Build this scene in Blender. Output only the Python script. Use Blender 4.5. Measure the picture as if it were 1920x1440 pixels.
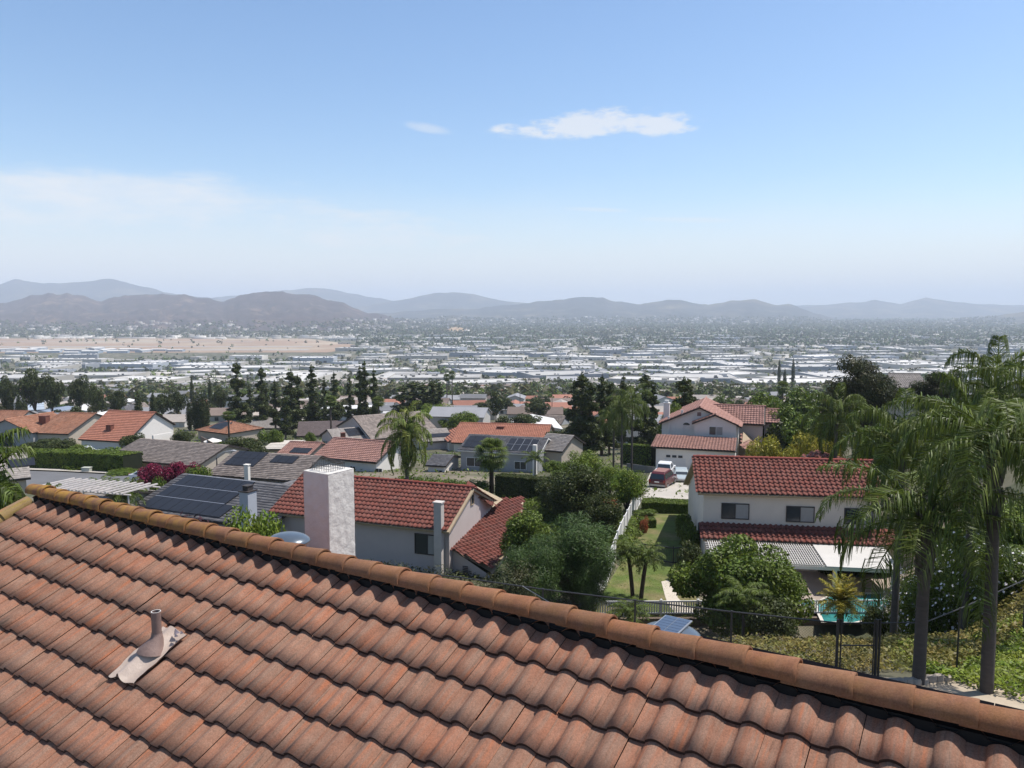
import bpy, math, random
import numpy as np
from mathutils import Vector, Matrix
for _o in list(bpy.data.objects): bpy.data.objects.remove(_o)
rng = np.random.default_rng(11); random.seed(5)
S = bpy.context.scene; C = S.collection
R = math.radians
# ---------------- camera (at the world origin, ground lies below it) ----------------
F = 1463.1; PITCH = R(5.4)
cd = bpy.data.cameras.new('camera'); cam = bpy.data.objects.new('camera', cd); C.objects.link(cam); S.camera = cam
cd.sensor_width = 36; cd.lens = 36*F/1920; cd.clip_start = .05; cd.clip_end = 90000
cam.rotation_euler = (R(90)-PITCH, 0, 0)
# ---------------- sun, sky, exposure ----------------
SUN_AZ, SUN_EL = R(74), R(64)
sl = bpy.data.lights.new('sun', 'SUN'); sl.energy = 5.0; sl.angle = R(.53); sl.color = (1, .955, .89)
so = bpy.data.objects.new('sun', sl); C.objects.link(so)
sv = Vector((math.sin(SUN_AZ)*math.cos(SUN_EL), math.cos(SUN_AZ)*math.cos(SUN_EL), math.sin(SUN_EL)))
S.cycles.volume_bounces = 3
so.rotation_euler = sv.to_track_quat('Z', 'Y').to_euler(); so.location = sv*60
S.view_settings.view_transform = 'Standard'; S.view_settings.look = 'None'; S.view_settings.gamma = 1
S.view_settings.exposure = 0.24
w = bpy.data.worlds.new('World'); S.world = w; w.use_nodes = True
nt = w.node_tree; N = nt.nodes; L = nt.links; N.clear()
def nd(t, **k):
    n = N.new(t)
    for a, b in k.items(): setattr(n, a, b)
    return n
sky = nd('ShaderNodeTexSky', sky_type='NISHITA', sun_disc=False, sun_elevation=SUN_EL, sun_rotation=SUN_AZ, air_density=1.0, dust_density=1.0, ozone_density=1.6, altitude=150)
bg = nd('ShaderNodeBackground'); bg.inputs[1].default_value = .095
out = nd('ShaderNodeOutputWorld')
tc = nd('ShaderNodeTexCoord'); sx = nd('ShaderNodeSeparateXYZ'); L.new(tc.outputs['Generated'], sx.inputs[0])
def m_(op, a, b=None, c=None, clamp=False):
    n = nd('ShaderNodeMath', operation=op, use_clamp=clamp)
    for i, v in enumerate((a, b, c)):
        if v is None: continue
        if isinstance(v, (int, float)): n.inputs[i].default_value = v
        else: L.new(v, n.inputs[i])
    return n.outputs[0]
az_ = m_('ARCTAN2', sx.outputs[0], sx.outputs[1]); el_ = m_('ARCSINE', sx.outputs[2])
def fbm(scale, detail, rough, sxk=1, syk=1, seed=0.0):
    cb = nd('ShaderNodeCombineXYZ'); L.new(m_('MULTIPLY', az_, sxk), cb.inputs[0]); L.new(m_('MULTIPLY', el_, syk), cb.inputs[1]); cb.inputs[2].default_value = seed
    n = nd('ShaderNodeTexNoise'); n.inputs['Scale'].default_value = scale; n.inputs['Detail'].default_value = detail; n.inputs['Roughness'].default_value = rough
    L.new(cb.outputs[0], n.inputs['Vector']); return n.outputs[0]
def band(v, lo, hi):   # smoothstep
    n = nd('ShaderNodeMapRange', interpolation_type='SMOOTHSTEP'); n.inputs[1].default_value = lo; n.inputs[2].default_value = hi
    L.new(v, n.inputs[0]); return n.outputs[0]
def blob(a0, e0, ra, re, tilt=0.0):
    da = m_('SUBTRACT', az_, a0); de = m_('SUBTRACT', m_('SUBTRACT', el_, e0), m_('MULTIPLY', da, tilt))
    q = m_('ADD', m_('POWER', m_('ABSOLUTE', m_('DIVIDE', da, ra)), 2.0), m_('POWER', m_('ABSOLUTE', m_('DIVIDE', de, re)), 2.0))
    return m_('SUBTRACT', 1.0, q, clamp=True)
nz1 = fbm(30, 9, .6, .55, 1.6, 1.0); nz2 = fbm(9, 7, .6, .5, 2.2, 4.0); nz3 = fbm(60, 6, .6, .5, 1.3, 9.0)
# the bright cumulus strip
b1 = m_('MAXIMUM', blob(.07, .2225, .11, .017, .05), blob(.145, .2275, .10, .021, -.05))
c1 = m_('ADD', m_('MULTIPLY', b1, .85), m_('ADD', m_('MULTIPLY', m_('SUBTRACT', nz1, .5), 2.0), m_('MULTIPLY', m_('SUBTRACT', nz3, .5), 1.5)))
c1 = m_('MULTIPLY', m_('MULTIPLY', band(c1, .15, .75), band(b1, 0.0, .3)), .72)
b2 = blob(-.105, .2215, .04, .009, -.15); c2 = m_('MULTIPLY', band(m_('MULTIPLY', b2, m_('MULTIPLY', nz1, 2.0)), .3, 1.3), .45)
b3 = m_('MAXIMUM', blob(.23, .110, .12, .0065, -.04), blob(.10, .125, .07, .005, -.05)); c3 = m_('MULTIPLY', band(m_('MULTIPLY', b3, m_('MULTIPLY', nz2, 2.0)), .2, 1.2), .5)
b4 = blob(.60, .112, .035, .02); c4 = m_('MULTIPLY', band(m_('MULTIPLY', b4, m_('MULTIPLY', nz2, 2.0)), .2, 1.2), .6)
# thin veil bank low over the horizon, higher on the left
topl = m_('ADD', .165, m_('MULTIPLY', band(az_, -.5, .35), -.10))
topl = m_('ADD', topl, m_('MULTIPLY', m_('SUBTRACT', nz2, .5), .15))
bank = band(m_('SUBTRACT', topl, el_), -.012, .035)
bank = m_('MULTIPLY', bank, m_('ADD', .22, m_('ADD', m_('MULTIPLY', band(nz2, .3, .72), .40), m_('MULTIPLY', band(nz1, .35, .7), .22))))
bank = m_('MULTIPLY', bank, m_('ADD', .38, m_('MULTIPLY', band(az_, .45, -.35), .62)))
veil = m_('MULTIPLY', band(m_('ADD', el_, m_('MULTIPLY', m_('SUBTRACT', nz2, .5), .06)), .17, .0), .80)
bank = m_('MAXIMUM', bank, veil)
tot = m_('MAXIMUM', m_('MAXIMUM', c1, m_('MAXIMUM', c2, c3)), m_('MAXIMUM', bank, c4))
hsv = nd('ShaderNodeHueSaturation'); hsv.inputs['Saturation'].default_value = 1.16; L.new(sky.outputs[0], hsv.inputs['Color'])
L.new(m_('ADD', 1.0, m_('MULTIPLY', band(el_, .95, .30), .56)), hsv.inputs['Value'])
mx = nd('ShaderNodeMix', data_type='RGBA'); L.new(tot, mx.inputs[0]); L.new(hsv.outputs[0], mx.inputs[6]); mx.inputs[7].default_value = (8.2, 8.15, 8.15, 1)
L.new(mx.outputs[2], bg.inputs[0]); L.new(bg.outputs[0], out.inputs[0])

# ---------------- helpers ----------------
def ray(px, py):
    x = (px-960)/F; y = -(py-720)/F; c, s = math.cos(PITCH), math.sin(PITCH)
    return Vector((x, c+y*s, -s+y*c))
def at(px, py, D):            # the point seen at pixel (px, py) at D metres ahead
    v = ray(px, py); return v*(D/v.y)
def atz(px, py, z):
    v = ray(px, py); return v*(z/v.z)
def smst(x, a, b):
    t = np.clip((x-a)/(b-a), 0, 1); return t*t*(3-2*t)
PD = [-100, 0, 10, 14, 20, 27, 36, 41.5, 45, 45.7, 60, 70, 80, 95, 110, 146, 190, 230, 300, 420, 600, 800, 1000, 1250, 1500, 1900, 2500, 60000]
PZ = [-9, -9, -9, -9.3, -9.9, -12, -16.4, -19.3, -19.3, -18.5, -18.5, -18.7, -19.3, -20.6, -22.4, -26.6, -30.4, -34, -40, -50.5, -64, -77, -88, -98.5, -105, -109, -110, -110]
RD = [-100, 20, 30, 60, 110, 170, 300, 600, 60000]
RZ = [-9.6, -9.6, -9.8, -11.2, -14.2, -22, -38, -64, -64]
def ground(x, y):
    x = np.asarray(x, float); y = np.asarray(y, float)
    b = np.interp(y, PD, PZ); r = np.interp(y, RD, RZ)
    # knoll rising on the right
    k = smst(x, .36*np.maximum(y, 0)+6.5, .50*np.maximum(y, 0)+10)*(1-smst(y, 170, 420))
    return b+(np.maximum(r, b)-b)*k
def g(x, y): return float(ground(x, y))
def gp(px, D):                # the ground point in pixel column px, D ahead
    z = g(0, D)
    for _ in range(6):
        zc = D*math.cos(PITCH)-z*math.sin(PITCH); x = (px-960)/F*zc; z = g(x, D)
    return Vector((x, D, z))
MATS = {}
def mat(name, col, rough=.85, var=.18, sc=3.0, isl=0.0, bump=0.0, bsc=40.0, spec=.3, metal=0.0, col2=None, c2sc=1.0, c2lo=.45, c2hi=.65, trans=0.0, obj=0.0, det=6, stretch=None):
    if name in MATS: return MATS[name]
    m = bpy.data.materials.new(name); m.use_nodes = True; t = m.node_tree; n = t.nodes; l = t.links
    p = n['Principled BSDF']; p.inputs['Roughness'].default_value = rough; p.inputs['Metallic'].default_value = metal
    p.inputs['Specular IOR Level'].default_value = spec
    tcn = n.new('ShaderNodeTexCoord'); co = tcn.outputs['Object']
    if stretch:
        mp = n.new('ShaderNodeMapping'); mp.inputs['Scale'].default_value = stretch; l.new(co, mp.inputs[0]); co = mp.outputs[0]
    def mixc(fac, a, b, bt='MIX'):
        x = n.new('ShaderNodeMix'); x.data_type = 'RGBA'; x.blend_type = bt
        for i, v in ((0, fac), (6, a), (7, b)):
            if isinstance(v, (float, int)): x.inputs[i].default_value = v
            elif isinstance(v, tuple): x.inputs[i].default_value = (*v[:3], 1)
            else: l.new(v, x.inputs[i])
        return x.outputs[2]
    def noise(s, d=6, ro=.6):
        x = n.new('ShaderNodeTexNoise'); x.inputs['Scale'].default_value = s; x.inputs['Detail'].default_value = d; x.inputs['Roughness'].default_value = ro
        l.new(co, x.inputs['Vector']); return x.outputs[0]
    def ramp(v, lo, hi, a=0.0, b=1.0):
        x = n.new('ShaderNodeMapRange'); x.inputs[1].default_value = lo; x.inputs[2].default_value = hi; x.inputs[3].default_value = a; x.inputs[4].default_value = b
        l.new(v, x.inputs[0]); return x.outputs[0]
    c = tuple(col)
    if col2 is not None: c = mixc(ramp(noise(c2sc), c2lo, c2hi), c, tuple(col2))
    def vary(c, v, amt):
        x = n.new('ShaderNodeHueSaturation'); l.new(v, x.inputs['Value'])
        if isinstance(c, tuple): x.inputs['Color'].default_value = (*c, 1)
        else: l.new(c, x.inputs['Color'])
        return x.outputs[0]
    if var: c = vary(c, ramp(noise(sc, det), .25, .75, 1-var, 1+var), 1)
    if isl:
        ge = n.new('ShaderNodeNewGeometry'); c = vary(c, ramp(ge.outputs['Random Per Island'], 0, 1, 1-isl, 1+isl), 1)
    if obj:
        oi = n.new('ShaderNodeObjectInfo'); c = vary(c, ramp(oi.outputs['Random'], 0, 1, 1-obj, 1+obj), 1)
    if isinstance(c, tuple): p.inputs['Base Color'].default_value = (*c, 1)
    else: l.new(c, p.inputs['Base Color'])
    if bump:
        bp = n.new('ShaderNodeBump'); bp.inputs['Strength'].default_value = bump; bp.inputs['Distance'].default_value = .02
        l.new(noise(bsc, 5), bp.inputs['Height']); l.new(bp.outputs[0], p.inputs['Normal'])
    if trans:
        tr = n.new('ShaderNodeBsdfTranslucent'); ms = n.new('ShaderNodeMixShader'); ms.inputs[0].default_value = trans
        if isinstance(c, tuple): tr.inputs[0].default_value = (*c, 1)
        else: l.new(c, tr.inputs[0])
        l.new(p.outputs[0], ms.inputs[1]); l.new(tr.outputs[0], ms.inputs[2]); l.new(ms.outputs[0], n['Material Output'].inputs[0])
    m['p'] = 1; MATS[name] = m; return m
def tag(o, label=None, cat=None, group=None, kind=None):
    if label: o['label'] = label
    if cat: o['category'] = cat
    if group: o['group'] = group
    if kind: o['kind'] = kind
    return o
def empty(name, loc, rz=0.0, label=None, cat=None, group=None):
    o = bpy.data.objects.new(name, None); C.objects.link(o); o.location = loc; o.rotation_euler = (0, 0, rz); o.empty_display_size = .2
    return tag(o, label, cat, group)
def link(name, me, parent=None, mats=None, smooth=False):
    if mats is not None:
        for m in (mats if isinstance(mats, (list, tuple)) else [mats]): me.materials.append(m)
    if smooth: me.polygons.foreach_set('use_smooth', np.ones(len(me.polygons), bool))
    o = bpy.data.objects.new(name, me); C.objects.link(o)
    if parent: o.parent = parent
    return o
def mesh_np(name, V, Q, mats, parent=None, smooth=False, mi=None):
    """V (n,3) float, Q (m,k) int with constant k"""
    V = np.asarray(V, np.float32); Q = np.asarray(Q, np.int32); k = Q.shape[1]
    me = bpy.data.meshes.new(name); me.vertices.add(len(V)); me.vertices.foreach_set('co', V.ravel())
    me.loops.add(Q.size); me.loops.foreach_set('vertex_index', Q.ravel())
    me.polygons.add(len(Q)); me.polygons.foreach_set('loop_start', np.arange(len(Q), dtype=np.int32)*k)
    try: me.polygons.foreach_set('loop_total', np.full(len(Q), k, np.int32))
    except Exception: pass
    o = link(name, me, parent, mats, smooth)
    if mi is not None: me.polygons.foreach_set('material_index', np.asarray(mi, np.int32))
    me.update(calc_edges=True); return o
class MB:
    def __init__(s): s.v = []; s.f = []; s.m = []
    def add(s, vs, fs, mi=0):
        b = len(s.v); s.v += [tuple(v) for v in vs]; s.f += [tuple(b+i for i in f) for f in fs]; s.m += [mi]*len(fs); return s
    def box(s, x0, y0, z0, x1, y1, z1, mi=0, M=None):
        vs = [Vector((x, y, z)) for z in (z0, z1) for x, y in ((x0, y0), (x1, y0), (x1, y1), (x0, y1))]
        if M: vs = [M@v for v in vs]
        return s.add(vs, [(3, 2, 1, 0), (4, 5, 6, 7), (0, 1, 5, 4), (1, 2, 6, 5), (2, 3, 7, 6), (3, 0, 4, 7)], mi)
    def poly(s, vs, mi=0): return s.add(vs, [tuple(range(len(vs)))], mi)
    def slab(s, vs, t, mi=0):      # polygon thickened along its own normal, top face stays put
        vs = [Vector(v) for v in vs]; n = Vector((0, 0, 0))
        for i in range(len(vs)): n += vs[i].cross(vs[(i+1) % len(vs)])
        n.normalize(); k = len(vs); lo = [v-n*t for v in vs]
        return s.add(vs+lo, [tuple(range(k)), tuple(range(2*k-1, k-1, -1))]+[(i, i+k, (i+1) % k+k, (i+1) % k) for i in range(k)], mi)
    def tube(s, pts, rs, n=8, mi=0, cap=True):
        pts = [Vector(p) for p in pts]; rings = []
        if isinstance(rs, (int, float)): rs = [rs]*len(pts)
        vs = []
        for i, p in enumerate(pts):
            d = (pts[min(i+1, len(pts)-1)]-pts[max(i-1, 0)]).normalized()
            a = d.cross(Vector((0, 0, 1)));  a = a.normalized() if a.length > .05 else Vector((1, 0, 0)); b = d.cross(a).normalized()
            vs += [p+(a*math.cos(2*math.pi*j/n)+b*math.sin(2*math.pi*j/n))*rs[i] for j in range(n)]
        fs = [(i*n+j, i*n+(j+1) % n, (i+1)*n+(j+1) % n, (i+1)*n+j) for i in range(len(pts)-1) for j in range(n)]
        if cap: fs += [tuple(range(n-1, -1, -1)), tuple(range((len(pts)-1)*n, len(pts)*n))]
        return s.add(vs, fs, mi)
    def build(s, name, mats, parent=None, smooth=False):
        me = bpy.data.meshes.new(name); me.from_pydata(s.v, [], s.f); o = link(name, me, parent, mats, smooth)
        if len(me.materials) > 1: me.polygons.foreach_set('material_index', s.m)
        me.update(); return o
def copy_tree(o, parent=None):
    c = o.copy(); C.objects.link(c); c.parent = parent
    for ch in list(o.children): copy_tree(ch, c)
    return c
# ---------------- terrain and hills ----------------
Ds = np.concatenate([np.arange(-60, 60, 1.5), np.arange(60, 200, 3.0), 200*1.035**np.arange(0, 160)]); Ds = Ds[Ds < 30000]
Ts = np.linspace(-1.35, 1.35, 261)
DD, TT = np.meshgrid(Ds, Ts, indexing='ij'); XX = TT*(np.maximum(DD, 0)+42)
ZZ = ground(XX, DD); nr, nc = XX.shape
idx = np.arange(nr*nc).reshape(nr, nc)
def gridq(idx): return np.stack([idx[:-1, :-1], idx[:-1, 1:], idx[1:, 1:], idx[1:, :-1]], -1).reshape(-1, 4)
terr_m = mat('ground_soil', (.21, .175, .13), .95, .3, .05, col2=(.07, .075, .04), c2sc=.06, c2lo=.36, c2hi=.54, bump=.4, bsc=6)
o = mesh_np('ground', np.stack([XX, DD, ZZ], -1).reshape(-1, 3), gridq(idx), terr_m, smooth=True); tag(o, kind='structure')
from mathutils import noise as mn
def nfun(x, y, sc, oc=5, seed=0.0):
    return mn.fractal(Vector((x*sc, y*sc, seed)), 1.0, 2.0, oc)
def hill(name, sil, D, depth, m, base=-110, rough=.10, nrow=26, step=5, seed=0.0, gul=1.0):
    pxs = np.arange(sil[0][0], sil[-1][0]+.1, step); ys = np.interp(pxs, [p[0] for p in sil], [p[1] for p in sil])
    V = []
    for i, (px, py) in enumerate(zip(pxs, ys)):
        py += 3.6*nfun(px, 0, .03, 7, seed)*rough*6
        top = at(px, py, D); H = top.z-base; ux = top.x/D
        for j in range(nrow+8):
            if j <= nrow:
                t = j/nrow; y = D-depth*(1-t); h = t**1.25*(1-.25*math.sin(math.pi*t))
                h += 1.5*rough*gul*(.35-abs(nfun(px*.0035*D/1463*1.6, y*.0022, 1.3, 7, seed)))*math.sin(math.pi*min(1, t*1.02))
                x = ux*y*1.0
            else:
                t = (j-nrow)/8; y = D+depth*t; h = (1-t)**1.3; x = ux*y
            V.append((x, y, base+max(-.05, h)*H-(3 if h <= .001 else 0)))
    idx = np.arange(len(V)).reshape(len(pxs), nrow+8)
    o = mesh_np(name, V, gridq(idx.T), m, smooth=True); return tag(o, kind='structure')
hb = mat('hill_chaparral', (.046, .030, .028), .95, .6, .010, col2=(.17, .115, .08), c2sc=.007, c2lo=.55, c2hi=.70, det=9)
hg = mat('hill_scrub', (.030, .034, .032), .95, .4, .004, col2=(.17, .14, .09), c2sc=.0022, c2lo=.5, c2hi=.75, det=9)
ht = mat('hill_tan', (.36, .25, .15), .95, .3, .02, det=8)
hill('hills', [(-420, 585), (-200, 575), (-60, 567), (0, 568), (30, 564), (60, 555), (90, 551), (125, 550), (160, 557), (190, 563), (230, 554), (280, 551), (335, 552), (380, 560), (420, 563), (460, 552), (500, 547), (530, 547), (580, 552), (620, 562), (660, 575), (700, 588), (740, 597), (800, 606), (900, 616), (980, 620)], 5600, 1900, hb, seed=3.1, rough=.2)
hill('hills', [(-300, 600), (-60, 592), (40, 588), (110, 590), (180, 584), (250, 590), (330, 596), (420, 600), (480, 608), (560, 618)], 4700, 900, hb, seed=8.4, rough=.14)
hill('hills', [(640, 612), (720, 603), (800, 600), (850, 590), (900, 598), (960, 600), (1040, 606), (1150, 612)], 6400, 1500, hg, seed=18.4, rough=.14)
hill('hills', [(795, 632), (820, 626), (838, 616), (856, 612), (872, 616), (892, 625), (915, 632)], 4000, 260, ht, seed=5, rough=.08, nrow=14)
hill('hills', [(1140, 632), (1160, 624), (1180, 616), (1200, 617), (1220, 626), (1235, 632)], 4200, 260, ht, seed=6, rough=.08, nrow=14)
hill('hills', [(620, 598), (690, 588), (780, 582), (880, 579), (940, 573), (1000, 566), (1050, 562), (1090, 558), (1130, 557), (1160, 566), (1200, 570), (1250, 562), (1290, 566), (1330, 572), (1380, 563), (1415, 562), (1450, 571), (1480, 570), (1520, 585), (1570, 598), (1650, 606), (1720, 612)], 8400, 2600, hg, seed=1.7, rough=.13, step=6)
hill('hills', [(1380, 612), (1500, 606), (1600, 604), (1700, 604), (1800, 600), (1900, 588), (2000, 578), (2200, 572)], 7000, 1800, hg, seed=2.7, rough=.12, step=8)
hill('hills', [(600, 585), (680, 574), (740, 565), (790, 555), (850, 546), (890, 551), (930, 561), (970, 568), (1040, 574)], 11200, 2200, hg, seed=4.7, rough=.1, step=8)
hill('hills', [(-300, 548), (-60, 541), (0, 534), (30, 523), (55, 527), (80, 532), (120, 531), (150, 530), (180, 525), (205, 523), (250, 532), (310, 548), (400, 560), (520, 572)], 10600, 2400, hg, seed=9.2, rough=.1, step=8)
hill('hills', [(360, 562), (450, 553), (520, 545), (570, 540), (610, 541), (650, 549), (720, 562), (800, 576)], 12600, 2400, hg, seed=11.2, rough=.1, step=8)
hill('hills', [(1480, 580), (1540, 573), (1600, 568), (1640, 563), (1690, 570), (1735, 558), (1790, 566), (1850, 572), (1900, 575), (2100, 568)], 11800, 2200, hg, seed=13.2, rough=.1, step=8)
hill('hills', [(1380, 590), (1480, 574), (1560, 570), (1620, 566), (1680, 570), (1750, 566), (1830, 570), (1900, 572), (2100, 570)], 13200, 2200, hg, seed=14.2, rough=.08, step=10)
# haze: one closed box of even density
hz = bpy.data.materials.new('haze_air'); hz.use_nodes = True; n = hz.node_tree.nodes; n.remove(n['Principled BSDF'])
pv = n.new('ShaderNodeVolumePrincipled'); pv.inputs['Color'].default_value = (.78, .87, 1, 1); pv.inputs['Density'].default_value = 1.05e-4; pv.inputs['Anisotropy'].default_value = .0
hz.node_tree.links.new(pv.outputs[0], n['Material Output'].inputs['Volume'])
tag(MB().box(-30000, -300, -125, 30000, 24000, 520).build('haze', hz), kind='stuff')
# ---------------- the near house: concrete S-tile roof seen from above its ridge ----------------
RAZ = 2.1416; RSL = .4461; RO = Vector((-7.4182, 11.4048, -3.0862)); TW = .31; TE = .3798
rd = Vector((math.sin(RAZ), math.cos(RAZ), 0))          # along the ridge, towards the right
rh = Vector((rd.y, -rd.x, 0));  rh = -rh if rh.y > 0 else rh   # horizontally down the near slope
rg = rh*math.cos(RSL)+Vector((0, 0, -math.sin(RSL))); rn = rd.cross(rg); rn = rn if rn.z > 0 else -rn
def rp(r, c, h=0.0): return RO+rd*(TW*c)+rg*(TE*r)+rn*h
nose_shade_m = mat('painted_shade_tile_nose', (.040, .022, .017), .95, .25, 8)  # shade of the down-slope nose faces, painted in as a near-black colour
def s_profile(t, h):
    """t from -.42 (pan, joint) to .58 (far flank of the roll); a small hook where the roll starts"""
    pan = -.12*h*np.sin(np.pi*np.clip((t+.42)/.42, 0, 1))+.02*h
    arch = h*np.sin(np.pi*np.clip((t+.06)/.66, 0, 1))
    return np.where(t < 0, pan, arch)
def tile_field(name, O, U, G, Nn, cells, W, E, h, mats, parent, np_=11, lap=.1, raise_=.03, thick=.016, jit=.004, head0=1.2, seed=1):
    """cells: list of (row, col). every tile is an island with a top and a nose."""
    r0 = np.random.default_rng(seed); t = np.sort(np.concatenate([np.linspace(-.42, -.005, max(2, int(np_*.35))), np.linspace(.01, .58, np_-max(2, int(np_*.35)))])); prof = s_profile(t, h)
    cells = np.array(cells, float); n = len(cells)
    O, U, G, Nn = (np.array(a) for a in (O, U, G, Nn))
    ju = r0.normal(0, jit, n); jg = r0.normal(0, jit, n); jh = r0.normal(0, jit*.5, n); jr = r0.normal(0, jit*2.2, n)
    u = cells[:, 1, None]*W+t[None]*W*1.0; u = u+ju[:, None]
    V = []
    for k in range(4):           # head, upper quarter, nose top, nose bottom
        s = (np.where(cells[:, 0, None] == 0, cells[:, 0, None]-head0, cells[:, 0, None]-(1+lap/E)) if k == 0 else (cells[:, 0, None]-.5 if k == 1 else cells[:, 0, None]))*E
        s = s+jg[:, None]+(jr[:, None]*(t[None]-.1) if k else 0)
        hh = prof[None]+jh[:, None]+(0 if k == 0 else (raise_*.58 if k == 1 else raise_))-(thick if k == 3 else 0)
        V.append(O+u[..., None]*U+s[..., None]*G+hh[..., None]*Nn)
    V = np.stack(V, 1)           # n,4,np,3
    base = (np.arange(n)*4*np_)[:, None, None]
    a = np.arange(np_-1)
    q = [np.stack([k*np_+a, k*np_+a+1, (k+1)*np_+a+1, (k+1)*np_+a], -1) for k in range(3)]
    # left side closing strip
    q.append(np.array([[2*np_, 3*np_, 3*np_, 2*np_]])[:0])
    q = np.concatenate(q)[None]+base
    sm = np.tile(np.concatenate([np.ones(2*(np_-1), bool), np.zeros(np_-1, bool)]), n)
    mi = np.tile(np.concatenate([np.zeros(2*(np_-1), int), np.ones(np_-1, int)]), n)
    o = mesh_np(name, V.reshape(-1, 3), q.reshape(-1, 4), [mats, nose_shade_m], parent, mi=mi)
    o.data.polygons.foreach_set('use_smooth', sm); o.data.update(); return o
def tile_mat(name, a, b, isl=.16, var=.22, speck=0.0, lichen=None, huev=.5, scale=7, streak=1.0):
    m = bpy.data.materials.new(name); m.use_nodes = True; t = m.node_tree; n = t.nodes; l = t.links; p = n['Principled BSDF']
    p.inputs['Roughness'].default_value = .88; p.inputs['Specular IOR Level'].default_value = .22
    tcn = n.new('ShaderNodeTexCoord'); ge = n.new('ShaderNodeNewGeometry')
    def noise(s, d=5, ro=.6, st=None):
        x = n.new('ShaderNodeTexNoise'); x.inputs['Scale'].default_value = s; x.inputs['Detail'].default_value = d; x.inputs['Roughness'].default_value = ro
        if st is not None: l.new(st, x.inputs['Vector'])
        else: l.new(tcn.outputs['Object'], x.inputs['Vector'])
        return x.outputs[0]
    def rmp(v, lo, hi, a0=0.0, b0=1.0):
        x = n.new('ShaderNodeMapRange'); 
        for i, q in enumerate((lo, hi, a0, b0)): x.inputs[i+1].default_value = q
        l.new(v, x.inputs[0]); return x.outputs[0]
    def mth(op, a0, b0):
        x = n.new('ShaderNodeMath'); x.operation = op; x.use_clamp = op == 'ADD' or op == 'MULTIPLY'
        for i, q in enumerate((a0, b0)):
            if isinstance(q, (int, float)): x.inputs[i].default_value = q
            else: l.new(q, x.inputs[i])
        return x.outputs[0]
    def mixc(f, a0, b0):
        x = n.new('ShaderNodeMix'); x.data_type = 'RGBA'
        for i, v in ((0, f), (6, a0), (7, b0)):
            if isinstance(v, (int, float)): x.inputs[i].default_value = v
            elif isinstance(v, tuple): x.inputs[i].default_value = (*v, 1)
            else: l.new(v, x.inputs[i])
        return x.outputs[2]
    isr = ge.outputs['Random Per Island']
    f = mth('ADD', mth('MULTIPLY', rmp(isr, .0, 1), huev), rmp(noise(scale*.5, 6, .65), .35, .75, 0, .65))
    c = mixc(f, a, b)
    wn = n.new('ShaderNodeTexWhiteNoise'); wn.noise_dimensions = '1D'; l.new(isr, wn.inputs['W'])
    hs = n.new('ShaderNodeHueSaturation'); l.new(c, hs.inputs['Color']); l.new(rmp(wn.outputs[0], 0, 1, 1-isl, 1+isl), hs.inputs['Value']); c = hs.outputs[0]
    hs = n.new('ShaderNodeHueSaturation'); l.new(c, hs.inputs['Color']); l.new(rmp(noise(scale, 8, .72), .28, .72, 1-var, 1+var), hs.inputs['Value']); c = hs.outputs[0]
    if speck:
        def dot(v):
            x = n.new('ShaderNodeVectorMath'); x.operation = 'DOT_PRODUCT'; l.new(tcn.outputs['Object'], x.inputs[0]); x.inputs[1].default_value = tuple(v); return x.outputs['Value']
        def cmb(ku, ks):
            x = n.new('ShaderNodeCombineXYZ'); l.new(mth2(dot(rd), ku), x.inputs[0]); l.new(mth2(dot(rg), ks), x.inputs[1]); l.new(mth2(isr, 7.0), x.inputs[2]); return x.outputs[0]
        def mth2(v, k):
            x = n.new('ShaderNodeMath'); x.operation = 'MULTIPLY'; l.new(v, x.inputs[0]); x.inputs[1].default_value = k; return x.outputs[0]
        st = cmb(22.0, 1.6)
        c = mixc(rmp(noise(1.0, 5, .65, st), .44, .60, 0, .72*streak), c, (.245, .155, .112))
        c = mixc(rmp(noise(1.0, 4, .6, cmb(15.0, 1.2)), .56, .68, 0, .8*streak), c, (.36, .13, .065))
        c = mixc(rmp(noise(1.0, 5, .7, cmb(30.0, 2.2)), .57, .70, 0, .8*streak), c, (.115, .08, .06))
        hs = n.new('ShaderNodeHueSaturation'); l.new(c, hs.inputs['Color']); l.new(rmp(noise(75, 4, .75), .3, .7, 1-speck, 1+speck), hs.inputs['Value']); c = hs.outputs[0]
        c = mixc(rmp(noise(130, 2), .60, .70, 0, .5), c, (.09, .06, .05))
        c = mixc(rmp(noise(2.3, 7, .75), .58, .78, 0, .5), c, (.15, .10, .07))
        bp = n.new('ShaderNodeBump'); bp.inputs['Strength'].default_value = .5; bp.inputs['Distance'].default_value = .006
        l.new(noise(120, 5, .75), bp.inputs['Height']); l.new(bp.outputs[0], p.inputs['Normal'])
    if lichen:
        sp = n.new('ShaderNodeSeparateXYZ'); l.new(tcn.outputs['Object'], sp.inputs[0])
        k = rmp(sp.outputs[0], lichen[0], lichen[1], 1, 0)
        c = mixc(mth('MULTIPLY', mth('ADD', k, .12), rmp(noise(6, 7, .7), .40, .62, 0, .9)), c, (.36, .20, .035))
    l.new(c, p.inputs['Base Color']); return m
own_tile = tile_mat('weathered_clay_tile', (.290, .122, .072), (.26, .145, .098), isl=.17, var=.18, speck=.30, huev=.55, scale=9)
cap_tile = tile_mat('weathered_ridge_tile', (.225, .092, .046), (.19, .10, .06), isl=.12, var=.25, speck=.30, lichen=(-6.2, -1.0), scale=7, streak=.12)
felt = mat('dark_roof_felt', (.018, .016, .015), .95, .2, 20)
NC0, NC1 = -1, 47; NR = 17; RR = -1.20      # columns, rows, row position of the ridge line
apex = rp(RR, 0, -.03)
gz0 = -9.0
wallp = mat('white_stucco', (.62, .60, .56), .9, .05, 2, bump=.5, bsc=60)
mid = rp(RR, 22, 0)
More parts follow.
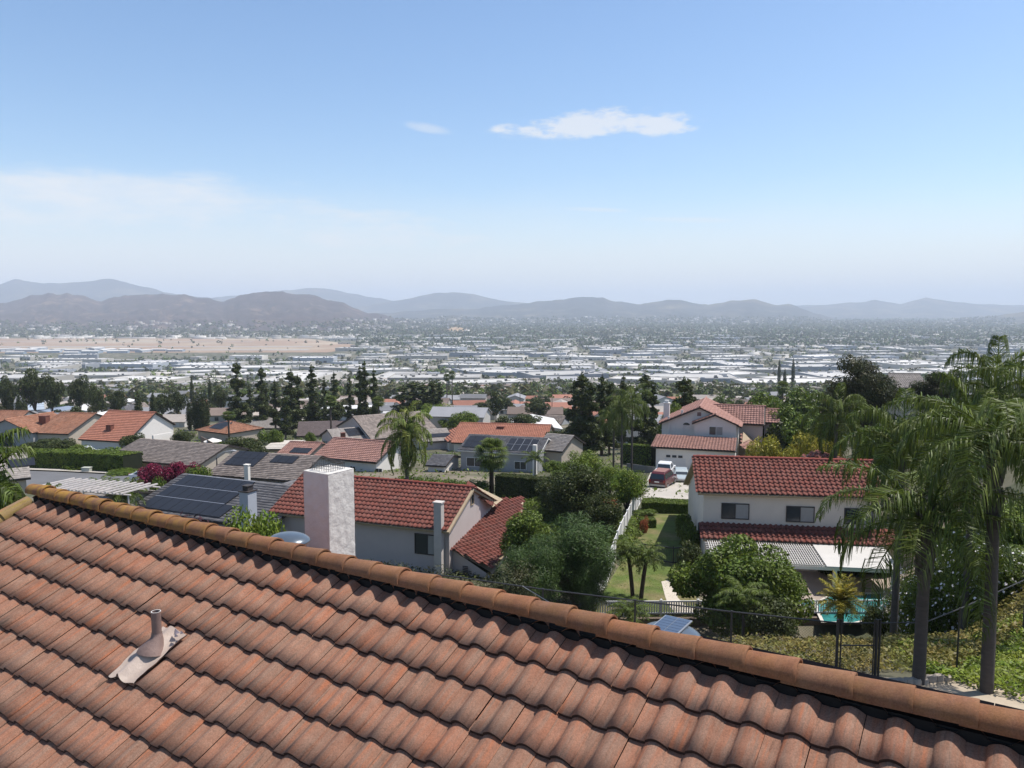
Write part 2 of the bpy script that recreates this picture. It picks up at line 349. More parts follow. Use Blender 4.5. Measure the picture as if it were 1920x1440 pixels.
house0 = empty('tiled_house', (mid.x, mid.y, gz0), 0, 'nearest house, its weathered terracotta barrel-tile roof filling the foreground', 'house')
def loc0(p): return Vector(p)-house0.location
T0 = Matrix.Translation(-house0.location)
O0 = loc0(RO)
cells = [(r, c) for r in range(0, NR) for c in range(NC0+1, NC1)]
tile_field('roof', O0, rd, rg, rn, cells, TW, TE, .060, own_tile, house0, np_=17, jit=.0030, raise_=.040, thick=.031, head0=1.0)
# far slope (mirror) and the felt below both
rh2 = -rh; rg2 = rh2*math.cos(RSL)+Vector((0, 0, -math.sin(RSL))); rn2 = Vector((-rn.x, -rn.y, rn.z))
O2 = apex-rg2*(TE*RR)*1.0+rg2*0.02
O2 = loc0(apex)+rg2*(TE*.95)
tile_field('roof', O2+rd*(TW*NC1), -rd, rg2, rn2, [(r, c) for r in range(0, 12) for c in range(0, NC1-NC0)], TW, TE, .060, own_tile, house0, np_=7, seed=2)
mb = MB()
a0 = rp(RR, NC0+.9, -.05); a1 = rp(RR, NC1, -.05); b0 = rp(NR-1, NC0+.9, -.05); b1 = rp(NR-1, NC1, -.05)
c0 = a0+rg2*(TE*13); c1 = a1+rg2*(TE*13)
mb.slab([loc0(p) for p in (b0, b1, a1, a0)], .12); mb.slab([loc0(p) for p in (a0+Vector((0, 0, -.001)), a1+Vector((0, 0, -.001)), c1, c0)], .12)
mb.build('roof_deck', felt, house0)
# ridge board under the caps
mb = MB(); q0 = loc0(rp(RR, NC0+.4, 0)); q1 = loc0(rp(RR, NC1, 0)); 
hh = rh.normalized()
for z0, z1, wd in ((-.05, .03, .05),):
    mb.add([q0+hh*wd+Vector((0, 0, z0)), q1+hh*wd+Vector((0, 0, z0)), q1-hh*wd+Vector((0, 0, z0)), q0-hh*wd+Vector((0, 0, z0)), q0+hh*wd+Vector((0, 0, z1)), q1+hh*wd+Vector((0, 0, z1)), q1-hh*wd+Vector((0, 0, z1)), q0-hh*wd+Vector((0, 0, z1))], [(0, 1, 5, 4), (2, 3, 7, 6), (4, 5, 6, 7), (1, 2, 6, 5), (3, 0, 4, 7)])
mb.build('ridge_board', felt, house0)
# ridge caps
CS = .392; CAPH = .10; CAP0 = NC0*TW+.05
def caps(name, P0, U, cnt, step, rad, mats, parent, seed=4, up=Vector((0, 0, 1)), squash=1.0, lift=.022, th=.016, ns=15, a_lo=-12):
    r0 = np.random.default_rng(seed); V = []; Q = []; side = up.cross(U).normalized()
    ang = np.linspace(R(a_lo), R(180-a_lo), ns)
    for i in range(cnt):
        j = r0.normal(0, .004, 3); L_ = step*1.14; b = len(V)
        for (s, rr, lf) in ((-.06, rad*.90, 0), (L_*.5, rad*.96, lift*.45), (L_-.03, rad*1.01, lift), (L_, rad*1.015, lift), (L_, rad*1.015-th, lift), (L_-.1, rad*.97-th, lift*.9)):
            c_ = P0+U*(step*i+s+j[0])+up*(lf+j[1])+side*j[2]
            for a in ang:
                V.append(c_+side*(math.cos(a)*rr)+up*(math.sin(a)*rr*squash))
        for k in range(5):
            for m in range(ns-1): Q.append((b+k*ns+m, b+k*ns+m+1, b+(k+1)*ns+m+1, b+(k+1)*ns+m))
    o = mesh_np(name, [tuple(v) for v in V], Q, mats, parent, smooth=True)
    sm = np.ones(len(Q), bool).reshape(cnt, 5, ns-1); sm[:, 3] = False; o.data.polygons.foreach_set('use_smooth', sm.ravel()); o.data.update(); return o
capP = loc0(rp(RR, 0, 0))+rd*CAP0+Vector((0, 0, CAPH))
caps('ridge_caps', capP, rd, int((NC1-NC0)*TW/CS)+1, CS, .125, cap_tile, house0, squash=.92)
# rake tiles down the left gable edge
rk = MB()
for i in range(18):
    p = loc0(rp(RR+.35+i*1.0, NC0+.72, .05)); q = loc0(rp(RR+.35+(i+1.18)*1.0, NC0+.72, .085))
    sd = rd; V = []
    for pt, rr in ((p, .10), (q, .115)):
        for a in np.linspace(R(-35), R(200), 10): V.append(pt+sd*(math.cos(a)*rr)+rn*(math.sin(a)*rr))
    rk.add(V, [(m, m+1, m+11, m+10) for m in range(9)])
    rk.add([pt for pt in V[10:]]+[q-rn*.05], [tuple(range(11))])
lich = tile_mat('lichen_rake_tile', (.34, .22, .05), (.22, .17, .07), isl=.1, var=.25, speck=.2, scale=8)
rk.build('rake_tiles', lich, house0, True)
# gable and eave walls
mb = MB(); zz = gz0-1.0
A = rp(NR-2.2, NC0+2, -.2); B = rp(NR-2.2, NC1-.5, -.2); A2 = A+(a0+rg2*(TE*12)-a0)*1.0+ (a0-rp(NR-2.2, NC0+.9, -.05)); B2 = A2+(B-A)
gl = [A, rp(RR, NC0+2, -.2), A2]; gr = [v+(B-A) for v in gl]
for s in (gl, gr): mb.poly([loc0(v) for v in s]+[loc0(Vector((s[2].x, s[2].y, zz))), loc0(Vector((s[0].x, s[0].y, zz)))])
for p, q in ((A, B), (A2, B2)): mb.poly([loc0(p), loc0(q), loc0(Vector((q.x, q.y, zz))), loc0(Vector((p.x, p.y, zz)))])
mb.build('wall', wallp, house0)
# vent pipe with lead flashing
base = rp(2.88, 16.31, 0.0); pb = loc0(base)
pipem = mat('weathered_pipe', (.22, .15, .13), .6, .15, 10, metal=.1, bump=.3, bsc=30); lead = mat('painted_lead_flashing', (.42, .335, .28), .45, .12, 5, bump=.5, bsc=10, spec=.4)
pr = .0485
mb = MB(); mb.tube([pb+Vector((0, 0, z)) for z in (-.02, .2, .38, .447)], [pr, pr, pr, pr], 20, cap=False)
mb.tube([pb+Vector((0, 0, .447)), pb+Vector((0, 0, .25))], [pr-.007, pr-.007], 20, cap=False)
ring = lambda r_: [pb+Vector((r_*math.cos(a), r_*math.sin(a), .447)) for a in np.linspace(0, 2*math.pi, 20, endpoint=False)]
vp = mb.build('vent_pipe', pipem, house0, True)
mb = MB(); mb.add(ring(pr)+ring(pr-.007), [(i, (i+1) % 20, 20+(i+1) % 20, 20+i) for i in range(20)]); mb.build('pipe_rim', mat('pale_pipe_rim', (.7, .68, .66), .5, .05), vp)
fb = MB(); nu, ng = 22, 16
def fs(u, s):   # flashing sheet, u along ridge, s down slope, metres from the pipe
    t_ = (16.31+u/TW) % 1; t_ = t_-1 if t_ > .58 else t_
    fr__ = ((2.88+s/TE) % 1); hgt = float(s_profile(np.array(t_), .060))+.062+.004*math.sin(31*u+9*s)+.003*math.sin(47*s+14*u)
    d = math.hypot(u, s+.0); return hgt+.02*math.exp(-(d/.085)**2)
us = np.linspace(-.21, .23, nu); ss = np.linspace(-.26, .42, ng)
V = [pb+rd*(u*(1+.06*math.sin(s*14)))+rg*(s+.02*math.sin(u*25)*(s > .3))+rn*fs(u, s) for s in ss for u in us]
fb.add(V, [(j*nu+i, j*nu+i+1, (j+1)*nu+i+1, (j+1)*nu+i) for j in range(ng-1) for i in range(nu-1)])
fl = fb.build('flashing', lead, house0, True)
mb = MB(); mb.tube([pb+rn*.05+rg*.045, pb+rn*.07+rg*.03, pb+Vector((0, 0, .15)), pb+Vector((0, 0, .22))], [.15, .135, .068, .053], 20, cap=False); mb.build('flashing_collar', pipem, fl, True)
mb = MB()
for k, (u, s, sc) in enumerate(((.13, -.22, .05), (.17, -.18, .035), (.20, -.23, .03))):
    p = pb+rd*u+rg*s+rn*.12; mb.add([p+rd*sc, p+rn*sc, p-rd*sc, p-rn*sc*.3, p+rg*sc*.8], [(0, 1, 4), (1, 2, 4), (2, 3, 4), (3, 0, 4), (0, 1, 2, 3)])
mb.build('sealant_lump', mat('pale_sealant', (.6, .55, .6), .5, .1, 30), fl, True)
# ---------------- house kit ----------------
glass = mat('window_glass', (.035, .042, .05), .12, 0, spec=.6); frame_w = mat('white_trim', (.72, .71, .69), .6, .04, 4); frame_d = mat('dark_trim', (.05, .042, .04), .6, .1, 4)
blind = mat('window_blind', (.33, .32, .30), .8, .08, 3)
pink = mat('pinkish_stucco', (.50, .43, .40), .9, .05, 1.2, bump=.5, bsc=30); cream = mat('cream_stucco', (.68, .60, .51), .9, .05, 1.2, bump=.4, bsc=30)
white = mat('white_paint', (.72, .68, .63), .75, .04, 2); grey_w = mat('grey_stucco', (.33, .33, .33), .9, .06, 1.5); tanw = mat('tan_stucco', (.45, .39, .32), .9, .06, 1.5)
tan_trim = mat('tan_trim', (.36, .28, .19), .7, .1, 3)
red_tile = tile_mat('red_roof_tile', (.185, .055, .040), (.165, .070, .056), isl=.13, var=.14, huev=.6, scale=2.0)
red_cap = tile_mat('red_ridge_tile', (.26, .06, .045), (.23, .075, .06), isl=.1, var=.1, scale=3)
pink_roof = tile_mat('pink_roof_tile', (.36, .195, .155), (.31, .175, .15), isl=.14, var=.12, scale=.9)
orange_roof = tile_mat('orange_roof_tile', (.44, .185, .12), (.40, .175, .12), isl=.1, var=.1, scale=.8)
rust_roof = tile_mat('rust_roof_tile', (.36, .16, .095), (.29, .16, .11), isl=.2, var=.2, scale=.5)
brown_roof = tile_mat('brown_shake', (.29, .24, .21), (.20, .165, .145), isl=.22, var=.2, scale=1.2)
slate_roof = tile_mat('dark_grey_shake', (.15, .145, .15), (.11, .105, .11), isl=.2, var=.15, scale=1)
tan_roof = tile_mat('tan_grey_shingle', (.34, .30, .27), (.27, .24, .22), isl=.15, var=.15, scale=1)
mauve_roof = tile_mat('mauve_brown_shingle', (.155, .12, .115), (.13, .105, .10), isl=.1, var=.1, scale=1)
panel_m = mat('solar_cell', (.020, .021, .026), .38, .15, 2, spec=.22); panel_f = mat('panel_frame', (.35, .36, .38), .4, 0, metal=.6); panel_b = mat('black_panel_frame', (.02, .02, .022), .4, 0)
brick_m = mat('dark_brick', (.17, .065, .045), .9, .25, 6, isl=.1)
def field_cells(Lr, Sl, W, E, inside=None):
    nc_, nr_ = int(round(Lr/W)), int(math.ceil(Sl/E))
    return [(r, c) for r in range(nr_) for c in range(nc_) if inside is None or inside((c+.5)*W, (r+.5)*E)]
def shakes(name, O, U, G, Nn, Lr, Sl, E, mats, root, wmin=.22, wmax=.42, nose=.028, inside=None, seed=1, jit=.02):
    r0 = np.random.default_rng(seed); V = []; Q = []; O, U, G, Nn = (np.array(a, float) for a in (O, U, G, Nn))
    for r in range(int(math.ceil(Sl/E))):
        u = -r0.uniform(0, wmax)
        s0, s1 = max(0, r*E-.08), min(Sl, (r+1)*E)
        while u < Lr:
            w_ = r0.uniform(wmin, wmax); a, b = max(0, u), min(Lr, u+w_-.006); u += w_
            if b-a < .03 or (inside and not inside((a+b)/2, (s0+s1)/2)): continue
            jj = r0.normal(0, jit); k = len(V)
            n1 = nose*r0.uniform(.8, 1.25)
            for (uu, ss, hh) in ((a, s0, 0), (b, s0, 0), (b, s1+jj, n1), (a, s1+jj, n1), (b, s1+jj, -.01), (a, s1+jj, -.01)): V.append(O+U*uu+G*ss+Nn*hh)
            Q += [(k, k+1, k+2, k+3), (k+3, k+2, k+4, k+5)]
    return mesh_np(name, V, Q, mats, root)
def roof_plane(root, PL, U, V, Lr, a, tan, kind, m, name='roof', W=.34, E=.42, inside=None, seed=1, label=None):
    """PL eave corner (world), U along eave, V horizontal up the slope, a horizontal run. tiles laid from ridge down"""
    o0 = Vector(PL)-root.location; ca = 1/math.sqrt(1+tan*tan); Sl = a/ca
    G = (-V*1.0+Vector((0, 0, -tan)))*ca; n_ = U.cross(G); n_ = n_ if n_.z > 0 else -n_
    top = o0-G*Sl
    if kind == 'S':
        nr_ = round(Sl/E); E2 = Sl/nr_; nc_ = round(Lr/W); W2 = Lr/nc_
        o = tile_field(name, top+G*E2, U, G, n_, field_cells(Lr, Sl-.01, W2, E2, inside), W2, E2, W*.22, m, root, np_=9, jit=.006, raise_=.055, thick=.03, head0=1.05, seed=seed)
    elif kind == 'F':
        nr_ = round(Sl/E); E2 = Sl/nr_; nc_ = round(Lr/W); W2 = Lr/nc_
        o = tile_field(name, top+G*E2, U, G, n_, field_cells(Lr, Sl-.01, W2, E2, inside), W2, E2, W*.16, m, root, np_=5, jit=.006, raise_=.05, thick=.014, head0=1.05, seed=seed)
    else: o = shakes(name, top, U, G, n_, Lr, Sl, E, m, root, inside=inside, seed=seed, nose=.05 if kind == 'C' else .03)
    if label: o['label'] = label
    return o
def deckp(root, pts, m, name='roof_deck', t=.14):
    mb = MB(); mb.slab([Vector(p)-root.location for p in pts], t); o = mb.build(name, m, root); return o
def gable(root, PL, U, Lr, a, a2, tan, kind, rm, wm, fm, gz, over=.5, side=.4, ext=3.0, W=.34, E=.42, seed=1, cap=True, capm=None, wallname='wall', far=True, ends=(1, 1), zbot=None, hip=False):
    """gable volume. PL = near eave corner at the eave line (world). ridge runs along U. returns dict of frames"""
    U = Vector(U).normalized(); V = Vector((-U.y, U.x, 0)); PL = Vector(PL)
    H = a*tan; up = Vector((0, 0, 1)); rl = PL+V*a+up*H; PB = rl+V*a2-up*(a2*tan)
    ins = ins2 = None
    if hip:
        ins = lambda u, s: abs(u-Lr/2) < Lr/2-a+s*math.cos(math.atan(tan))+.1
    roof_plane(root, PL, U, V, Lr, a, tan, kind, rm, W=W, E=E, seed=seed, inside=ins)
    if far: roof_plane(root, PB+U*Lr, -U, -V, Lr, a2, tan, kind, rm, W=W, E=E, seed=seed+1, inside=ins)
    dz = up*-.05
    if hip:
        rl_, rr_ = rl+U*a, rl+U*(Lr-a)
        roof_plane(root, PB, -V, U, a+a2, a, tan, kind, rm, W=W, E=E, seed=seed+2, inside=lambda u, s: abs(u-(a+a2)/2) < s*math.cos(math.atan(tan))+.1)
        roof_plane(root, PL+U*Lr, V, -U, a+a2, a, tan, kind, rm, W=W, E=E, seed=seed+3, inside=lambda u, s: abs(u-(a+a2)/2) < s*math.cos(math.atan(tan))+.1)
        mb = MB(); L0 = lambda p: p-root.location+dz
        mb.slab([L0(p) for p in (PL, PL+U*Lr, rr_, rl_)], .12); mb.slab([L0(p) for p in (PB+U*Lr, PB, rl_, rr_)], .12)
        mb.slab([L0(p) for p in (PB, PL, rl_)], .12); mb.slab([L0(p) for p in (PL+U*Lr, PB+U*Lr, rr_)], .12); mb.build('roof_deck', fm, root)
        mb = MB()
        for p, q in ((rl_, rr_), (rl_, PL), (rl_, PB), (rr_, PL+U*Lr), (rr_, PB+U*Lr)): mb.tube([p-root.location+up*.04, q-root.location+up*.04], .12, 6)
        mb.build('ridge_caps', capm or rm, root)
    else:
        mb = MB(); L0 = lambda p: p-root.location+dz
        mb.slab([L0(p) for p in (PL, PL+U*Lr, rl+U*Lr, rl)], .16)
        mb.slab([L0(p)-up*.002 for p in (PB+U*Lr, PB, rl, rl+U*Lr)], .16)
        mb.build('fascia', fm, root)
        if cap: caps('ridge_caps', rl-root.location+up*.05+U*.0, U, int(Lr/.42), Lr/int(Lr/.42), .14, capm or rm, root, seed=seed, ns=7)
    # walls
    A = PL+V*over+U*side; Bx = PL+V*over+U*(Lr-side); Cx = PB-V*over+U*(Lr-side); Dx = PB-V*over+U*side
    th = lambda p: p
    zt = PL.z+over*tan-.20; zt2 = PB.z+over*tan-.20; zb = (gz if zbot is None else zbot)-ext
    ra = rl+U*side; rb = rl+U*(Lr-side); rz = rl.z-.22
    P = lambda p, z: Vector((p.x, p.y, z))-root.location
    mb = MB()
    mb.poly([P(A, zb), P(Bx, zb), P(Bx, zt), P(A, zt)])
    mb.poly([P(Cx, zb), P(Dx, zb), P(Dx, zt2), P(Cx, zt2)])
    if hip:
        mb.poly([P(Dx, zb), P(A, zb), P(A, zt), P(Dx, zt2)]); mb.poly([P(Bx, zb), P(Cx, zb), P(Cx, zt2), P(Bx, zt)])
    else:
        mb.poly([P(Dx, zb), P(A, zb), P(A, zt), P(ra, rz), P(Dx, zt2)])
        mb.poly([P(Bx, zb), P(Cx, zb), P(Cx, zt2), P(rb, rz), P(Bx, zt)])
    mb.build(wallname, wm, root)
    return dict(A=A, B=Bx, C=Cx, D=Dx, U=U, V=V, rl=rl, PL=PL, PB=PB, Lr=Lr, tan=tan, a=a, root=root, gz=gz)
def window(fr, side, u, z, w_, h, name='window', fm=None, panes=2, pm=None, sill=False, arch=False):
    """side: F front, L left, R right, K back; u metres from that wall's left end as seen from outside; z = world height of sill"""
    root = fr['root']; U, V = fr['U'], fr['V']
    o, al, n_ = {'F': (fr['A'], U, -V), 'L': (fr['D'], -V, -U), 'R': (fr['B'], V, U), 'K': (fr['C'], -U, V)}[side]
    o = Vector((o.x, o.y, z))-root.location+al*u; up = Vector((0, 0, 1)); t = .06
    def bar(mb, a0, a1, z0, z1, d0, d1): mb.add([o+al*a+up*zz+n_*d for zz in (z0, z1) for a, d in ((a0, d0), (a1, d0), (a1, d1), (a0, d1))], [(0, 1, 2, 3), (7, 6, 5, 4), (0, 4, 5, 1), (1, 5, 6, 2), (2, 6, 7, 3), (3, 7, 4, 0)])
    f = MB()
    if arch:
        K = 10; pts = [(w_/2-w_/2*math.cos(math.pi*i/K), h*math.sin(math.pi*i/K)) for i in range(K+1)]
        p = MB(); p.poly([o+al*a+up*b+n_*.03 for a, b in pts]); 
        f.tube([o+al*a+up*b+n_*.03 for a, b in pts], .035, 5); f.tube([o+al*0+n_*.03, o+al*w_+n_*.03], .035, 5)
        fo = f.build(name, fm or frame_w, root); p.build('pane', pm or glass, fo); return fo
    bar(f, -t, w_+t, -t, 0, .0, .07); bar(f, -t, w_+t, h, h+t, .0, .07); bar(f, -t, 0, 0, h, .0, .07); bar(f, w_, w_+t, 0, h, .0, .07)
    for i in range(1, panes): bar(f, w_*i/panes-.025, w_*i/panes+.025, 0, h, .012, .06)
    fo = f.build(name, fm or frame_w, root)
    for i in range(panes):
        p = MB(); x0, x1 = w_*i/panes+(.025 if i else 0), w_*(i+1)/panes-(.025 if i < panes-1 else 0)
        p.poly([o+al*x0+n_*.03, o+al*x1+n_*.03, o+al*x1+up*h+n_*.03, o+al*x0+up*h+n_*.03]); p.build('pane', pm if (pm and i % 2) else glass, fo)
    return fo
def panels(fr, u0, s0, nu, ns, label, pw=1.02, ph=1.66, root=None, gap=.03, fm=None, lift=.12, cells=True, name='solar_panel', far=False):
    """each module a part of the roof; u from the left, s = distance up the slope from the eave"""
    U, V, tan = fr['U'], fr['V'], fr['tan']; ca = 1/math.sqrt(1+tan*tan); up = (V+Vector((0, 0, tan)))*ca; n_ = U.cross(up); n_ = n_ if n_.z > 0 else -n_
    base = fr['PL']-fr['root'].location; k = 0
    for j in range(ns):
        for i in range(nu):
            p = base+U*(u0+i*(pw+gap))+up*(s0+j*(ph+gap))+n_*lift
            mb = MB(); mb.slab([p, p+U*pw, p+U*pw+up*ph, p+up*ph], .04); fo = mb.build(name, fm or panel_f, fr['root'])
            mb = MB(); e = .025; q = p+n_*.004; mb.poly([q+U*e+up*e, q+U*(pw-e)+up*e, q+U*(pw-e)+up*(ph-e), q+U*e+up*(ph-e)]); mb.build('solar_cells', panel_m, fo)
            if k == 0: fo['label'] = label
            k += 1
def chimney(root, P, az, wx, wy, z0, z1, m, cap=True, name='chimney', capm=None, spark=False, label=None):
    M = Matrix.Translation(Vector((P[0], P[1], 0))-Vector((root.location.x, root.location.y, root.location.z)))@Matrix.Rotation(math.pi/2-az, 4, 'Z')
    mb = MB(); mb.box(-wx/2, -wy/2, z0, wx/2, wy/2, z1, M=M); o = mb.build(name, m, root)
    if cap: mb = MB(); mb.box(-wx/2-.06, -wy/2-.06, z1+.001, wx/2+.06, wy/2+.06, z1+.09, M=M); mb.build('chimney_crown', capm or m, o)
    if spark:
        mb = MB(); mb.box(-wx*.3, -wy*.3, z1+.09, wx*.3, wy*.3, z1+.42, M=M); mb.box(-wx*.36, -wy*.36, z1+.421, wx*.36, wy*.36, z1+.46, M=M); mb.build('spark_arrestor', frame_d if spark is True else spark, o)
    if label: o['label'] = label
    return o
def root_at(name, P, gz, label, cat='house', group=None): return empty(name, (P.x, P.y, gz), 0, label, cat, group)

# ---------------- own house extras: chimney, attic fans, black panels on the far slope ----------------
cP = at(619, 1000, 14.2)
stucco = mat('rough_white_stucco', (.58, .555, .52), .92, .06, 6, bump=.55, bsc=22)
def rough_box(name, M, wx, wy, z0, z1, m, root):
    # stucco chimney with lumpy trowelled skin
    V = []; Q = []; n_ = 40
    def face(o, a, b, na, nb, nrm):
        k = len(V)
        for j in range(nb+1):
            for i in range(na+1):
                p = o+a*(i/na)+b*(j/nb); d = mn.fractal(Vector(p)*9+Vector(nrm)*7, 1, 2, 5)
                e = min(i, na-i, j, nb-j); V.append(M@(p+Vector(nrm)*(.012*d*(1 if e > 0 else 0)+(.0 if e else -.006))))
        for j in range(nb):
            for i in range(na): q = k+j*(na+1)+i; Q.append((q, q+1, q+na+2, q+na+1))
    X, Y, Z = Vector((wx, 0, 0)), Vector((0, wy, 0)), Vector((0, 0, z1-z0)); o = Vector((-wx/2, -wy/2, z0))
    face(o, X, Z, 30, 90, (0, -1, 0)); face(o+X, Y, Z, 26, 90, (1, 0, 0)); face(o+X+Y, -X, Z, 12, 30, (0, 1, 0)); face(o+Y, -Y, Z, 12, 30, (-1, 0, 0)); face(o+Z, X, Y, 26, 26, (0, 0, 1))
    return mesh_np(name, V, Q, m, root)
Mc = Matrix.Translation(Vector((cP.x, cP.y, 0))-house0.location)@Matrix.Rotation(math.pi/2-RAZ, 4, 'Z')
zt = at(619, 880, 14.2).z
ch = rough_box('chimney', Mc, .64, .66, -7.5, zt, stucco, house0); ch['label'] = 'tall square white stucco chimney behind the ridge'
mb = MB()
for i in range(15):
    a = i/14
    for (p, q) in (((-.2+.4*a, -.2), (-.2+.4*a, .2)), ((-.2, -.2+.4*a), (.2, -.2+.4*a))):
        pass
for (x, y) in [(-.2+.4*i/9, s) for i in range(10) for s in (-.2, .2)]+[(s, -.2+.4*i/9) for i in range(10) for s in (-.2, .2)]:
    mb.box(x-.003, y-.003, zt+.005, x+.003, y+.003, zt+.14, M=Mc)
for z in (.05, .1, .14): mb.box(-.21, -.206, zt+z, .21, -.2, zt+z+.006, M=Mc); mb.box(-.21, .2, zt+z, .21, .206, zt+z+.006, M=Mc); mb.box(-.206, -.2, zt+z, -.2, .2, zt+z+.006, M=Mc); mb.box(.2, -.2, zt+z, .206, .2, zt+z+.006, M=Mc)
mb.build('spark_screen', mat('thin_wire', (.12, .12, .12), .5, 0, metal=.5), ch)
fan_m = mat('blue_grey_metal', (.10, .125, .155), .28, .08, 6, spec=.6, metal=.3)
def attic_fan(px, py, D, wd, azp, panel, lab):
    P = at(px, py, D); o = empty('attic_fan', P, math.pi/2-RAZ, lab, 'roof vent', 'attic fans behind the ridge')
    mb = MB(); n_ = 36; V = []
    prof = [(0, .20), (.12, .197), (.24, .182), (.34, .158), (.42, .125), (.475, .085), (.50, .05), (.505, .03), (.485, .012), (.46, -.02), (.40, -.04), (.36, -.2)]
    for (r_, z) in prof:
        for k in range(n_): V.append((r_*wd*math.cos(2*math.pi*k/n_), r_*wd*.86*math.sin(2*math.pi*k/n_), z*wd))
    mb.add(V, [(i*n_+k, (i+1)*n_+k, (i+1)*n_+(k+1) % n_, i*n_+(k+1) % n_) for i in range(len(prof)-1) for k in range(n_)])
    mb.build('fan_housing', fan_m, o, True)
    mb = MB(); mb.box(-.16*wd, -.16*wd, -.75, .16*wd, .16*wd, -.1*wd); mb.build('fan_neck', fan_m, o)
    if panel:
        mb = MB(); M = Matrix.Rotation(R(-1), 4, 'X'); mb.box(-.23*wd, -.34*wd, .198*wd, .23*wd, .36*wd, .215*wd, M=M); po = mb.build('solar_panel', panel_f, o)
        mb = MB()
        for i in range(2):
            for j in range(6): mb.box(-.21*wd+i*.212*wd, -.32*wd+j*.112*wd, .2155*wd, -.21*wd+i*.212*wd+.203*wd, -.32*wd+j*.112*wd+.104*wd, .219*wd, M=M)
        mb.build('solar_cells', mat('blue_cells', (.055, .08, .13), .3, .05, spec=.5), po)
    else:
        mb = MB()
        for k in range(6):   # little pale lettering strip on the rim, illegible at this size
            a = R(-52+k*4.2); rr = wd*.503; mb.box(-.010, -.002, -.014, .010, .003, .014 if k % 2 else .006, M=Matrix.Translation((rr*math.cos(a)*1.0, rr*.86*math.sin(a), .052*wd))@Matrix.Rotation(a+math.pi/2, 4, 'Z'))
        mb.build('maker_mark', white, o)
attic_fan(542, 1016, 10.3, .60, 0, False, 'blue-grey domed attic fan behind the ridge left of the white chimney')
attic_fan(1257, 1196, 8.4, .70, 0, True, 'blue-grey attic fan with a small solar panel on top behind the ridge')
mb = MB()
q0 = Vector(rp(RR, 0, 0)); 
for i in range(6):   # black panels on the far slope, their upper edge just clears the caps
    c0_ = (at(1322, 1207, 6.5)-RO).dot(rd)+i*1.065; b_ = loc0(rp(RR, 0, 0)+rd*c0_+rg2*.16)+rn2*.185
    mb = MB(); mb.slab([b_+rg2*1.7, b_+rd*1.06+rg2*1.7, b_+rd*1.06, b_], .05); po = mb.build('solar_panel', panel_b, house0)
    mb = MB(); e = .02; b2 = b_+rn2*.003; mb.poly([b2+rg2*1.68+rd*e, b2+rd*1.04+rg2*1.68, b2+rd*1.04+rg2*e, b2+rd*e+rg2*e]); mb.build('solar_cells', panel_m, po)
cp_ = at(1026, 1150, 8.6)
o = empty('vent_cap', cp_, 0, 'small terracotta vent cap just behind the ridge in front of the fence', 'roof vent')
mb = MB(); mb.tube([(0, 0, -.5), (0, 0, 0), (0, 0, .02), (0, 0, .06)], [.035, .035, .045, .04], 12); mb.build('pipe', mat('terracotta_clay', (.42, .13, .09), .8, .1, 8), o, True)

# ---------------- middle house with the pink stucco gable ----------------
def ez_pts(eL, eR, z): a_, b_ = atz(*eL, z), atz(*eR, z); return a_, (b_-a_).normalized(), (b_-a_).length
GZ = -18.7
PL, U, Lr = ez_pts((505, 961), (842, 996.5), -15.2)
V_ = Vector((-U.y, U.x, 0))
h2 = root_at('stucco_house', PL, GZ-1.5, 'two-storey pink stucco house with a red tile roof just beyond the ridge')
f2 = gable(h2, PL, U, Lr, 4.55, 4.55, math.tan(R(24.5)), 'S', red_tile, pink, tan_trim, GZ, over=.55, side=.25, ext=4, W=.36, E=.44, capm=red_cap, seed=5)
wz = -16.9
window(f2, 'F', 5.2, wz-.1, .62, 1.25, fm=frame_d, panes=1); window(f2, 'F', 11.75, wz-.25, 1.9, 1.35, fm=frame_d, pm=blind)
window(f2, 'R', 3.9, -14.4, .45, .7, fm=tan_trim, panes=1)
P_ = f2['A']+U*13.75-V_*.35
chimney(h2, (P_.x, P_.y), math.atan2(U.x, U.y), .56, .5, -26, -13.3, mat('pale_chimney_stucco', (.50, .45, .41), .9, .1, 2), cap=True, label='slim pale chimney on the eave wall')
# lower red roof running right of the gable and its garage wall
def tri_roof(root, pts, gzz, kind, m, U, name='roof', seed=1, W=.36, E=.44):
    """planar polygon roof; tiles clipped to the polygon. pts world, first two = eave"""
    pts = [Vector(p) for p in pts]; n_ = Vector((0, 0, 0))
    for i in range(len(pts)): n_ += (pts[i]-pts[0]).cross(pts[(i+1) % len(pts)]-pts[0])
    n_.normalize(); n_ = n_ if n_.z > 0 else -n_
    hz_ = Vector((n_.x, n_.y, 0)).normalized(); Uv = Vector((0, 0, 1)).cross(n_).normalized()   # along eave
    G = Uv.cross(n_).normalized(); G = G if G.z < 0 else -G
    o = pts[0]; uv = [((p-o).dot(Uv), (p-o).dot(G)) for p in pts]
    u0, u1 = min(a for a, b in uv), max(a for a, b in uv); s0, s1 = min(b for a, b in uv), max(b for a, b in uv)
    def inside(u, s):
        u += u0; s += s0; c = False; j = len(uv)-1
        for i in range(len(uv)):
            (xi, yi), (xj, yj) = uv[i], uv[j]
            if (yi > s) != (yj > s) and u < (xj-xi)*(s-yi)/(yj-yi)+xi: c = not c
            j = i
        return c
    top = o+Uv*u0+G*s0-root.location; Lr, Sl = u1-u0, s1-s0
    if kind in 'SF': tile_field(name, top+G*E, Uv, G, n_, field_cells(Lr, Sl-.01, W, E, inside), W, E, W*(.24 if kind == 'S' else .16), m, root, np_=9 if kind == 'S' else 5, jit=.006, raise_=.06, head0=1.05, seed=seed)
    else: shakes(name, top, Uv, G, n_, Lr, Sl, E, m, root, inside=inside, seed=seed)
    mb = MB(); q = [p-root.location-n_*.06 for p in pts]; mb.add(q, [tuple(range(len(q)))]); mb.build('roof_deck', tan_trim, root)
rb = f2['rl']+U*Lr
D0 = rb.y
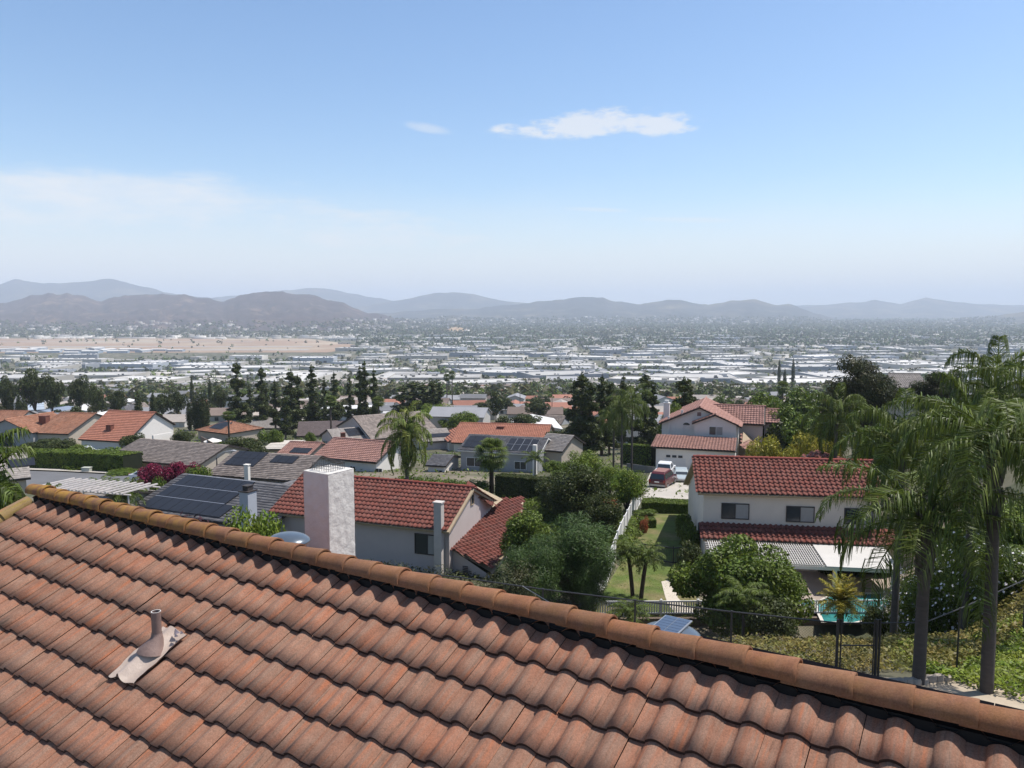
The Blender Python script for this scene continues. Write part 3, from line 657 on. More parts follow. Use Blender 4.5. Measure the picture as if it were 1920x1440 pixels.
Wr = atz(838, 1024, -16.6)          # near low corner beside the gable wall
e1 = atz(925, 1074, -18.05); e2 = at(963, 1008, 0+56.5); e3 = at(938, 946, 60.0)
tri_roof(h2, [Wr, e1, at(975, 992, 58.5), at(982, 940, 64.5), at(936, 938, 63.0), at(915, 962, 60.6)], GZ, 'S', red_tile, U, seed=9, W=.36, E=.44)
mb = MB(); lo = h2.location
q = [Wr+Vector((.25, .1, -.2)), e1+Vector((-.3, .15, -.2)), at(966, 1000, 58.2)+Vector((-.4, 0, -.3))]
for p, r_ in zip(q[:-1], q[1:]): mb.poly([p-lo, Vector((p.x, p.y, -24))-lo, Vector((r_.x, r_.y, -24))-lo, r_-lo])
mb.build('wall', pink, h2)
mb = MB(); p = Wr+(e1-Wr)*.34+Vector((0, -.02, -.75))-lo; d_ = (e1-Wr); d_.z = 0; d_.normalize()
for i in range(6): mb.add([p+Vector((0, 0, -.12*i)), p+d_*.42+Vector((0, 0, -.12*i)), p+d_*.42+Vector((0, 0, -.12*i-.07))+Vector((0, -.05, 0)), p+Vector((0, 0, -.12*i-.07))+Vector((0, -.05, 0))], [(0, 1, 2, 3)])
mb.build('vent_grille', frame_d, h2)
# small rear cross gable showing over the main ridge on the right
PLg = atz(936, 948, -14.6)
pa, pb_, pc, pd = at(877, 902, 60.5), at(944, 935, 62.0), at(925, 950, 59.5), at(887, 914.5, 57.6)
tri_roof(h2, [pc, pb_, pa, pd], GZ, 'S', red_tile, U, seed=12)
# low roof over the porch in front of the wall
pp = [atz(690, 1050, -20.3), atz(788, 1068, -20.3)]; Up = (pp[1]-pp[0]).normalized()
roof_plane(h2, pp[0]+Vector((-2, 0, 0)), U, V_, 6.5, 1.5, .42, 'S', red_tile, name='porch_roof', W=.36, E=.44)

# ---------------- right house with the patio cover ----------------
PL, U, Lr0 = ez_pts((1309, 923.5), (1513, 930.3), -13.2)
Lr = 13.2; V_ = Vector((-U.y, U.x, 0))
h3 = root_at('white_house', PL, GZ, 'two-storey white house with a red barrel-tile roof and a white patio cover by the pool')
tan3 = math.tan(R(22.5)); a3 = 4.35
f3 = gable(h3, PL, U, Lr, a3, 10.5, tan3, 'S', red_tile, cream, tan_trim, GZ, over=.55, side=.45, ext=3, W=.37, E=.45, capm=red_cap, seed=15)
window(f3, 'F', 1.35, -15.15, 1.85, 1.05, fm=frame_d, pm=blind); window(f3, 'F', 5.9, -15.2, 1.85, 1.05, fm=frame_d, pm=blind); window(f3, 'F', 9.9, -15.2, 1.85, 1.05, fm=frame_d, pm=blind)
window(f3, 'L', 10.6, -18.0, 1.0, 1.5, fm=frame_d, panes=1)
# skirt roof
sk = f3['A']-V_*1.75+Vector((0, 0, 0)); skz = atz(1322, 1002, 0.001)
SZ = -15.55; tansk = .42
skp = Vector((sk.x, sk.y, SZ-1.75*tansk+.0))-U*.15
SL3 = 14.9
roof_plane(h3, skp, U, V_, SL3, 1.75, tansk, 'S', red_tile, name='skirt_roof', W=.37, E=.45, seed=18)
deckp(h3, [skp-Vector((0, 0, .06)), skp+U*SL3-Vector((0, 0, .06)), skp+U*SL3+V_*1.72+Vector((0, 0, 1.72*tansk-.06)), skp+V_*1.72+Vector((0, 0, 1.72*tansk-.06))], tan_trim, name='skirt_fascia')
mb = MB(); q = [Vector((p.x, p.y, 0)) for p in (f3['A']-V_*1.2+U*.05, f3['A']-V_*1.2+U*(SL3-.4))]
lo = h3.location
mb.poly([q[0]+Vector((0, 0, -21))-lo, q[1]+Vector((0, 0, -21))-lo, q[1]+Vector((0, 0, SZ-.8))-lo, q[0]+Vector((0, 0, SZ-.8))-lo])
A_ = f3['A']+U*.05; mb.poly([Vector((A_.x, A_.y, -21))-lo, q[0]+Vector((0, 0, -21))-lo, q[0]+Vector((0, 0, SZ-.72))-lo, Vector((A_.x, A_.y, SZ-.2))-lo])
mb.build('wall', cream, h3)
ff = dict(f3); ff['A'] = f3['A']-V_*1.2
window(ff, 'F', 9.2, -18.4, 2.6, 1.7, fm=frame_d, name='sliding_door'); window(ff, 'F', 5.6, -18.0, 1.8, 1.2, fm=frame_w)
pwhite = mat('patio_white', (.52, .50, .47), .7, .06, 1)
# patio cover: lattice on the left, solid on the right
pc0 = Vector((skp.x, skp.y, skp.z-.10)); zc = skp.z-.12; depth = 3.9
pcx = lambda u, v, z=0.0: Vector((skp.x, skp.y, 0))+U*u-V_*v+Vector((0, 0, zc+z-v*.055))-lo
mb = MB()
for i in range(46):
    u = .3+i*.155
    if u > 7.3: break
    mb.add([pcx(u, 0), pcx(u+.05, 0), pcx(u+.05, depth), pcx(u, depth), pcx(u, 0, .05), pcx(u+.05, 0, .05), pcx(u+.05, depth, .05), pcx(u, depth, .05)], [(0, 1, 5, 4), (1, 2, 6, 5), (2, 3, 7, 6), (3, 0, 4, 7), (4, 5, 6, 7), (3, 2, 1, 0)])
po = mb.build('patio_lattice', pwhite, h3)
mb = MB(); mb.slab([pcx(7.5, depth+.2, .06), pcx(12.2, depth+.2, .06), pcx(12.2, 0, .06), pcx(7.5, 0, .06)], .09); mb.build('patio_roof', pwhite, h3)
mb = MB()
for i in range(9): 
    v = .25+i*.43
    mb.add([pcx(.1, v, -.10), pcx(7.5, v, -.10), pcx(7.5, v+.05, -.10), pcx(.1, v+.05, -.10), pcx(.1, v, -.01), pcx(7.5, v, -.01), pcx(7.5, v+.05, -.01), pcx(.1, v+.05, -.01)], [(0, 1, 5, 4), (2, 3, 7, 6), (4, 5, 6, 7), (3, 2, 1, 0), (1, 2, 6, 5), (3, 0, 4, 7)])
for v in (depth-.25,): mb.add([pcx(.0, v, -.32), pcx(12.4, v, -.32), pcx(12.4, v+.14, -.32), pcx(0, v+.14, -.32), pcx(.0, v, -.105), pcx(12.4, v, -.105), pcx(12.4, v+.14, -.105), pcx(0, v+.14, -.105)], [(0, 1, 5, 4), (2, 3, 7, 6), (4, 5, 6, 7), (3, 2, 1, 0), (1, 2, 6, 5), (3, 0, 4, 7)])
mb.build('patio_beam', white, h3)
for u in (.4, 8.1, 11.7):
    c_ = pcx(u, depth-.18); mb = MB(); mb.box(c_.x-.1, c_.y-.1, -.2, c_.x+.1, c_.y+.1, c_.z-.3); mb.build('patio_post', white, h3)
# hip end glimpsed behind the main ridge
pk = at(1527, 845, 64); tri_roof(h3, [at(1500, 856, 60.5), at(1556, 857, 60.5), pk], GZ, 'S', red_tile, U, seed=21); tri_roof(h3, [at(1556, 857, 60.5), at(1580, 860, 68), pk], GZ, 'S', red_tile, U, seed=22)

# ---------------- far pink-roofed house with the garage ----------------
eR, eL = atz(1391.4, 801, -16.0), atz(1233.6, 794, -16.0)
cv = (eL-eR).normalized(); U4 = Vector((cv.y, -cv.x, 0)); wid = (eL-eR).length; GZ4 = -21.7
h4 = root_at('gabled_house', eR, GZ4, 'gabled white house with pale pink tiles and garage at the end of the driveway')
t4 = (atz(1311.7, 763.4, -13.0)-atz(1311.7, 763.4, -13.0)).length
apz = at(1311.7, 763.4, (eR.y+eL.y)/2).z; tan4 = (apz+16.0)/(wid/2)
f4 = gable(h4, eR, U4, 12.5, wid/2, wid/2, tan4, 'F', pink_roof, white, frame_d, GZ4, over=.5, side=.5, ext=3, W=.4, E=.5, capm=pink_roof, seed=31)
apx = (eR+eL)/2
window(f4, 'L', 2.9, -16.15, 1.05, .42, arch=True, fm=frame_w)
# bay gable projecting in front
bw0, bw1 = wid*.07, wid*.60       # metres from the right end of the front wall
fw = lambda u, v, z: Vector((eR.x, eR.y, 0))+cv*u-U4*v+Vector((0, 0, z))
bz = -15.6; bt = .42
bl, br = wid*.035, wid*.585
PLb = fw(br, 1.0, bz); 
gb = gable(h4, fw(bl, .9, bz), U4, 3.0, (br-bl)/2, (br-bl)/2, bt, 'F', pink_roof, white, frame_d, GZ4+3.2, over=.35, side=.35, ext=0, W=.4, E=.5, capm=pink_roof, seed=33, zbot=-18.2)
window(gb, 'L', 2.05, -17.15, 1.75, 1.1, fm=frame_w, pm=blind)
for u in (wid*.86, wid*.70):
    mb = MB(); p = [fw(u, -.35, 0), fw(u+.28, -.35, 0), fw(u+.28, -.55, 0), fw(u, -.55, 0)]
    zt_ = -14.95 if u > wid*.8 else -14.0
    mb.add([v+Vector((0, 0, z))-h4.location for z in (-17.9, zt_) for v in p], [(0, 1, 5, 4), (1, 2, 6, 5), (2, 3, 7, 6), (3, 0, 4, 7), (4, 5, 6, 7)]); mb.build('pilaster', white, h4)
mb = MB(); p = at(1311, 774, eR.y+1)-h4.location; mb.box(p.x-.25, p.y-.1, p.z-.45, p.x+.25, p.y+.1, p.z+.1); mb.build('gable_vent', mat('brown_vent', (.16, .11, .10), .8), h4)
# garage block and its skirt roof
gzL, gzR = atz(1222, 837.7, -18.0), atz(1381, 846, -18.0); Ug = (gzR-gzL).normalized(); Vg = Vector((-Ug.y, Ug.x, 0)); Lg = (gzR-gzL).length
roof_plane(h4, gzL, Ug, Vg, Lg, 6.6, .10, 'F', pink_roof, name='garage_roof', W=.4, E=.5, seed=35)
deckp(h4, [gzL-Vector((0, 0, .06)), gzR-Vector((0, 0, .06)), gzR+Vg*6.6+Vector((0, 0, 6.6*.10-.06)), gzL+Vg*6.6+Vector((0, 0, 6.6*.10-.06))], frame_d, name='fascia')
gA = gzL+Vg*.5+Ug*.5; gB = gzL+Vg*.5+Ug*(Lg-.2); gC = gB+Vg*6; gD = gA+Vg*6
mb = MB()
P = lambda p, z: Vector((p.x, p.y, z))-h4.location
for p, q in ((gA, gB), (gB, gC), (gD, gA)): mb.poly([P(p, GZ4-2), P(q, GZ4-2), P(q, -18.0), P(p, -18.0)])
mb.build('wall', white, h4)
fg = dict(A=gA, B=gB, C=gC, D=gD, U=Ug, V=Vg, root=h4)
gd = mat('garage_door', (.62, .61, .60), .6, .03, 3)
for (u0, w_) in ((1.15, 2.75), (4.45, 5.3)):
    mb = MB(); o_ = gA+Ug*u0-Vg*.03; up = Vector((0, 0, 1))
    for k in range(4):
        z0 = GZ4+.05+k*.56; mb.poly([P(o_, z0), P(o_+Ug*w_, z0), P(o_+Ug*w_, z0+.53), P(o_, z0+.53)])
    go = mb.build('garage_door', gd, h4)
    mb = MB(); n_ = 3 if w_ < 4 else 6
    for i in range(n_):
        a_ = u0+.2+i*(w_-.4)/n_; b_ = a_+(w_-.4)/n_-.22; z0 = GZ4+2.35
        mb.poly([P(gA+Ug*a_-Vg*.05, z0-.02), P(gA+Ug*b_-Vg*.05, z0-.02), P(gA+Ug*b_-Vg*.05, z0+.3), P(gA+Ug*a_-Vg*.05, z0+.3)])
    mb.build('garage_glazing', glass, go)
# cross wing to the right
wE = atz(1392, 794.7, -15.6); wE2 = atz(1430, 794.7, -15.6)
Uw = (-cv); Vw = U4
wl = fw(-.3, -6.0, 0)
w0 = fw(wid*.5, -4.4, -16.15)
gable(h4, w0, -cv, wid*.5+3.0, 4.2, 4.2, .50, 'F', pink_roof, pink, frame_d, GZ4, over=.5, side=.3, ext=3, W=.4, E=.5, capm=pink_roof, seed=37)
gable(h4, fw(-2.6, -5.6, -16.0), -cv, 2.6, 3.4, 3.4, .45, 'F', pink_roof, pink, frame_d, GZ4, over=.5, side=.3, ext=3, W=.4, E=.5, capm=pink_roof, seed=38)
# low side roof falling to the right
tri_roof(h4, [fw(-.1, 1.4, -18.6), fw(-4.6, -3.5, -20.3), fw(-2.6, -6.2, -18.9), fw(-.1, -4.0, -17.2)], GZ4, 'F', pink_roof, cv, seed=39, W=.4, E=.5)
chimney(h4, at(1250, 776, eL.y+4.5).xy, math.atan2(U4.x, U4.y), .8, .85, -23, at(1250, 756, eL.y+4.5).z, white, cap=True, spark=frame_w)
mb = MB(); sk_ = at(1270, 775, eL.y+4.8)-h4.location; mb.slab([sk_, sk_+Vector((1.3, .1, .45)), sk_+Vector((1.5, .9, .5)), sk_+Vector((.2, .8, .05))], .1); mb.build('skylight', white, h4)

# ---------------- charcoal roof packed with solar panels, left ----------------
PL, U, Lr = ez_pts((237, 955), (470, 987), -15.9)
h5 = root_at('solar_house', PL, -20, 'blue-grey house with a charcoal roof packed with solar panels')
aa = 5.9; tn = .30
f5 = gable(h5, PL, U, Lr+1.6, aa, aa, tn, 'C', slate_roof, grey_w, frame_d, -20, over=.5, side=.3, ext=3, E=.36, seed=41, cap=False)
panels(f5, .9, .45, 8, 1, 'black solar panel in the rows that cover the roof', fm=panel_b, ph=1.75); panels(f5, .9, 2.3, 7, 1, None, fm=panel_b, ph=1.75); panels(f5, .9, 4.15, 7, 1, None, fm=panel_b, ph=1.75)
mb = MB(); sl_ = (f5['V']+Vector((0, 0, tn))).normalized(); n_ = f5['U'].cross(sl_)
for s in (2.22, 4.07, 5.92):
    p = f5['PL']-h5.location+f5['U']*.9+sl_*s+n_*.13; mb.add([p, p+f5['U']*7.3, p+f5['U']*7.3+sl_*.05, p+sl_*.05], [(0, 1, 2, 3)])
mb.build('panel_rail', mat('silver_rail', (.6, .6, .62), .35, 0, metal=.7), h5)
cc = at(466, 960, 56.5); chimney(h5, (cc.x, cc.y), math.atan2(U.x, U.y), .8, .92, -25, at(463, 921, cc.y).z, mat('blue_grey_stucco', (.40, .42, .46), .9, .05, 2), capm=frame_d, spark=True)
eR_ = atz(522, 946, -16.2); g5 = gable(h5, eR_, Vector((.39, .92, 0)), 6, 2.2, 2.2, .42, 'C', slate_roof, grey_w, frame_w, -20, over=.4, side=.3, ext=3, E=.36, seed=44, cap=False)

# ---------------- grey two-storey house with panels, centre ----------------
PL, U, Lr = ez_pts((858, 843.5), (1005, 852), -18.9)
h6 = root_at('panel_house', PL, -24.2, 'grey two-storey house with solar panels upstairs and on its patio roof, behind the dark hedge')
f6 = gable(h6, PL, U, Lr+.5, 4.6, 4.6, .33, 'C', slate_roof, grey_w, frame_w, -24.2, over=.4, side=.3, ext=3, E=.36, seed=51, cap=False)
panels(f6, .4, .8, 3, 2, 'black solar panel on the upper roof', fm=panel_b); panels(f6, 6.4, .6, 4, 2, None)
window(f6, 'F', .9, -21.1, 2.2, 1.15); window(f6, 'F', 4.6, -21.1, 1.4, 1.0); window(f6, 'F', 7.7, -21.1, 1.6, 1.0)
V6 = f6['V']; s6 = f6['A']-V6*2.2; s6 = Vector((s6.x, s6.y, -22.9))-f6['U']*.5
roof_plane(h6, s6, f6['U'], V6, Lr+.5, 2.2, .3, 'C', slate_roof, name='skirt_roof', E=.36, seed=53)
deckp(h6, [s6-Vector((0, 0, .06)), s6+f6['U']*(Lr+.5)-Vector((0, 0, .06)), s6+f6['U']*(Lr+.5)+V6*2.18+Vector((0, 0, .59)), s6+V6*2.18+Vector((0, 0, .59))], frame_w, name='fascia')
mb = MB(); q0, q1 = s6+V6*.5, s6+V6*.5+f6['U']*Lr; mb.poly([Vector((q0.x, q0.y, -27))-h6.location, Vector((q1.x, q1.y, -27))-h6.location, q1-h6.location, q0-h6.location]); mb.build('wall', grey_w, h6)
pt = atz(866, 892, -24.0)-h6.location; U6 = f6['U']
mb = MB(); mb.slab([pt, pt+U6*6.6, pt+U6*7.4+V6*3.0+Vector((0, 0, .3)), pt+U6*.8+V6*3.0+Vector((0, 0, .3))], .18); po = mb.build('patio_roof', frame_w, h6)
for i in range(5):
    b_ = pt+U6*(.35+i*1.2)+V6*.35+Vector((0, 0, .12)); mb = MB(); mb.slab([b_, b_+U6*1.1, b_+U6*1.7+V6*2.2+Vector((0, 0, .22)), b_+U6*.6+V6*2.2+Vector((0, 0, .22))], .04); mb.build('solar_panel', panel_m, po)
for u in (.2, 3.3, 6.4): c_ = pt+U6*u+V6*.15; mb = MB(); mb.box(c_.x-.07, c_.y-.07, c_.z-3, c_.x+.07, c_.y+.07, c_.z-.19); mb.build('patio_post', frame_w, h6)
PLs = atz(1000, 838, -18.2)
g6 = gable(h6, atz(1002, 842, -18.9), (atz(1044, 846, -18.9)-atz(1002, 842, -18.9)).normalized(), 4.2, 4.0, 4.0, .42, 'C', tan_roof, tanw, frame_d, -24.2, over=.4, side=.3, ext=3, E=.36, seed=55, cap=False)
chimney(h6, at(1003, 880, 98).xy, math.atan2(U.x, U.y), .5, .5, -27, at(1003, 834, 98).z, white, cap=False)

# ---------------- more houses of the slope, described once each ----------------
def simple(name, label, eL, eR, ez, a, tan, kind, rm, wm, gz, a2=None, cat='house', chim=None, wins=(), pan=None, hip=False, over=.45, E=.4, fm=None, seed=60, Lx=0, **kw):
    PL, U, Lr = ez_pts(eL, eR, ez); o = root_at(name, PL, gz, label, cat)
    f = gable(o, PL, U, Lr+Lx, a, a2 or a, tan, kind, rm, wm, fm or frame_d, gz, over=over, side=.35, ext=4, E=E, seed=seed, cap=(kind == 'F'), hip=hip, **kw)
    for wv in wins: window(f, *wv)
    if chim: 
        px, py0, D, wx, m_, spk = chim; c_ = at(px, py0, D); chimney(o, (c_.x, c_.y), math.atan2(U.x, U.y), wx, wx*.8, gz, c_.z, m_, spark=spk)
    if pan:
        for (u0, s0, nu, ns) in pan: panels(f, u0, s0, nu, ns, None, fm=panel_b)
    return f
simple('brown_roof_house', 'long single-storey house with a mottled brown shake roof behind the magenta bougainvillea', (197, 859), (352, 873), -20.5, 6.2, .30, 'C', brown_roof, tanw, -24, wins=[('F', 3.2, -22.6, 2.2, 1.3), ('F', 8.0, -22.6, 1.6, 1.3), ('R', 7.2, -22.4, 1.3, 1.2)], seed=61, Lx=1.5)
simple('brown_roof_house', 'single-storey brown-roofed house with solar panels beside the street lamp', (386, 890), (556, 902), -19.3, 5.6, .34, 'C', brown_roof, grey_w, -22.3, wins=[('F', 3.0, -21.6, 1.8, 1.2), ('F', 7.6, -21.6, 1.6, 1.2)], pan=[(.8, 2.4, 4, 2), (6.4, 3.6, 3, 1)], chim=(463, 872, 83, .5, white, False), seed=63)
simple('orange_roof_house', 'tall white house with a bright salmon tile roof and a blank white gable wall', (146, 824), (238, 829), -24.6, 8.0, .57, 'F', orange_roof, white, -28, chim=(206, 797, 149.0, 1.1, brick_m, False), seed=65, E=.5, a2=5.5)
simple('rust_roof_house', 'low house with a streaky rust tile roof and a dark brick chimney at the left', (58, 812), (128, 814), -24.8, 8.5, .36, 'F', rust_roof, tanw, -27.5, chim=(83, 780, 161, 1.6, brick_m, False), seed=67, E=.5)
simple('rust_roof_house', 'grey garage wing with a low rust tile gable at the far left edge', (-12, 799), (-4, 806), -24.6, 6.0, .38, 'F', rust_roof, grey_w, -28.5, seed=69, E=.5) if False else None
# garage wing, gable towards the camera
eR_, eL_ = atz(62, 812, -24.6), atz(-40, 807, -24.6); cv_ = (eL_-eR_).normalized(); Ug_ = Vector((cv_.y, -cv_.x, 0))
o = root_at('garage_wing_house', eR_, -28.3, 'grey gabled garage with a wide door under a rust tile roof at the far left'); fgw = gable(o, eR_, Ug_, 12, (eL_-eR_).length/2, (eL_-eR_).length/2, .36, 'F', rust_roof, grey_w, frame_d, -28.3, over=.4, side=.35, E=.5, seed=70)
window(fgw, 'L', 2.0, -28.1, 6.0, 2.3, name='garage_door', panes=1, pm=gd, fm=gd)
simple('white_house', 'white house with a plain gable at the far left edge behind the rust roofs', (-60, 790), (30, 791), -27.0, 5, .4, 'F', rust_roof, white, -31, seed=72, E=.5)
simple('pink_roof_house', 'white-walled two-storey house with a faded pink tile roof behind the white chimney', (585, 857), (706, 867.5), -20.2, 5.2, .36, 'F', pink_roof, white, -24.2, wins=[('F', 5.6, -22.6, .8, 1.5), ('F', 9.6, -22.4, 1.0, 1.3)], seed=73, E=.45)
simple('orange_long_house', 'long low house with an orange clay roof and a square dark chimney in the middle', (846, 830), (1026, 835), -24.7, 7.4, .36, 'F', orange_roof, cream, -28, chim=(939, 800, 149, 1.3, brick_m, False), seed=75, E=.5)
eR_, eL_ = atz(909, 826, -25.0), atz(839, 829, -25.0); cv_ = (eL_-eR_).normalized(); Ug_ = Vector((cv_.y, -cv_.x, 0))
o = root_at('gabled_wing_house', eR_, -28.0, 'cream gabled house with orange tile edges between the tall palm and the fan palm'); fx = gable(o, eR_, Ug_, 9, (eL_-eR_).length/2, (eL_-eR_).length/2, .42, 'F', orange_roof, cream, frame_d, -28.5, over=.4, side=.35, E=.5, seed=76)
window(fx, 'L', 1.2, -27.3, .8, 1.4); window(fx, 'L', 4.0, -27.3, 1.4, 1.4)
simple('shake_roof_house', 'large brown shake roof rising behind the yellow-green queen palm', (696, 824), (828, 812), -26.5, 11, .33, 'C', brown_roof, pink, -30, seed=77, E=.6)
simple('tan_panel_house', 'low house with one dark solar strip on its tan roof right of the queen palm', (790, 829), (842, 826), -25.2, 5.5, .3, 'C', tan_roof, pink, -28, pan=[(1.4, 1.6, 5, 1)], seed=79, E=.5, Lx=1)
simple('hip_roof_house', 'small stucco house with an orange hip roof and blue-black solar panels beside the bare slope', (366, 806.5), (417, 813), -26.5, 5.0, .36, 'F', rust_roof, tanw, -30.2, hip=True, pan=[(3.0, 1.4, 4, 2)], wins=[('F', 1.5, -29.2, 1.2, 1.1)], seed=81, E=.5, Lx=1.5)
simple('grey_ranch_house', 'pale grey ranch house with solar panels on its roof among the tall dark pines', (462, 803), (535, 803), -31.5, 8, .25, 'C', tan_roof, tanw, -34.5, pan=[(6.5, 5.2, 6, 2)], seed=83, E=.7)
simple('mauve_roof_house', 'low house with a plain mauve-brown roof behind the parked white car', (556, 818), (650, 815), -28.6, 8.2, .27, 'C', mauve_roof, tanw, -31.5, wins=[('F', 3, -31.2, 2.5, 1.6)], seed=85, E=.6)
simple('panel_roof_house', 'small tan gabled house with three solar panels below the tall thin palm', (628, 828), (696, 822), -26.8, 5.2, .36, 'C', tan_roof, pink, -30, pan=[(3.5, 1.6, 6, 2)], chim=(643, 812, 148, .8, brick_m, False), seed=87, E=.6)
simple('flat_carport_house', 'low red-tiled shed roof with a dark solar panel in front of the pale flat roof', (512, 857), (575, 860), -22.0, 5.2, .28, 'F', pink_roof, tanw, -24.5, pan=[(1.8, 1.6, 3, 1)], seed=89, E=.5)
simple('flat_roof_shed', 'pale cream flat-roofed outbuilding right of the grey-green shrubs', (492, 842), (545, 842), -24.0, 4.5, .06, 'C', mat('pale_flat_roof', (.55, .50, .44), .9, .06, .5), tanw, -27, seed=91, E=1.2, cat='outbuilding')
simple('hilltop_house', 'tan-roofed house on the knoll between the two dark trees at the right', (1682, 727), (1745, 728), -13.2, 5.5, .36, 'F', tan_roof, tanw, -17, seed=93, E=.5)
simple('corner_house', 'low grey-roofed house with a pale wall at the left edge beside the road', (-40, 905), (58, 895), -14.6, 5.2, .28, 'C', tan_roof, tanw, -17.8, pan=[(2.2, 2.2, 2, 1)], seed=95, E=.4)
f17 = simple('tan_roof_house', 'pale tan roof with black panels showing just over the ridge at the left', (60, 965), (125, 973), -15.3, 4.6, .28, 'C', tan_roof, tanw, -18.6, pan=[(1.2, 1.6, 3, 1)], seed=97, E=.35)
simple('blue_roof_house', 'small white-gabled house with a pale blue-grey metal roof behind the rust roofs', (50, 770), (84, 768), -33, 6, .3, 'C', mat('pale_blue_metal', (.38, .44, .52), .6, .04, 1), white, -37, seed=99, E=2)
simple('lean_roof_house', 'dark blue low house with a thin white roof edge left of the salmon roof', (102, 774), (152, 764), -33.5, 4.5, .12, 'C', mat('dusty_blue_roof', (.20, .24, .31), .7, .06, 1), tanw, -37, seed=101, E=2, fm=frame_w)
simple('white_gable_house', 'small white-gabled grey-roofed house directly above the salmon roof', (238, 772), (262, 770), -37.5, 5, .4, 'C', slate_roof, white, -41, seed=103, E=1)
simple('brown_gable_house', 'small house with a brown roof and white end left of the lone cypress', (264, 770), (285, 768), -38, 6, .4, 'C', brown_roof, white, -41.5, seed=105, E=1)
simple('grey_gabled_house', 'grey gabled house with a pale end wall just right of the long orange roof', (998, 793), (1052, 796), -33.5, 5, .4, 'C', brown_roof, grey_w, -37, seed=107, E=.8)

simple('white_annex', 'small white annex with a grey roof just right of the yellow-green queen palm', (796, 872), (836, 874), -20.6, 3.5, .25, 'C', slate_roof, white, -23, seed=109, E=.4, wins=[('F', 1.0, -22.2, 1.0, .9)])
# ---------------- vegetation kit ----------------
def leafm(name, a, b, trans=.22, isl=.45, sp=.22):
    return mat(name, a, .5, .22, 1.3, isl, spec=sp, col2=b, c2sc=.9, c2lo=.40, c2hi=.62, trans=trans)
LD = leafm('leaf_dark', (0.040, 0.056, 0.013), (0.072, 0.083, 0.020)); LM = leafm('leaf_mid', (0.084, 0.128, 0.017), (0.125, 0.163, 0.021))
LB = leafm('leaf_bright', (0.121, 0.187, 0.022), (0.194, 0.231, 0.031)); LO = leafm('leaf_olive', (0.083, 0.085, 0.030), (0.117, 0.100, 0.040))
LY = leafm('leaf_yellow_green', (0.260, 0.250, 0.030), (0.360, 0.270, 0.040)); LG = leafm('leaf_grey_green', (0.074, 0.122, 0.030), (0.054, 0.090, 0.022))
LBR = leafm('leaf_brownish', (0.060, 0.056, 0.022), (0.050, 0.062, 0.022)); LP = leafm('leaf_purple', (0.065, 0.025, 0.035), (0.040, 0.030, 0.030))
MAG = leafm('magenta_bracts', (0.210, 0.014, 0.049), (0.112, 0.014, 0.035), .15); WHF = mat('white_petals', (.75, .72, .74), .7, 0); RF = leafm('red_orange_bloom', (0.380, 0.080, 0.040), (0.300, 0.160, 0.060))
bark = mat('bark', (.11, .085, .065), .95, .3, 5, bump=.6, bsc=12); palmb = mat('palm_trunk_bark', (.085, .072, .064), .95, .18, 3, bump=.7, bsc=18, stretch=(1, 1, 5)); palmd = mat('dark_palm_bark', (.075, .055, .042), .95, .3, 6, bump=.8, bsc=12)
PF = leafm('palm_leaf', (0.068, 0.102, 0.017), (0.112, 0.144, 0.023), .25); PFD = leafm('palm_leaf_deep', (0.075, 0.110, 0.014), (0.115, 0.143, 0.028), .3, .45, .30); PFY = leafm('palm_leaf_yellow', (0.200, 0.220, 0.050), (0.120, 0.170, 0.035), .25)
def unit(v): return v/np.maximum(1e-9, np.linalg.norm(v, axis=-1, keepdims=True))
def leaves(cl, n, s, w=.45, shell=.35, r0=None, up=.35, droop=0.0, seed=1):
    """cl (k,6) clump centres and radii; n leaves; s leaf length; rhombic leaves around the clump shells"""
    r0 = np.random.default_rng(seed); cl = np.asarray(cl, float); a = (cl[:, 3]*cl[:, 4]+cl[:, 3]*cl[:, 5]); pick = r0.choice(len(cl), n, p=a/a.sum())
    d = unit(r0.normal(size=(n, 3))); rad = 1-shell*r0.random(n)**1.6; c = cl[pick, :3]+d*cl[pick, 3:]*rad[:, None]
    nn = unit(d*.8+r0.normal(size=(n, 3))*.65+np.array([0, 0, up])); t = unit(np.cross(nn, r0.normal(size=(n, 3))));  t[:, 2] -= droop; t = unit(t); b = unit(np.cross(nn, t))
    L_ = s*r0.uniform(.6, 1.35, n)[:, None]
    V = np.stack([c-t*L_*.5, c+b*L_*w*.5, c+t*L_*.5, c-b*L_*w*.5], 1).reshape(-1, 3)
    return V, np.arange(4*n).reshape(n, 4)
def clumps(R_, H, k, rc, seed=1, base=0.0, flat=1.0, top=1.0, lean=0.0):
    """crown of k clumps filling an ellipsoid of radius R_ and height H whose bottom is at base"""
    r0 = np.random.default_rng(seed); out = []
    for i in range(k):
        d = unit(r0.normal(size=3)); rr = r0.uniform(.35, .95)
        x, y, z = d[0]*rr*(R_-rc*.7), d[1]*rr*(R_-rc*.7), base+H/2+d[2]*rr*(H/2-rc*.6)
        q = rc*r0.uniform(.65, 1.25); out.append((x, y, z, q, q, q*.8*flat))
    return out
def limbs(mb, cl, z0, zf, r, seed=1, n=8):
    r0 = random.Random(seed)
    ks = r0.sample(range(len(cl)), min(n, len(cl)))
    for k in ks:
        c = cl[k]; m = Vector((c[0]*.35, c[1]*.35, zf+(c[2]-zf)*.45)); mb.tube([(0, 0, zf*r0.uniform(.7, 1)), m, (c[0], c[1], c[2])], [r*.55, r*.35, r*.12], 5)
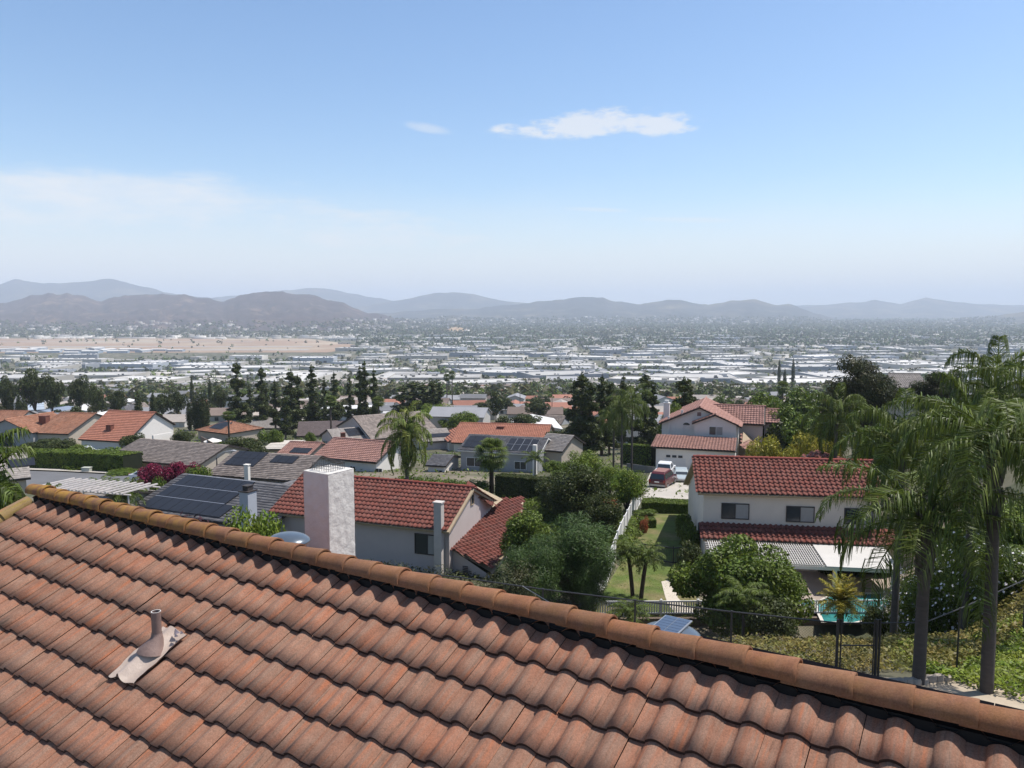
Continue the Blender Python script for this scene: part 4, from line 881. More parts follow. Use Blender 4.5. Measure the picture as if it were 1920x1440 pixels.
def tree_proto(name, R_, H, trunk_h, leafmat, n=6000, s=.18, k=26, rc=None, seed=1, w=.45, tr=.16, droop=0, shell=.4, crown='crown', up=.35, mats2=None):
    o = bpy.data.objects.new(name, None); o.empty_display_size = .2
    cl = clumps(R_, H-trunk_h, k, rc or R_*.36, seed, trunk_h)
    mb = MB(); mb.tube([(0, 0, -.8), (.02, 0, trunk_h*.5), (0, .03, trunk_h+(H-trunk_h)*.35)], [tr*1.25, tr, tr*.6], 8); limbs(mb, cl, 0, trunk_h+.1, tr, seed)
    C.objects.link(o); mb.build('trunk', bark, o)
    V, Q = leaves(cl, n, s, w, shell, seed=seed, droop=droop, up=up); mesh_np(crown, V, Q, leafmat, o); return o
def shrub_proto(name, R_, H, leafmat, n=2500, s=.14, k=14, seed=1, w=.5, rc=None, shell=.45, droop=0):
    o = bpy.data.objects.new(name, None); C.objects.link(o)
    cl = clumps(R_, H*1.1, k, rc or min(R_, H)*.42, seed, -.1)
    mb = MB(); limbs(mb, cl, 0, .25, .08, seed, 7); mb.build('stems', bark, o)
    V, Q = leaves(cl, n, s, w, shell, seed=seed, droop=droop); mesh_np('foliage', V, Q, leafmat, o); return o
def conifer_proto(name, R_, H, leafmat, n=4000, s=.35, seed=1, kind='pine', w=.4):
    r0 = np.random.default_rng(seed); cl = []
    if kind == 'cypress':
        for i in range(14): t = (i+.5)/14; r = R_*math.sin(math.pi*(t*.86+.12))**.7; cl.append((r0.normal(0, .06), r0.normal(0, .06), .3+t*(H-.3), r, r, H/14*1.1))
    else:
        for i in range(34):
            t = r0.uniform(.12, .98) ; r = R_*(1.02-t)**.55*r0.uniform(.75, 1.1); a = r0.uniform(0, 6.28); q = R_*.34*(1.25-t*.7)
            cl.append((math.cos(a)*r*.62, math.sin(a)*r*.62, t*H, q*1.2, q*1.2, q*r0.uniform(.5, .9)))
        for i in range(6): t = .25+.7*i/5; cl.append((0, 0, t*H, R_*.4*(1.15-t), R_*.4*(1.15-t), H*.09))
    o = bpy.data.objects.new(name, None); C.objects.link(o)
    MB().tube([(0, 0, -.8), (0, 0, H*.5), (0, 0, H*.93)], [H*.016+.05, H*.011+.03, .03], 7).build('trunk', bark, o)
    V, Q = leaves(cl, n, s, w, .5, seed=seed, up=.1); mesh_np('crown', V, Q, leafmat, o); return o
def fronds(nf, L_, el0, el1, droop, nl, ll, lw, seed=1, hang=.8, c=(0, 0, 0), twist=.25, Vy=None):
    """feather palm crown: arching rachises with two rows of drooping leaflets"""
    r0 = np.random.default_rng(seed); V = []; Q = []; b = 0
    for f in range(nf):
        az = f*2.39996+r0.normal(0, .15); tt = f/max(1, nf-1); el = R(el1+(el0-el1)*tt+r0.normal(0, 5)); L1 = L_*r0.uniform(.85, 1.08)*(1 if tt < .85 else .8)
        K = 14; s = np.linspace(0, 1, K); d = np.array([math.cos(az), math.sin(az)]); dr = droop*r0.uniform(.8, 1.25)
        ang = el-dr*s**1.35; ds = L1/(K-1); hx = np.concatenate([[0], np.cumsum(np.cos(ang[:-1])*ds)]); hz_ = np.concatenate([[0], np.cumsum(np.sin(ang[:-1])*ds)])
        P = np.stack([c[0]+d[0]*hx, c[1]+d[1]*hx, c[2]+hz_], -1)
        T = unit(np.gradient(P, axis=0)); side = np.array([-d[1], d[0], 0.]); 
        # rachis as a thin ribbon pair
        wr = .035*(1-s*.8)*(L_/3)
        for nrm in (side, np.array([0, 0, 1.])):
            vv = np.concatenate([P-nrm*wr[:, None], P+nrm*wr[:, None]]); V.append(vv); a = np.arange(K-1); Q.append(b+np.stack([a, a+1, a+1+K, a+K], -1)); b += 2*K
        u = np.linspace(.10, .99, nl); base = np.stack([np.interp(u, s, P[:, i]) for i in range(3)], -1); tg = unit(np.stack([np.interp(u, s, T[:, i]) for i in range(3)], -1))
        for sg in (-1, 1):
            ln = ll*np.sin(np.pi*np.clip(u*.82+.16, 0, 1))**.6*r0.uniform(.8, 1.15, nl)
            out = unit(side*sg*r0.uniform(.6, 1.1, (nl, 1))+tg*r0.uniform(.35, .75, (nl, 1))+np.array([0, 0, 1.])*r0.uniform(-.15, .3, (nl, 1)))
            m1 = base+out*(ln*.5)[:, None]; o2 = unit(out*(1-hang)+np.array([0, 0, -1.])*hang*r0.uniform(.6, 1.3, (nl, 1))); tip = m1+o2*(ln*.55)[:, None]
            wv = unit(np.cross(out, np.array([0, 0, 1.])+r0.normal(0, twist*2, (nl, 3))))*lw
            vv = np.concatenate([base-wv*.6, base+wv*.6, m1+wv, m1-wv, tip+wv*.25, tip-wv*.25]); V.append(vv); a = np.arange(nl)
            Q.append(b+np.concatenate([np.stack([a, a+nl, a+2*nl, a+3*nl], -1), np.stack([a+3*nl, a+2*nl, a+4*nl, a+5*nl], -1)])); b += 6*nl
    return np.concatenate(V), np.concatenate(Q)
def fan_fronds(nf, L_, seed=1, c=(0, 0, 0), seg=18, lw=.05):
    r0 = np.random.default_rng(seed); V = []; Q = []; b = 0
    for f in range(nf):
        az = f*2.39996; el = R(80-150*f/nf+r0.normal(0, 6)); d = np.array([math.cos(az)*math.cos(el), math.sin(az)*math.cos(el), math.sin(el)]); c0 = np.array(c)
        hub = c0+d*L_*.5-np.array([0, 0, .1*L_*(f/nf)]); side = unit(np.cross(d, [0, 0, 1.])+1e-6); upv = np.cross(side, d); w_ = side*.03
        V.append(np.array([c0-w_, c0+w_, hub+w_, hub-w_])); Q.append(np.array([[0, 1, 2, 3]])+b); b += 4
        for k in range(seg):
            a = R(-105+210*k/(seg-1)); dd = unit(d*math.cos(a)+side*math.sin(a)); m = hub+dd*L_*.38; tip = m+unit(dd*.7+np.array([0, 0, -.75]))*L_*.2*r0.uniform(.7, 1.2); wv = unit(np.cross(dd, upv))*lw
            V.append(np.array([hub-wv*.3, hub+wv*.3, m+wv, m-wv, tip+wv*.2, tip-wv*.2])); Q.append(np.array([[0, 1, 2, 3], [3, 2, 4, 5]])+b); b += 6
    return np.concatenate(V), np.concatenate(Q)
def palm_proto(name, Ht, L_, nf, leafmat, tr=.18, el0=-35, el1=78, droop=1.7, nl=44, ll=.62, lw=.018, hang=.75, seed=1, lean=(0, 0), bk=None, boots=0, skirt=0):
    o = bpy.data.objects.new(name, None); C.objects.link(o)
    mb = MB(); K = 9
    pts = [(lean[0]*(i/K)**1.6, lean[1]*(i/K)**1.6, -1.0+(Ht+1.0)*i/K) for i in range(K+1)]
    rs = [tr*(1.25 if i == 0 else 1.0-.18*i/K) for i in range(K+1)]
    mb.tube(pts, rs, 12)
    o_t = mb.build('trunk', bk or palmb, o, True)
    if boots:     # old leaf bases below the crown
        mb = MB(); rb_ = random.Random(seed)
        for i in range(boots):
            t = 1-.34*i/boots; p = Vector((lean[0]*t**1.6, lean[1]*t**1.6, Ht*t)); a = i*2.4; dv = Vector((math.cos(a), math.sin(a), 0)); ll_ = tr*rb_.uniform(1.5, 2.6)
            mb.tube([p+dv*tr*.7+Vector((0, 0, -tr)), p+dv*tr*1.15+Vector((0, 0, ll_*.5)), p+dv*tr*(1.5 if t > .9 else 1.05)+Vector((0, 0, ll_*1.3))], [tr*.5, tr*.36, tr*.1], 5)
        mb.build('leaf_bases', bk or palmb, o)
    top = (lean[0], lean[1], Ht)
    V, Q = fronds(nf, L_, el0, el1, droop, nl, ll, lw, seed, hang, top); mesh_np('crown', V, Q, leafmat, o)
    if skirt: V, Q = fronds(skirt, L_*.8, -80, -55, .5, int(nl*.6), ll*.8, lw, seed+50, .9, top); mesh_np('dead_fronds', V, Q, LBR, o)
    return o
def fanpalm_proto(name, Ht, L_, nf, leafmat, tr=.2, seed=1, seg=18, lw=.05, bk=None):
    o = bpy.data.objects.new(name, None); C.objects.link(o)
    MB().tube([(0, 0, -1), (.03, 0, Ht*.5), (0, 0, Ht)], [tr*1.3, tr, tr*.9], 10).build('trunk', bk or palmd, o, True)
    V, Q = fan_fronds(nf, L_, seed, (0, 0, Ht), seg, lw); mesh_np('crown', V, Q, leafmat, o); return o
USED = set()
def put(proto, P, label, cat, group=None, s=1.0, rz=None, sz=None):
    o = proto if proto.name not in USED else copy_tree(proto)
    if o is proto: USED.add(proto.name)
    o.location = P; o.rotation_euler = (0, 0, random.uniform(0, 6.28) if rz is None else rz); o.scale = (s, s, sz or s)
    for k in ('label', 'category', 'group'): 
        if k in o: del o[k]
    return tag(o, label, cat, group)
def hmeas(py_top, P, D):     # world z seen at py_top in that column
    v = ray(960, py_top); return v.z*(D/v.y)
def put_top(proto, H0, px, D, ytop, label, cat, group=None, rz=None, wx=None, zoff=0.0):
    """stand on the ground at (px, D), height so that the top shows at ytop"""
    P = gp(px, D); P.z += zoff; H = hmeas(ytop, P, D)-P.z; s = H/H0; w_ = s if wx is None else wx
    o = put(proto, P, label, cat, group, w_, rz, s); return o
# ---- queen palms of the right-hand bank (near) ----
qp = palm_proto('queen_palm', 4.4, 3.4, 19, PFD, tr=.17, el0=-20, el1=66, droop=1.75, nl=62, ll=.9, lw=.017, hang=.78, seed=3, boots=26)
P = gp(1722, 19.9); P.z = g(P.x, P.y); put(qp, P, 'tall queen palm whose thick grey trunk rises from the dry ground nearest the ridge', 'palm tree', 'queen palms at the right', rz=.4)
qp2 = palm_proto('queen_palm', 6.5, 3.1, 19, PFD, tr=.165, el0=-20, el1=64, droop=1.75, nl=62, ll=.9, lw=.017, hang=.78, seed=13, lean=(.15, 0), boots=10)
put(qp2, gp(1850, 19.3), 'tallest queen palm, its trunk on the bank at the right edge beside bright groundcover', 'palm tree', 'queen palms at the right', rz=2)
qp3 = palm_proto('queen_palm', 6.2, 3.1, 17, PFD, tr=.15, el0=-30, el1=72, droop=1.8, nl=60, ll=.85, lw=.02, hang=.8, seed=23)
for px, D, yt, lab, rz in ((1674, 31, 745, 'queen palm with feathery drooping crown directly above the red roof end', 1.0), (1806, 35, 725, 'queen palm whose thin trunk stands before the grey wall, left of its twin', 2.2), (1842, 37, 660, 'queen palm whose thin trunk stands before the grey wall, right of its twin', 4.1), (1925, 27, 655, 'queen palm half cut off by the right edge of the view', 5.0), (1560, 62, 735, 'queen palm beyond the red roof, left of the dark eucalyptus', .9)):
    P = gp(px, D); H = hmeas(yt, P, D)-P.z; s = 1.0; o = put(qp3, P, lab, 'palm tree', 'queen palms at the right', s, rz, (H-2.0)/6.2)
# ---- garden palms and others ----
yp = palm_proto('queen_palm', 5.4, 3.4, 30, PFY, tr=.2, el0=-62, el1=84, droop=2.1, nl=60, ll=.8, lw=.03, hang=.85, seed=33, boots=8)
P = gp(764, 72); put(yp, P, 'big yellow-green queen palm with shaggy hanging fronds behind the pink stucco house', 'palm tree', None, 1.0, 1, 1.0); yp.scale[2] = (hmeas(812, P, 72)-P.z)/5.4
fp = fanpalm_proto('fan_palm', 4.4, 2.0, 44, PF, tr=.22, seed=4)
put_top(fp, 6.0, 922, 82, 822, 'stout fan palm with a round crown in front of the grey panelled house', 'palm tree', wx=1.05)
kp = palm_proto('king_palm', 4.2, 2.3, 12, PF, tr=.10, el0=5, el1=80, droop=1.4, nl=40, ll=.6, lw=.03, hang=.5, seed=41)
put_top(kp, 5.6, 1003, 84, 843, 'slender young palm beside the fan palm in front of the grey house', 'palm tree', wx=.8)
for px, D, yt, lab in ((1165, 96, 752, 'left one of two tall queen palms beyond the driveway garden'), (1184, 99, 740, 'right one of two tall queen palms beyond the driveway garden'), (1150, 104, 775, 'shorter queen palm just left of the two tall ones')):
    P = gp(px, D); put(qp3, P, lab, 'palm tree', 'queen palms beside the driveway', 1.0, random.uniform(0, 6), (hmeas(yt, P, D)-P.z-.9)/6.2)
pg = palm_proto('pygmy_palm', 2.3, 1.35, 26, PF, tr=.13, el0=-10, el1=80, droop=1.6, nl=36, ll=.34, lw=.014, hang=.45, seed=51, lean=(.35, 0), bk=palmd)
Pg = lambda px, D: gp(px, D)
put(pg, Pg(1188, 49), 'left palm of the leaning pair on the side lawn', 'palm tree', 'small garden palms', 1.15, 3.3, 1.25); put(pg, Pg(1200, 48.5), 'right palm of the leaning pair on the side lawn', 'palm tree', 'small garden palms', 1.15, .2, 1.2)
put(pg, Pg(1176, 43.5), 'short feathery palm alone by the white picket fence', 'palm tree', 'small garden palms', 1.2, 1.2, .8)
bp_ = palm_proto('bamboo_palm', 3.1, 1.5, 16, PF, tr=.08, el0=-5, el1=82, droop=1.5, nl=46, ll=.4, lw=.016, hang=.55, seed=61)
P = gp(1392, 37); put(bp_, P, 'thin-stemmed feather palm growing up in front of the round tree', 'palm tree', None, 1.1, 0, (hmeas(1120, P, 37)-P.z)/3.1)
bp2 = palm_proto('spiky_palm', 2.0, 1.15, 46, LY, tr=.16, el0=-25, el1=85, droop=.8, nl=26, ll=.3, lw=.014, hang=.2, seed=71, bk=palmd)
P = gp(1573, 36.5); put(bp2, P, 'spiky yellow-green palm in front of the swimming pool', 'palm tree', None, 1.15, 0, (hmeas(1130, P, 36.5)-P.z)/2.0)
for px, D, yt, lab in ((188, 62, 908, 'bushy dwarf palm left of its neighbour above the ridge beside the road'), (232, 60, 912, 'bushy dwarf palm nearest the charcoal solar roof beside the road')):
    P = gp(px, D); put(pg, P, lab, 'palm tree', None, 1.3, 1, (hmeas(yt, P, D)-P.z)/2.8)
lp = palm_proto('king_palm', 4.0, 2.3, 12, PF, tr=.15, el0=-20, el1=70, droop=1.5, nl=50, ll=.8, lw=.03, hang=.6, seed=81)
P = gp(-8, 30); put(lp, P, 'large arching palm fronds at the left edge beside the ridge end', 'palm tree', None, 1.0, 0, (hmeas(915, P, 30)-P.z)/4.0)
put_top(kp, 5.6, 97, 52, 903, 'small wispy palm inside the white railing by the road', 'palm tree', wx=.5)
# washingtonia: thin trunk, small round crown
wp = fanpalm_proto('fan_palm', 9.0, 1.5, 40, PFD, tr=.16, seed=5, seg=12, lw=.07, bk=bark)
GW = 'tall thin fan palms across the slope'
for px, D, yt, lab in ((621, 170, 740, 'thin fan palm rising over the mauve-brown roof among the pines'), (711, 180, 742, 'leaning-looking thin fan palm just left of the big brown shake roof'), (52, 250, 710, 'thin fan palm before the cluster of dark cypresses at far left'), (430, 165, 770, 'fan palm beside the pale ranch house roof'), (848, 420, 694, 'lone thin fan palm on the edge of the warehouses'), (838, 430, 700, 'shorter fan palm beside the lone thin one at the warehouses'), (1465, 190, 712, 'fan palm left of the dark eucalyptus on the far slope'), (1445, 130, 740, 'bushy fan palm at the corner of the pale pink tile roof')):
    P = gp(px, D); H = hmeas(yt, P, D)-P.z; k = D/150; put(wp, P, lab, 'palm tree', GW, .9+.25*k, None, H/10.4)
# ---- big near shrubs and trees ----
ft = tree_proto('round_tree', 4.0, 6.4, .5, LM, n=42000, s=.22, k=60, rc=1.05, seed=7, w=.5, tr=.2, shell=.3)
P = gp(1392, 43.0); put(ft, P, 'large round dark green tree in front of the patio cover', 'tree', None, 1.08, .5, (hmeas(1003, P, 43)-P.z)/6.2)
f_2 = tree_proto('dark_shrub_tree', 1.9, 3.4, .3, LD, n=9000, s=.15, k=22, rc=.7, seed=8, w=.5, tr=.12)
put_top(f_2, 3.4, 1452, 36.5, 1110, 'dark bushy tree at the foot of the round tree beside the picket fence', 'tree')
put_top(f_2, 3.4, 1640, 43.0, 1128, 'low twiggy shrub between the pool and the lowest oleander', 'shrub', wx=.55)
fn = tree_proto('feathery_shrub', 3.2, 6.3, .2, LG, n=42000, s=.26, k=44, rc=.95, seed=9, w=.12, tr=.14, shell=.8, up=.6)
put_top(fn, 6.3, 1078, 47, 950, 'big feathery grey-green shrub filling the corner along the white fence', 'shrub', wx=1.12)
put_top(fn, 6.3, 1112, 45.8, 1010, 'lower feathery shrub leaning on the tall white fence', 'shrub', wx=.55)
put_top(fn, 6.3, 1003, 44.5, 1000, 'smaller feathery shrub in front of the pink stucco house', 'shrub', wx=.8)
fo_ = tree_proto('leafy_tree', 1.6, 4.6, .4, LM, n=9000, s=.16, k=22, rc=.6, seed=10, w=.5)
put_top(fo_, 4.6, 985, 53, 936, 'upright leafy tree at the end of the low red roof', 'tree')
fr = tree_proto('dry_shrub', 1.5, 3.2, .2, LBR, n=7000, s=.16, k=18, rc=.55, seed=12, w=.18, shell=.9)
for px, D, yt, lab in ((955, 42, 1055, 'brownish twiggy shrub under the low red roof corner'), (900, 36, 1095, 'twiggy shrub behind the wire fence left of the pink wall'), (805, 38, 1065, 'twiggy shrub behind the ridge under the pale chimney'), (728, 38, 1045, 'dark twiggy shrub just right of the white chimney')): put_top(fr, 3.2, px, D, yt, lab, 'shrub', 'dry shrubs behind the wire fence')
bsh = tree_proto('bushy_tree', 3.0, 4.6, .3, LD, n=14000, s=.2, k=34, rc=.9, seed=14, w=.5)
put_top(bsh, 4.6, 1086, 67, 872, 'broad dark bushy tree beyond the feathery shrub', 'tree', wx=1.15)
put_top(bsh, 4.6, 1040, 70, 895, 'dark bushy tree just left of the broad one', 'tree', wx=.8)
put_top(bsh, 4.6, 1125, 62, 925, 'dark bushy tree in front of the lime-green shrubs', 'tree', wx=.7)
brt = tree_proto('bright_tree', 2.4, 4.0, .2, LB, n=10000, s=.22, k=26, rc=.8, seed=15, w=.3, shell=.6)
for px, D, yt, lab, wx in ((1092, 84, 838, 'bright lime-green shrub behind the broad dark tree', 1.1), (1142, 78, 868, 'lime-green shrub left of the driveway', .8), (1175, 70, 872, 'leafy green shrub beside the driveway edge', .9), (1120, 80, 880, 'green shrub between the lime-green ones', .8), (820, 210, 752, 'bright green tree above the long orange roof', 3.0)): put_top(brt, 4.0, px, D, yt, lab, 'shrub' if D < 100 else 'tree', 'lime-green shrubs by the driveway' if D < 100 else None, wx=wx)
ys = shrub_proto('yellow_green_shrub', 2.1, 3.0, LB, n=22000, s=.15, k=34, seed=16, w=.5)
put_top(ys, 3.0, 476, 36, 950, 'bright yellow-green shrub left of the white chimney', 'shrub', wx=1.0)
ps = shrub_proto('purple_shrub', 1.3, 2.4, LP, n=5000, s=.14, k=14, seed=17, w=.35)
put_top(ps, 2.4, 370, 37, 955, 'dark purple-leaved shrub below the solar roof', 'shrub')
bg_ = shrub_proto('bougainvillea', 3.0, 2.0, MAG, n=7000, s=.2, k=18, seed=18, w=.6)
put_top(bg_, 2.0, 285, 88, 870, 'magenta bougainvillea, the left one below the brown shake roof', 'shrub', 'magenta bougainvillea', wx=.85); put_top(bg_, 2.0, 337, 87, 867, 'magenta bougainvillea, the right one nearest the street lamp', 'shrub', 'magenta bougainvillea', wx=.8)
gs = shrub_proto('green_shrub', 1.6, 2.0, LM, n=3500, s=.2, k=14, seed=19)
gd_ = shrub_proto('dark_green_shrub', 1.6, 2.2, LD, n=3500, s=.22, k=14, seed=20)
yb = shrub_proto('yellow_shrub', 1.6, 2.2, LY, n=4500, s=.24, k=14, seed=21, w=.25)
def many(proto, H0, rows, cat, group):
    for (px, D, yt, wx, lab) in rows: put_top(proto, H0, px, D, yt, lab, cat, group, wx=wx)
many(gs, 2.0, [(372, 86, 868, 1.0, 'green shrub beside the right bougainvillea'), (300, 70, 885, .8, 'pale green plant below the magenta flowers'), (1210, 70, 955, .8, 'green shrub at the foot of the driveway hedge'), (1178, 66, 972, .9, 'green shrub outside the tall white fence'), (1165, 58, 1000, .8, 'lower green shrub outside the tall white fence'), (1280, 62, 955, .6, 'shrub against the white gable wall'), (1290, 58, 970, .7, 'second shrub against the white gable wall'), (1215, 46, 1165, .35, 'low round bush just behind the picket fence'), (1278, 45, 1168, .4, 'low round bush at the path end by the picket fence')], 'shrub', 'green garden shrubs')
many(yb, 2.2, [(1415, 84, 815, 1.3, 'golden-green bamboo palm clump beside the pink tile roof'), (1450, 80, 802, 1.6, 'taller golden-green clump right of the pink tile roof'), (1500, 78, 790, 1.6, 'golden-green clump beyond the red roof ridge'), (1480, 74, 825, 1.0, 'low golden clump just over the red ridge'), (1530, 70, 800, 1.5, 'golden-green clump nearest the queen palm crown'), (1152, 77, 928, .9, 'orange-tinged shrub left of the tall white fence')], 'shrub', 'golden-green clumps beyond the red ridge')
rf = shrub_proto('red_flowering_shrub', 1.2, 1.2, RF, n=2200, s=.16, k=10, seed=24)
put_top(rf, 1.2, 1147, 74, 934, 'red flowering shrub beyond the feathery shrub', 'shrub', wx=.9); put_top(rf, 1.2, 1207, 64, 966, 'orange flowering bush inside the white fence', 'shrub', wx=.45)
# white flowering oleander bank
ol = shrub_proto('oleander', 2.3, 3.6, LM, n=12000, s=.17, k=24, seed=25, w=.28)
r0 = np.random.default_rng(3); cl = clumps(2.4, 3.9, 20, 1.0, 25, -.1); V, Q = leaves(cl, 420, .13, .9, .08, seed=77, up=1.0); tag(mesh_np('flowers', V, Q, WHF, ol), kind='stuff')
many(ol, 3.6, [(1700, 42, 1085, .85, 'white-flowering oleander right of the pool, the lowest one'), (1740, 39, 1045, .95, 'white-flowering oleander between the two palm trunks, front'), (1785, 38, 1015, 1.05, 'white-flowering oleander between the palm trunks, behind'), (1835, 36, 1000, 1.0, 'white-flowering oleander beside the right palm trunk'), (1890, 36, 1020, 1.1, 'white-flowering oleander at the right edge')], 'shrub', 'white-flowering oleanders on the bank')
many(brt, 4.0, [(1845, 42, 930, 1.0, 'yellowish shrub behind the right palm trunk'), (1790, 45, 960, 1.1, 'yellowish shrub behind the oleanders'), (1905, 42, 930, 1.2, 'yellow-green shrub at the right edge behind the palm'), (1735, 50, 975, .9, 'yellowish shrub near the end of the skirt roof')], 'shrub', 'yellow-green shrubs behind the oleanders')
many(gd_, 2.2, [(1612, 53, 1062, .55, 'dark planting under the patio cover, left clump'), (1650, 53, 1058, .6, 'dark planting under the patio cover, right clump'), (1556, 53, 1060, .6, 'dark planting beside the first patio post'), (1290, 53, 1015, .8, 'dark shrub in the shade beside the white house'), (1460, 110, 790, 1.6, 'dark shrub mass beyond the pink tile roof'), (60, 28, 925, .7, 'dark shrub at the ridge end'), (40, 33, 915, .9, 'dark shrub left of the ridge end')], 'shrub', 'dark green shrubs')
# eucalyptus and dark trees to the right
eu = tree_proto('eucalyptus', 3.7, 11, 1.5, LBR, n=26000, s=.26, k=40, rc=.98, seed=29, w=.32, tr=.3, shell=.65)
P = gp(1618, 92); put(eu, P, 'tall dark brown-green eucalyptus left of the tan hilltop roof', 'tree', 'dark eucalyptus trees', 1.25, 0, (hmeas(632, P, 92)-P.z)/11); 
P = gp(1755, 88); put(eu, P, 'dark eucalyptus right of the tan hilltop roof', 'tree', 'dark eucalyptus trees', 1.0, 2, (hmeas(672, P, 88)-P.z)/11)
P = gp(1575, 96); put(eu, P, 'lower dark eucalyptus shoulder left of the tallest one', 'tree', 'dark eucalyptus trees', .85, 4, (hmeas(678, P, 96)-P.z)/11)
vt = tree_proto('broadleaf_tree', 3.2, 6.5, 1.2, LM, n=7000, s=.34, k=30, rc=1.0, seed=27, w=.5)
vd = tree_proto('dark_broadleaf_tree', 3.2, 6.5, 1.2, LD, n=7000, s=.36, k=30, rc=1.0, seed=28, w=.5)
vo = tree_proto('olive_tree', 3.0, 5.5, 1.0, LO, n=7000, s=.34, k=30, rc=.95, seed=29, w=.5)
GR = 'garden trees on the right of the slope'
many(vt, 6.5, [(1430, 118, 720, 1.3, 'green tree behind the pale pink tile roof, left'), (1470, 112, 745, 1.1, 'green tree directly right of the pink tile roof'), (1510, 100, 765, 1.2, 'green tree below the eucalyptus'), (1550, 96, 760, 1.0, 'green tree just left of the eucalyptus foot'), (1500, 135, 712, 1.6, 'tree in the dip left of the eucalyptus'), (1650, 74, 770, 1.0, 'tree at the foot of the eucalyptus over the red roof'), (1720, 66, 760, 1.0, 'tree below the tan hilltop roof'), (1262, 118, 742, .9, 'tree behind the chimney of the pink-roofed house'), (1885, 60, 760, 1.1, 'dense tree behind the tallest queen palm')], 'tree', GR)
# cypresses / tall dark pines, mid-distance
pn = conifer_proto('pine_tree', 2.9, 17, LD, n=6500, s=.62, seed=31); pn2 = conifer_proto('pine_tree', 2.3, 17, LD, n=6000, s=.6, seed=35); cy = conifer_proto('cypress', .9, 9, LD, n=2600, s=.4, seed=33, kind='cypress')
GP = 'tall dark pines across the slope'
pines = [(447, 200, 678, 1.15, 0), (493, 215, 688, 1.0, 0), (517, 200, 712, .9, 1), (548, 190, 695, 1.1, 0), (560, 192, 702, .9, 0), (586, 195, 682, 1.15, 1), (628, 205, 697, .95, 1), (610, 210, 704, .6, 1), (657, 212, 706, .8, 1), (676, 190, 684, .9, 1), (686, 188, 676, .9, 1), (702, 186, 690, .8, 1), (536, 175, 742, .7, 0), (500, 230, 725, .8, 0), (470, 240, 720, .8, 1), (775, 235, 715, 2.1, 2), (756, 230, 722, 1.6, 2), (794, 232, 719, 1.7, 2), (812, 228, 712, 1.4, 2), (824, 225, 716, 1.1, 1), (1090, 128, 700, 1.15, 0), (1076, 132, 712, .9, 1), (1106, 126, 716, .9, 0), (1128, 134, 702, 1.0, 1), (1142, 136, 716, .7, 0), (1168, 150, 702, .8, 1), (1208, 140, 700, 1.1, 0), (1222, 142, 712, .8, 1), (1280, 122, 707, 1.2, 0), (1292, 124, 722, .9, 1)]
for i, (px, D, yt, wx, k) in enumerate(pines):
    w3 = 'left' if px < 600 else ('centre' if px < 900 else 'right')
    lab = {'left': 'tall dark pine in the row left of the white chimney line', 'centre': 'tall dark pine in the middle of the row behind the queen palm', 'right': 'tall dark pine standing behind the left side of the driveway garden'}[w3]
    P = gp(px, D); put((pn, pn2, pn)[k], P, lab, 'pine tree', {'left': 'dark pines left', 'centre': 'dark pines centre', 'right': 'dark pines right'}[w3], wx, None, (hmeas(yt, P, D)-P.z)/17*.985)
cyps = [(367, 205, 742, 1.2), (374, 204, 738, 1.2), (381, 203, 734, 1.1), (388, 204, 740, 1.1), (356, 206, 750, 1.0), (261, 215, 733, 1.3), (289, 214, 736, 1.2) , (12, 240, 725, 1.3), (20, 240, 722, 1.3), (38, 225, 740, 1.3), (46, 226, 745, 1.2), (395, 330, 708, 1.1), (361, 340, 706, 1.1), (1470, 480, 692, 1.6), (1486, 700, 672, 1.9), (1460, 700, 674, 1.8)]
for px, D, yt, wx in cyps:
    P = gp(px, D); lab = 'slim dark cypress in the tight row left of the pines' if 350 < px < 390 and D < 300 else ('slim dark cypress above the salmon roof' if 250 < px < 300 else ('slim dark cypress at the far left of the slope' if px < 60 else 'small far cypress among the distant buildings'))
    put(cy, P, lab, 'cypress', {'t': 'cypress row', 'a': 'cypresses over the salmon roof', 'f': 'cypresses far left', 'd': 'distant cypresses'}['t' if 350 < px < 390 and D < 300 else ('a' if 250 < px < 300 else ('f' if px < 60 else 'd'))], wx, None, (hmeas(yt, P, D)-P.z)/9*.98)
# left mid-distance gardens: hedges and bushes around the brown roofs
many(gs, 2.0, [(30, 120, 862, 3.0, 'green bush at the far left below the rust roof'), (75, 118, 860, 3.0, 'second green bush from the left below the rust roof'), (120, 112, 862, 2.6, 'green bush before the pale driveway patch'), (160, 106, 862, 2.6, 'wide green bush left of the brown roof'), (205, 112, 838, 3.0, 'bright bush in front of the salmon roof'), (240, 108, 845, 2.0, 'small bush at the corner of the brown roof'), (225, 98, 880, 1.8, 'green bush by the wall of the brown-roofed house')], 'shrub', 'green bushes above the road')
many(vd, 6.5, [(85, 130, 818, 1.0, 'dark tree in front of the rust roof'), (115, 128, 820, .9, 'dark tree right of the first one before the rust roof'), (60, 132, 826, .8, 'dark tree before the grey garage'), (250, 128, 808, .75, 'dark round tree against the white gable of the salmon house'), (345, 150, 803, .7, 'dark tree beside the bare slope'), (462, 118, 812, .9, 'dark tree left of the cream flat roof'), (440, 125, 818, .9, 'dark tree above the solar brown roof'), (478, 112, 828, .6, 'dark tree nearest the cream flat roof'), (1048, 140, 800, .9, 'dark tree at the right end of the long orange roof')], 'tree', 'dark garden trees of the middle slope')
many(vt, 6.5, [(150, 112, 828, .8, 'green tree by the parked white car'), (175, 108, 842, .7, 'green tree left of the brown shake roof'), (517, 140, 799, .55, 'pale green tree in front of the ranch house'), (582, 150, 806, .4, 'small tree beside the parked white car on the drive'), (870, 178, 765, 1.4, 'green tree left of the long orange roof'), (845, 190, 775, 1.2, 'green tree beside the pale chimney pole'), (1040, 95, 860, .6, 'small green tree by the grey house wall')], 'tree', 'green garden trees of the middle slope')
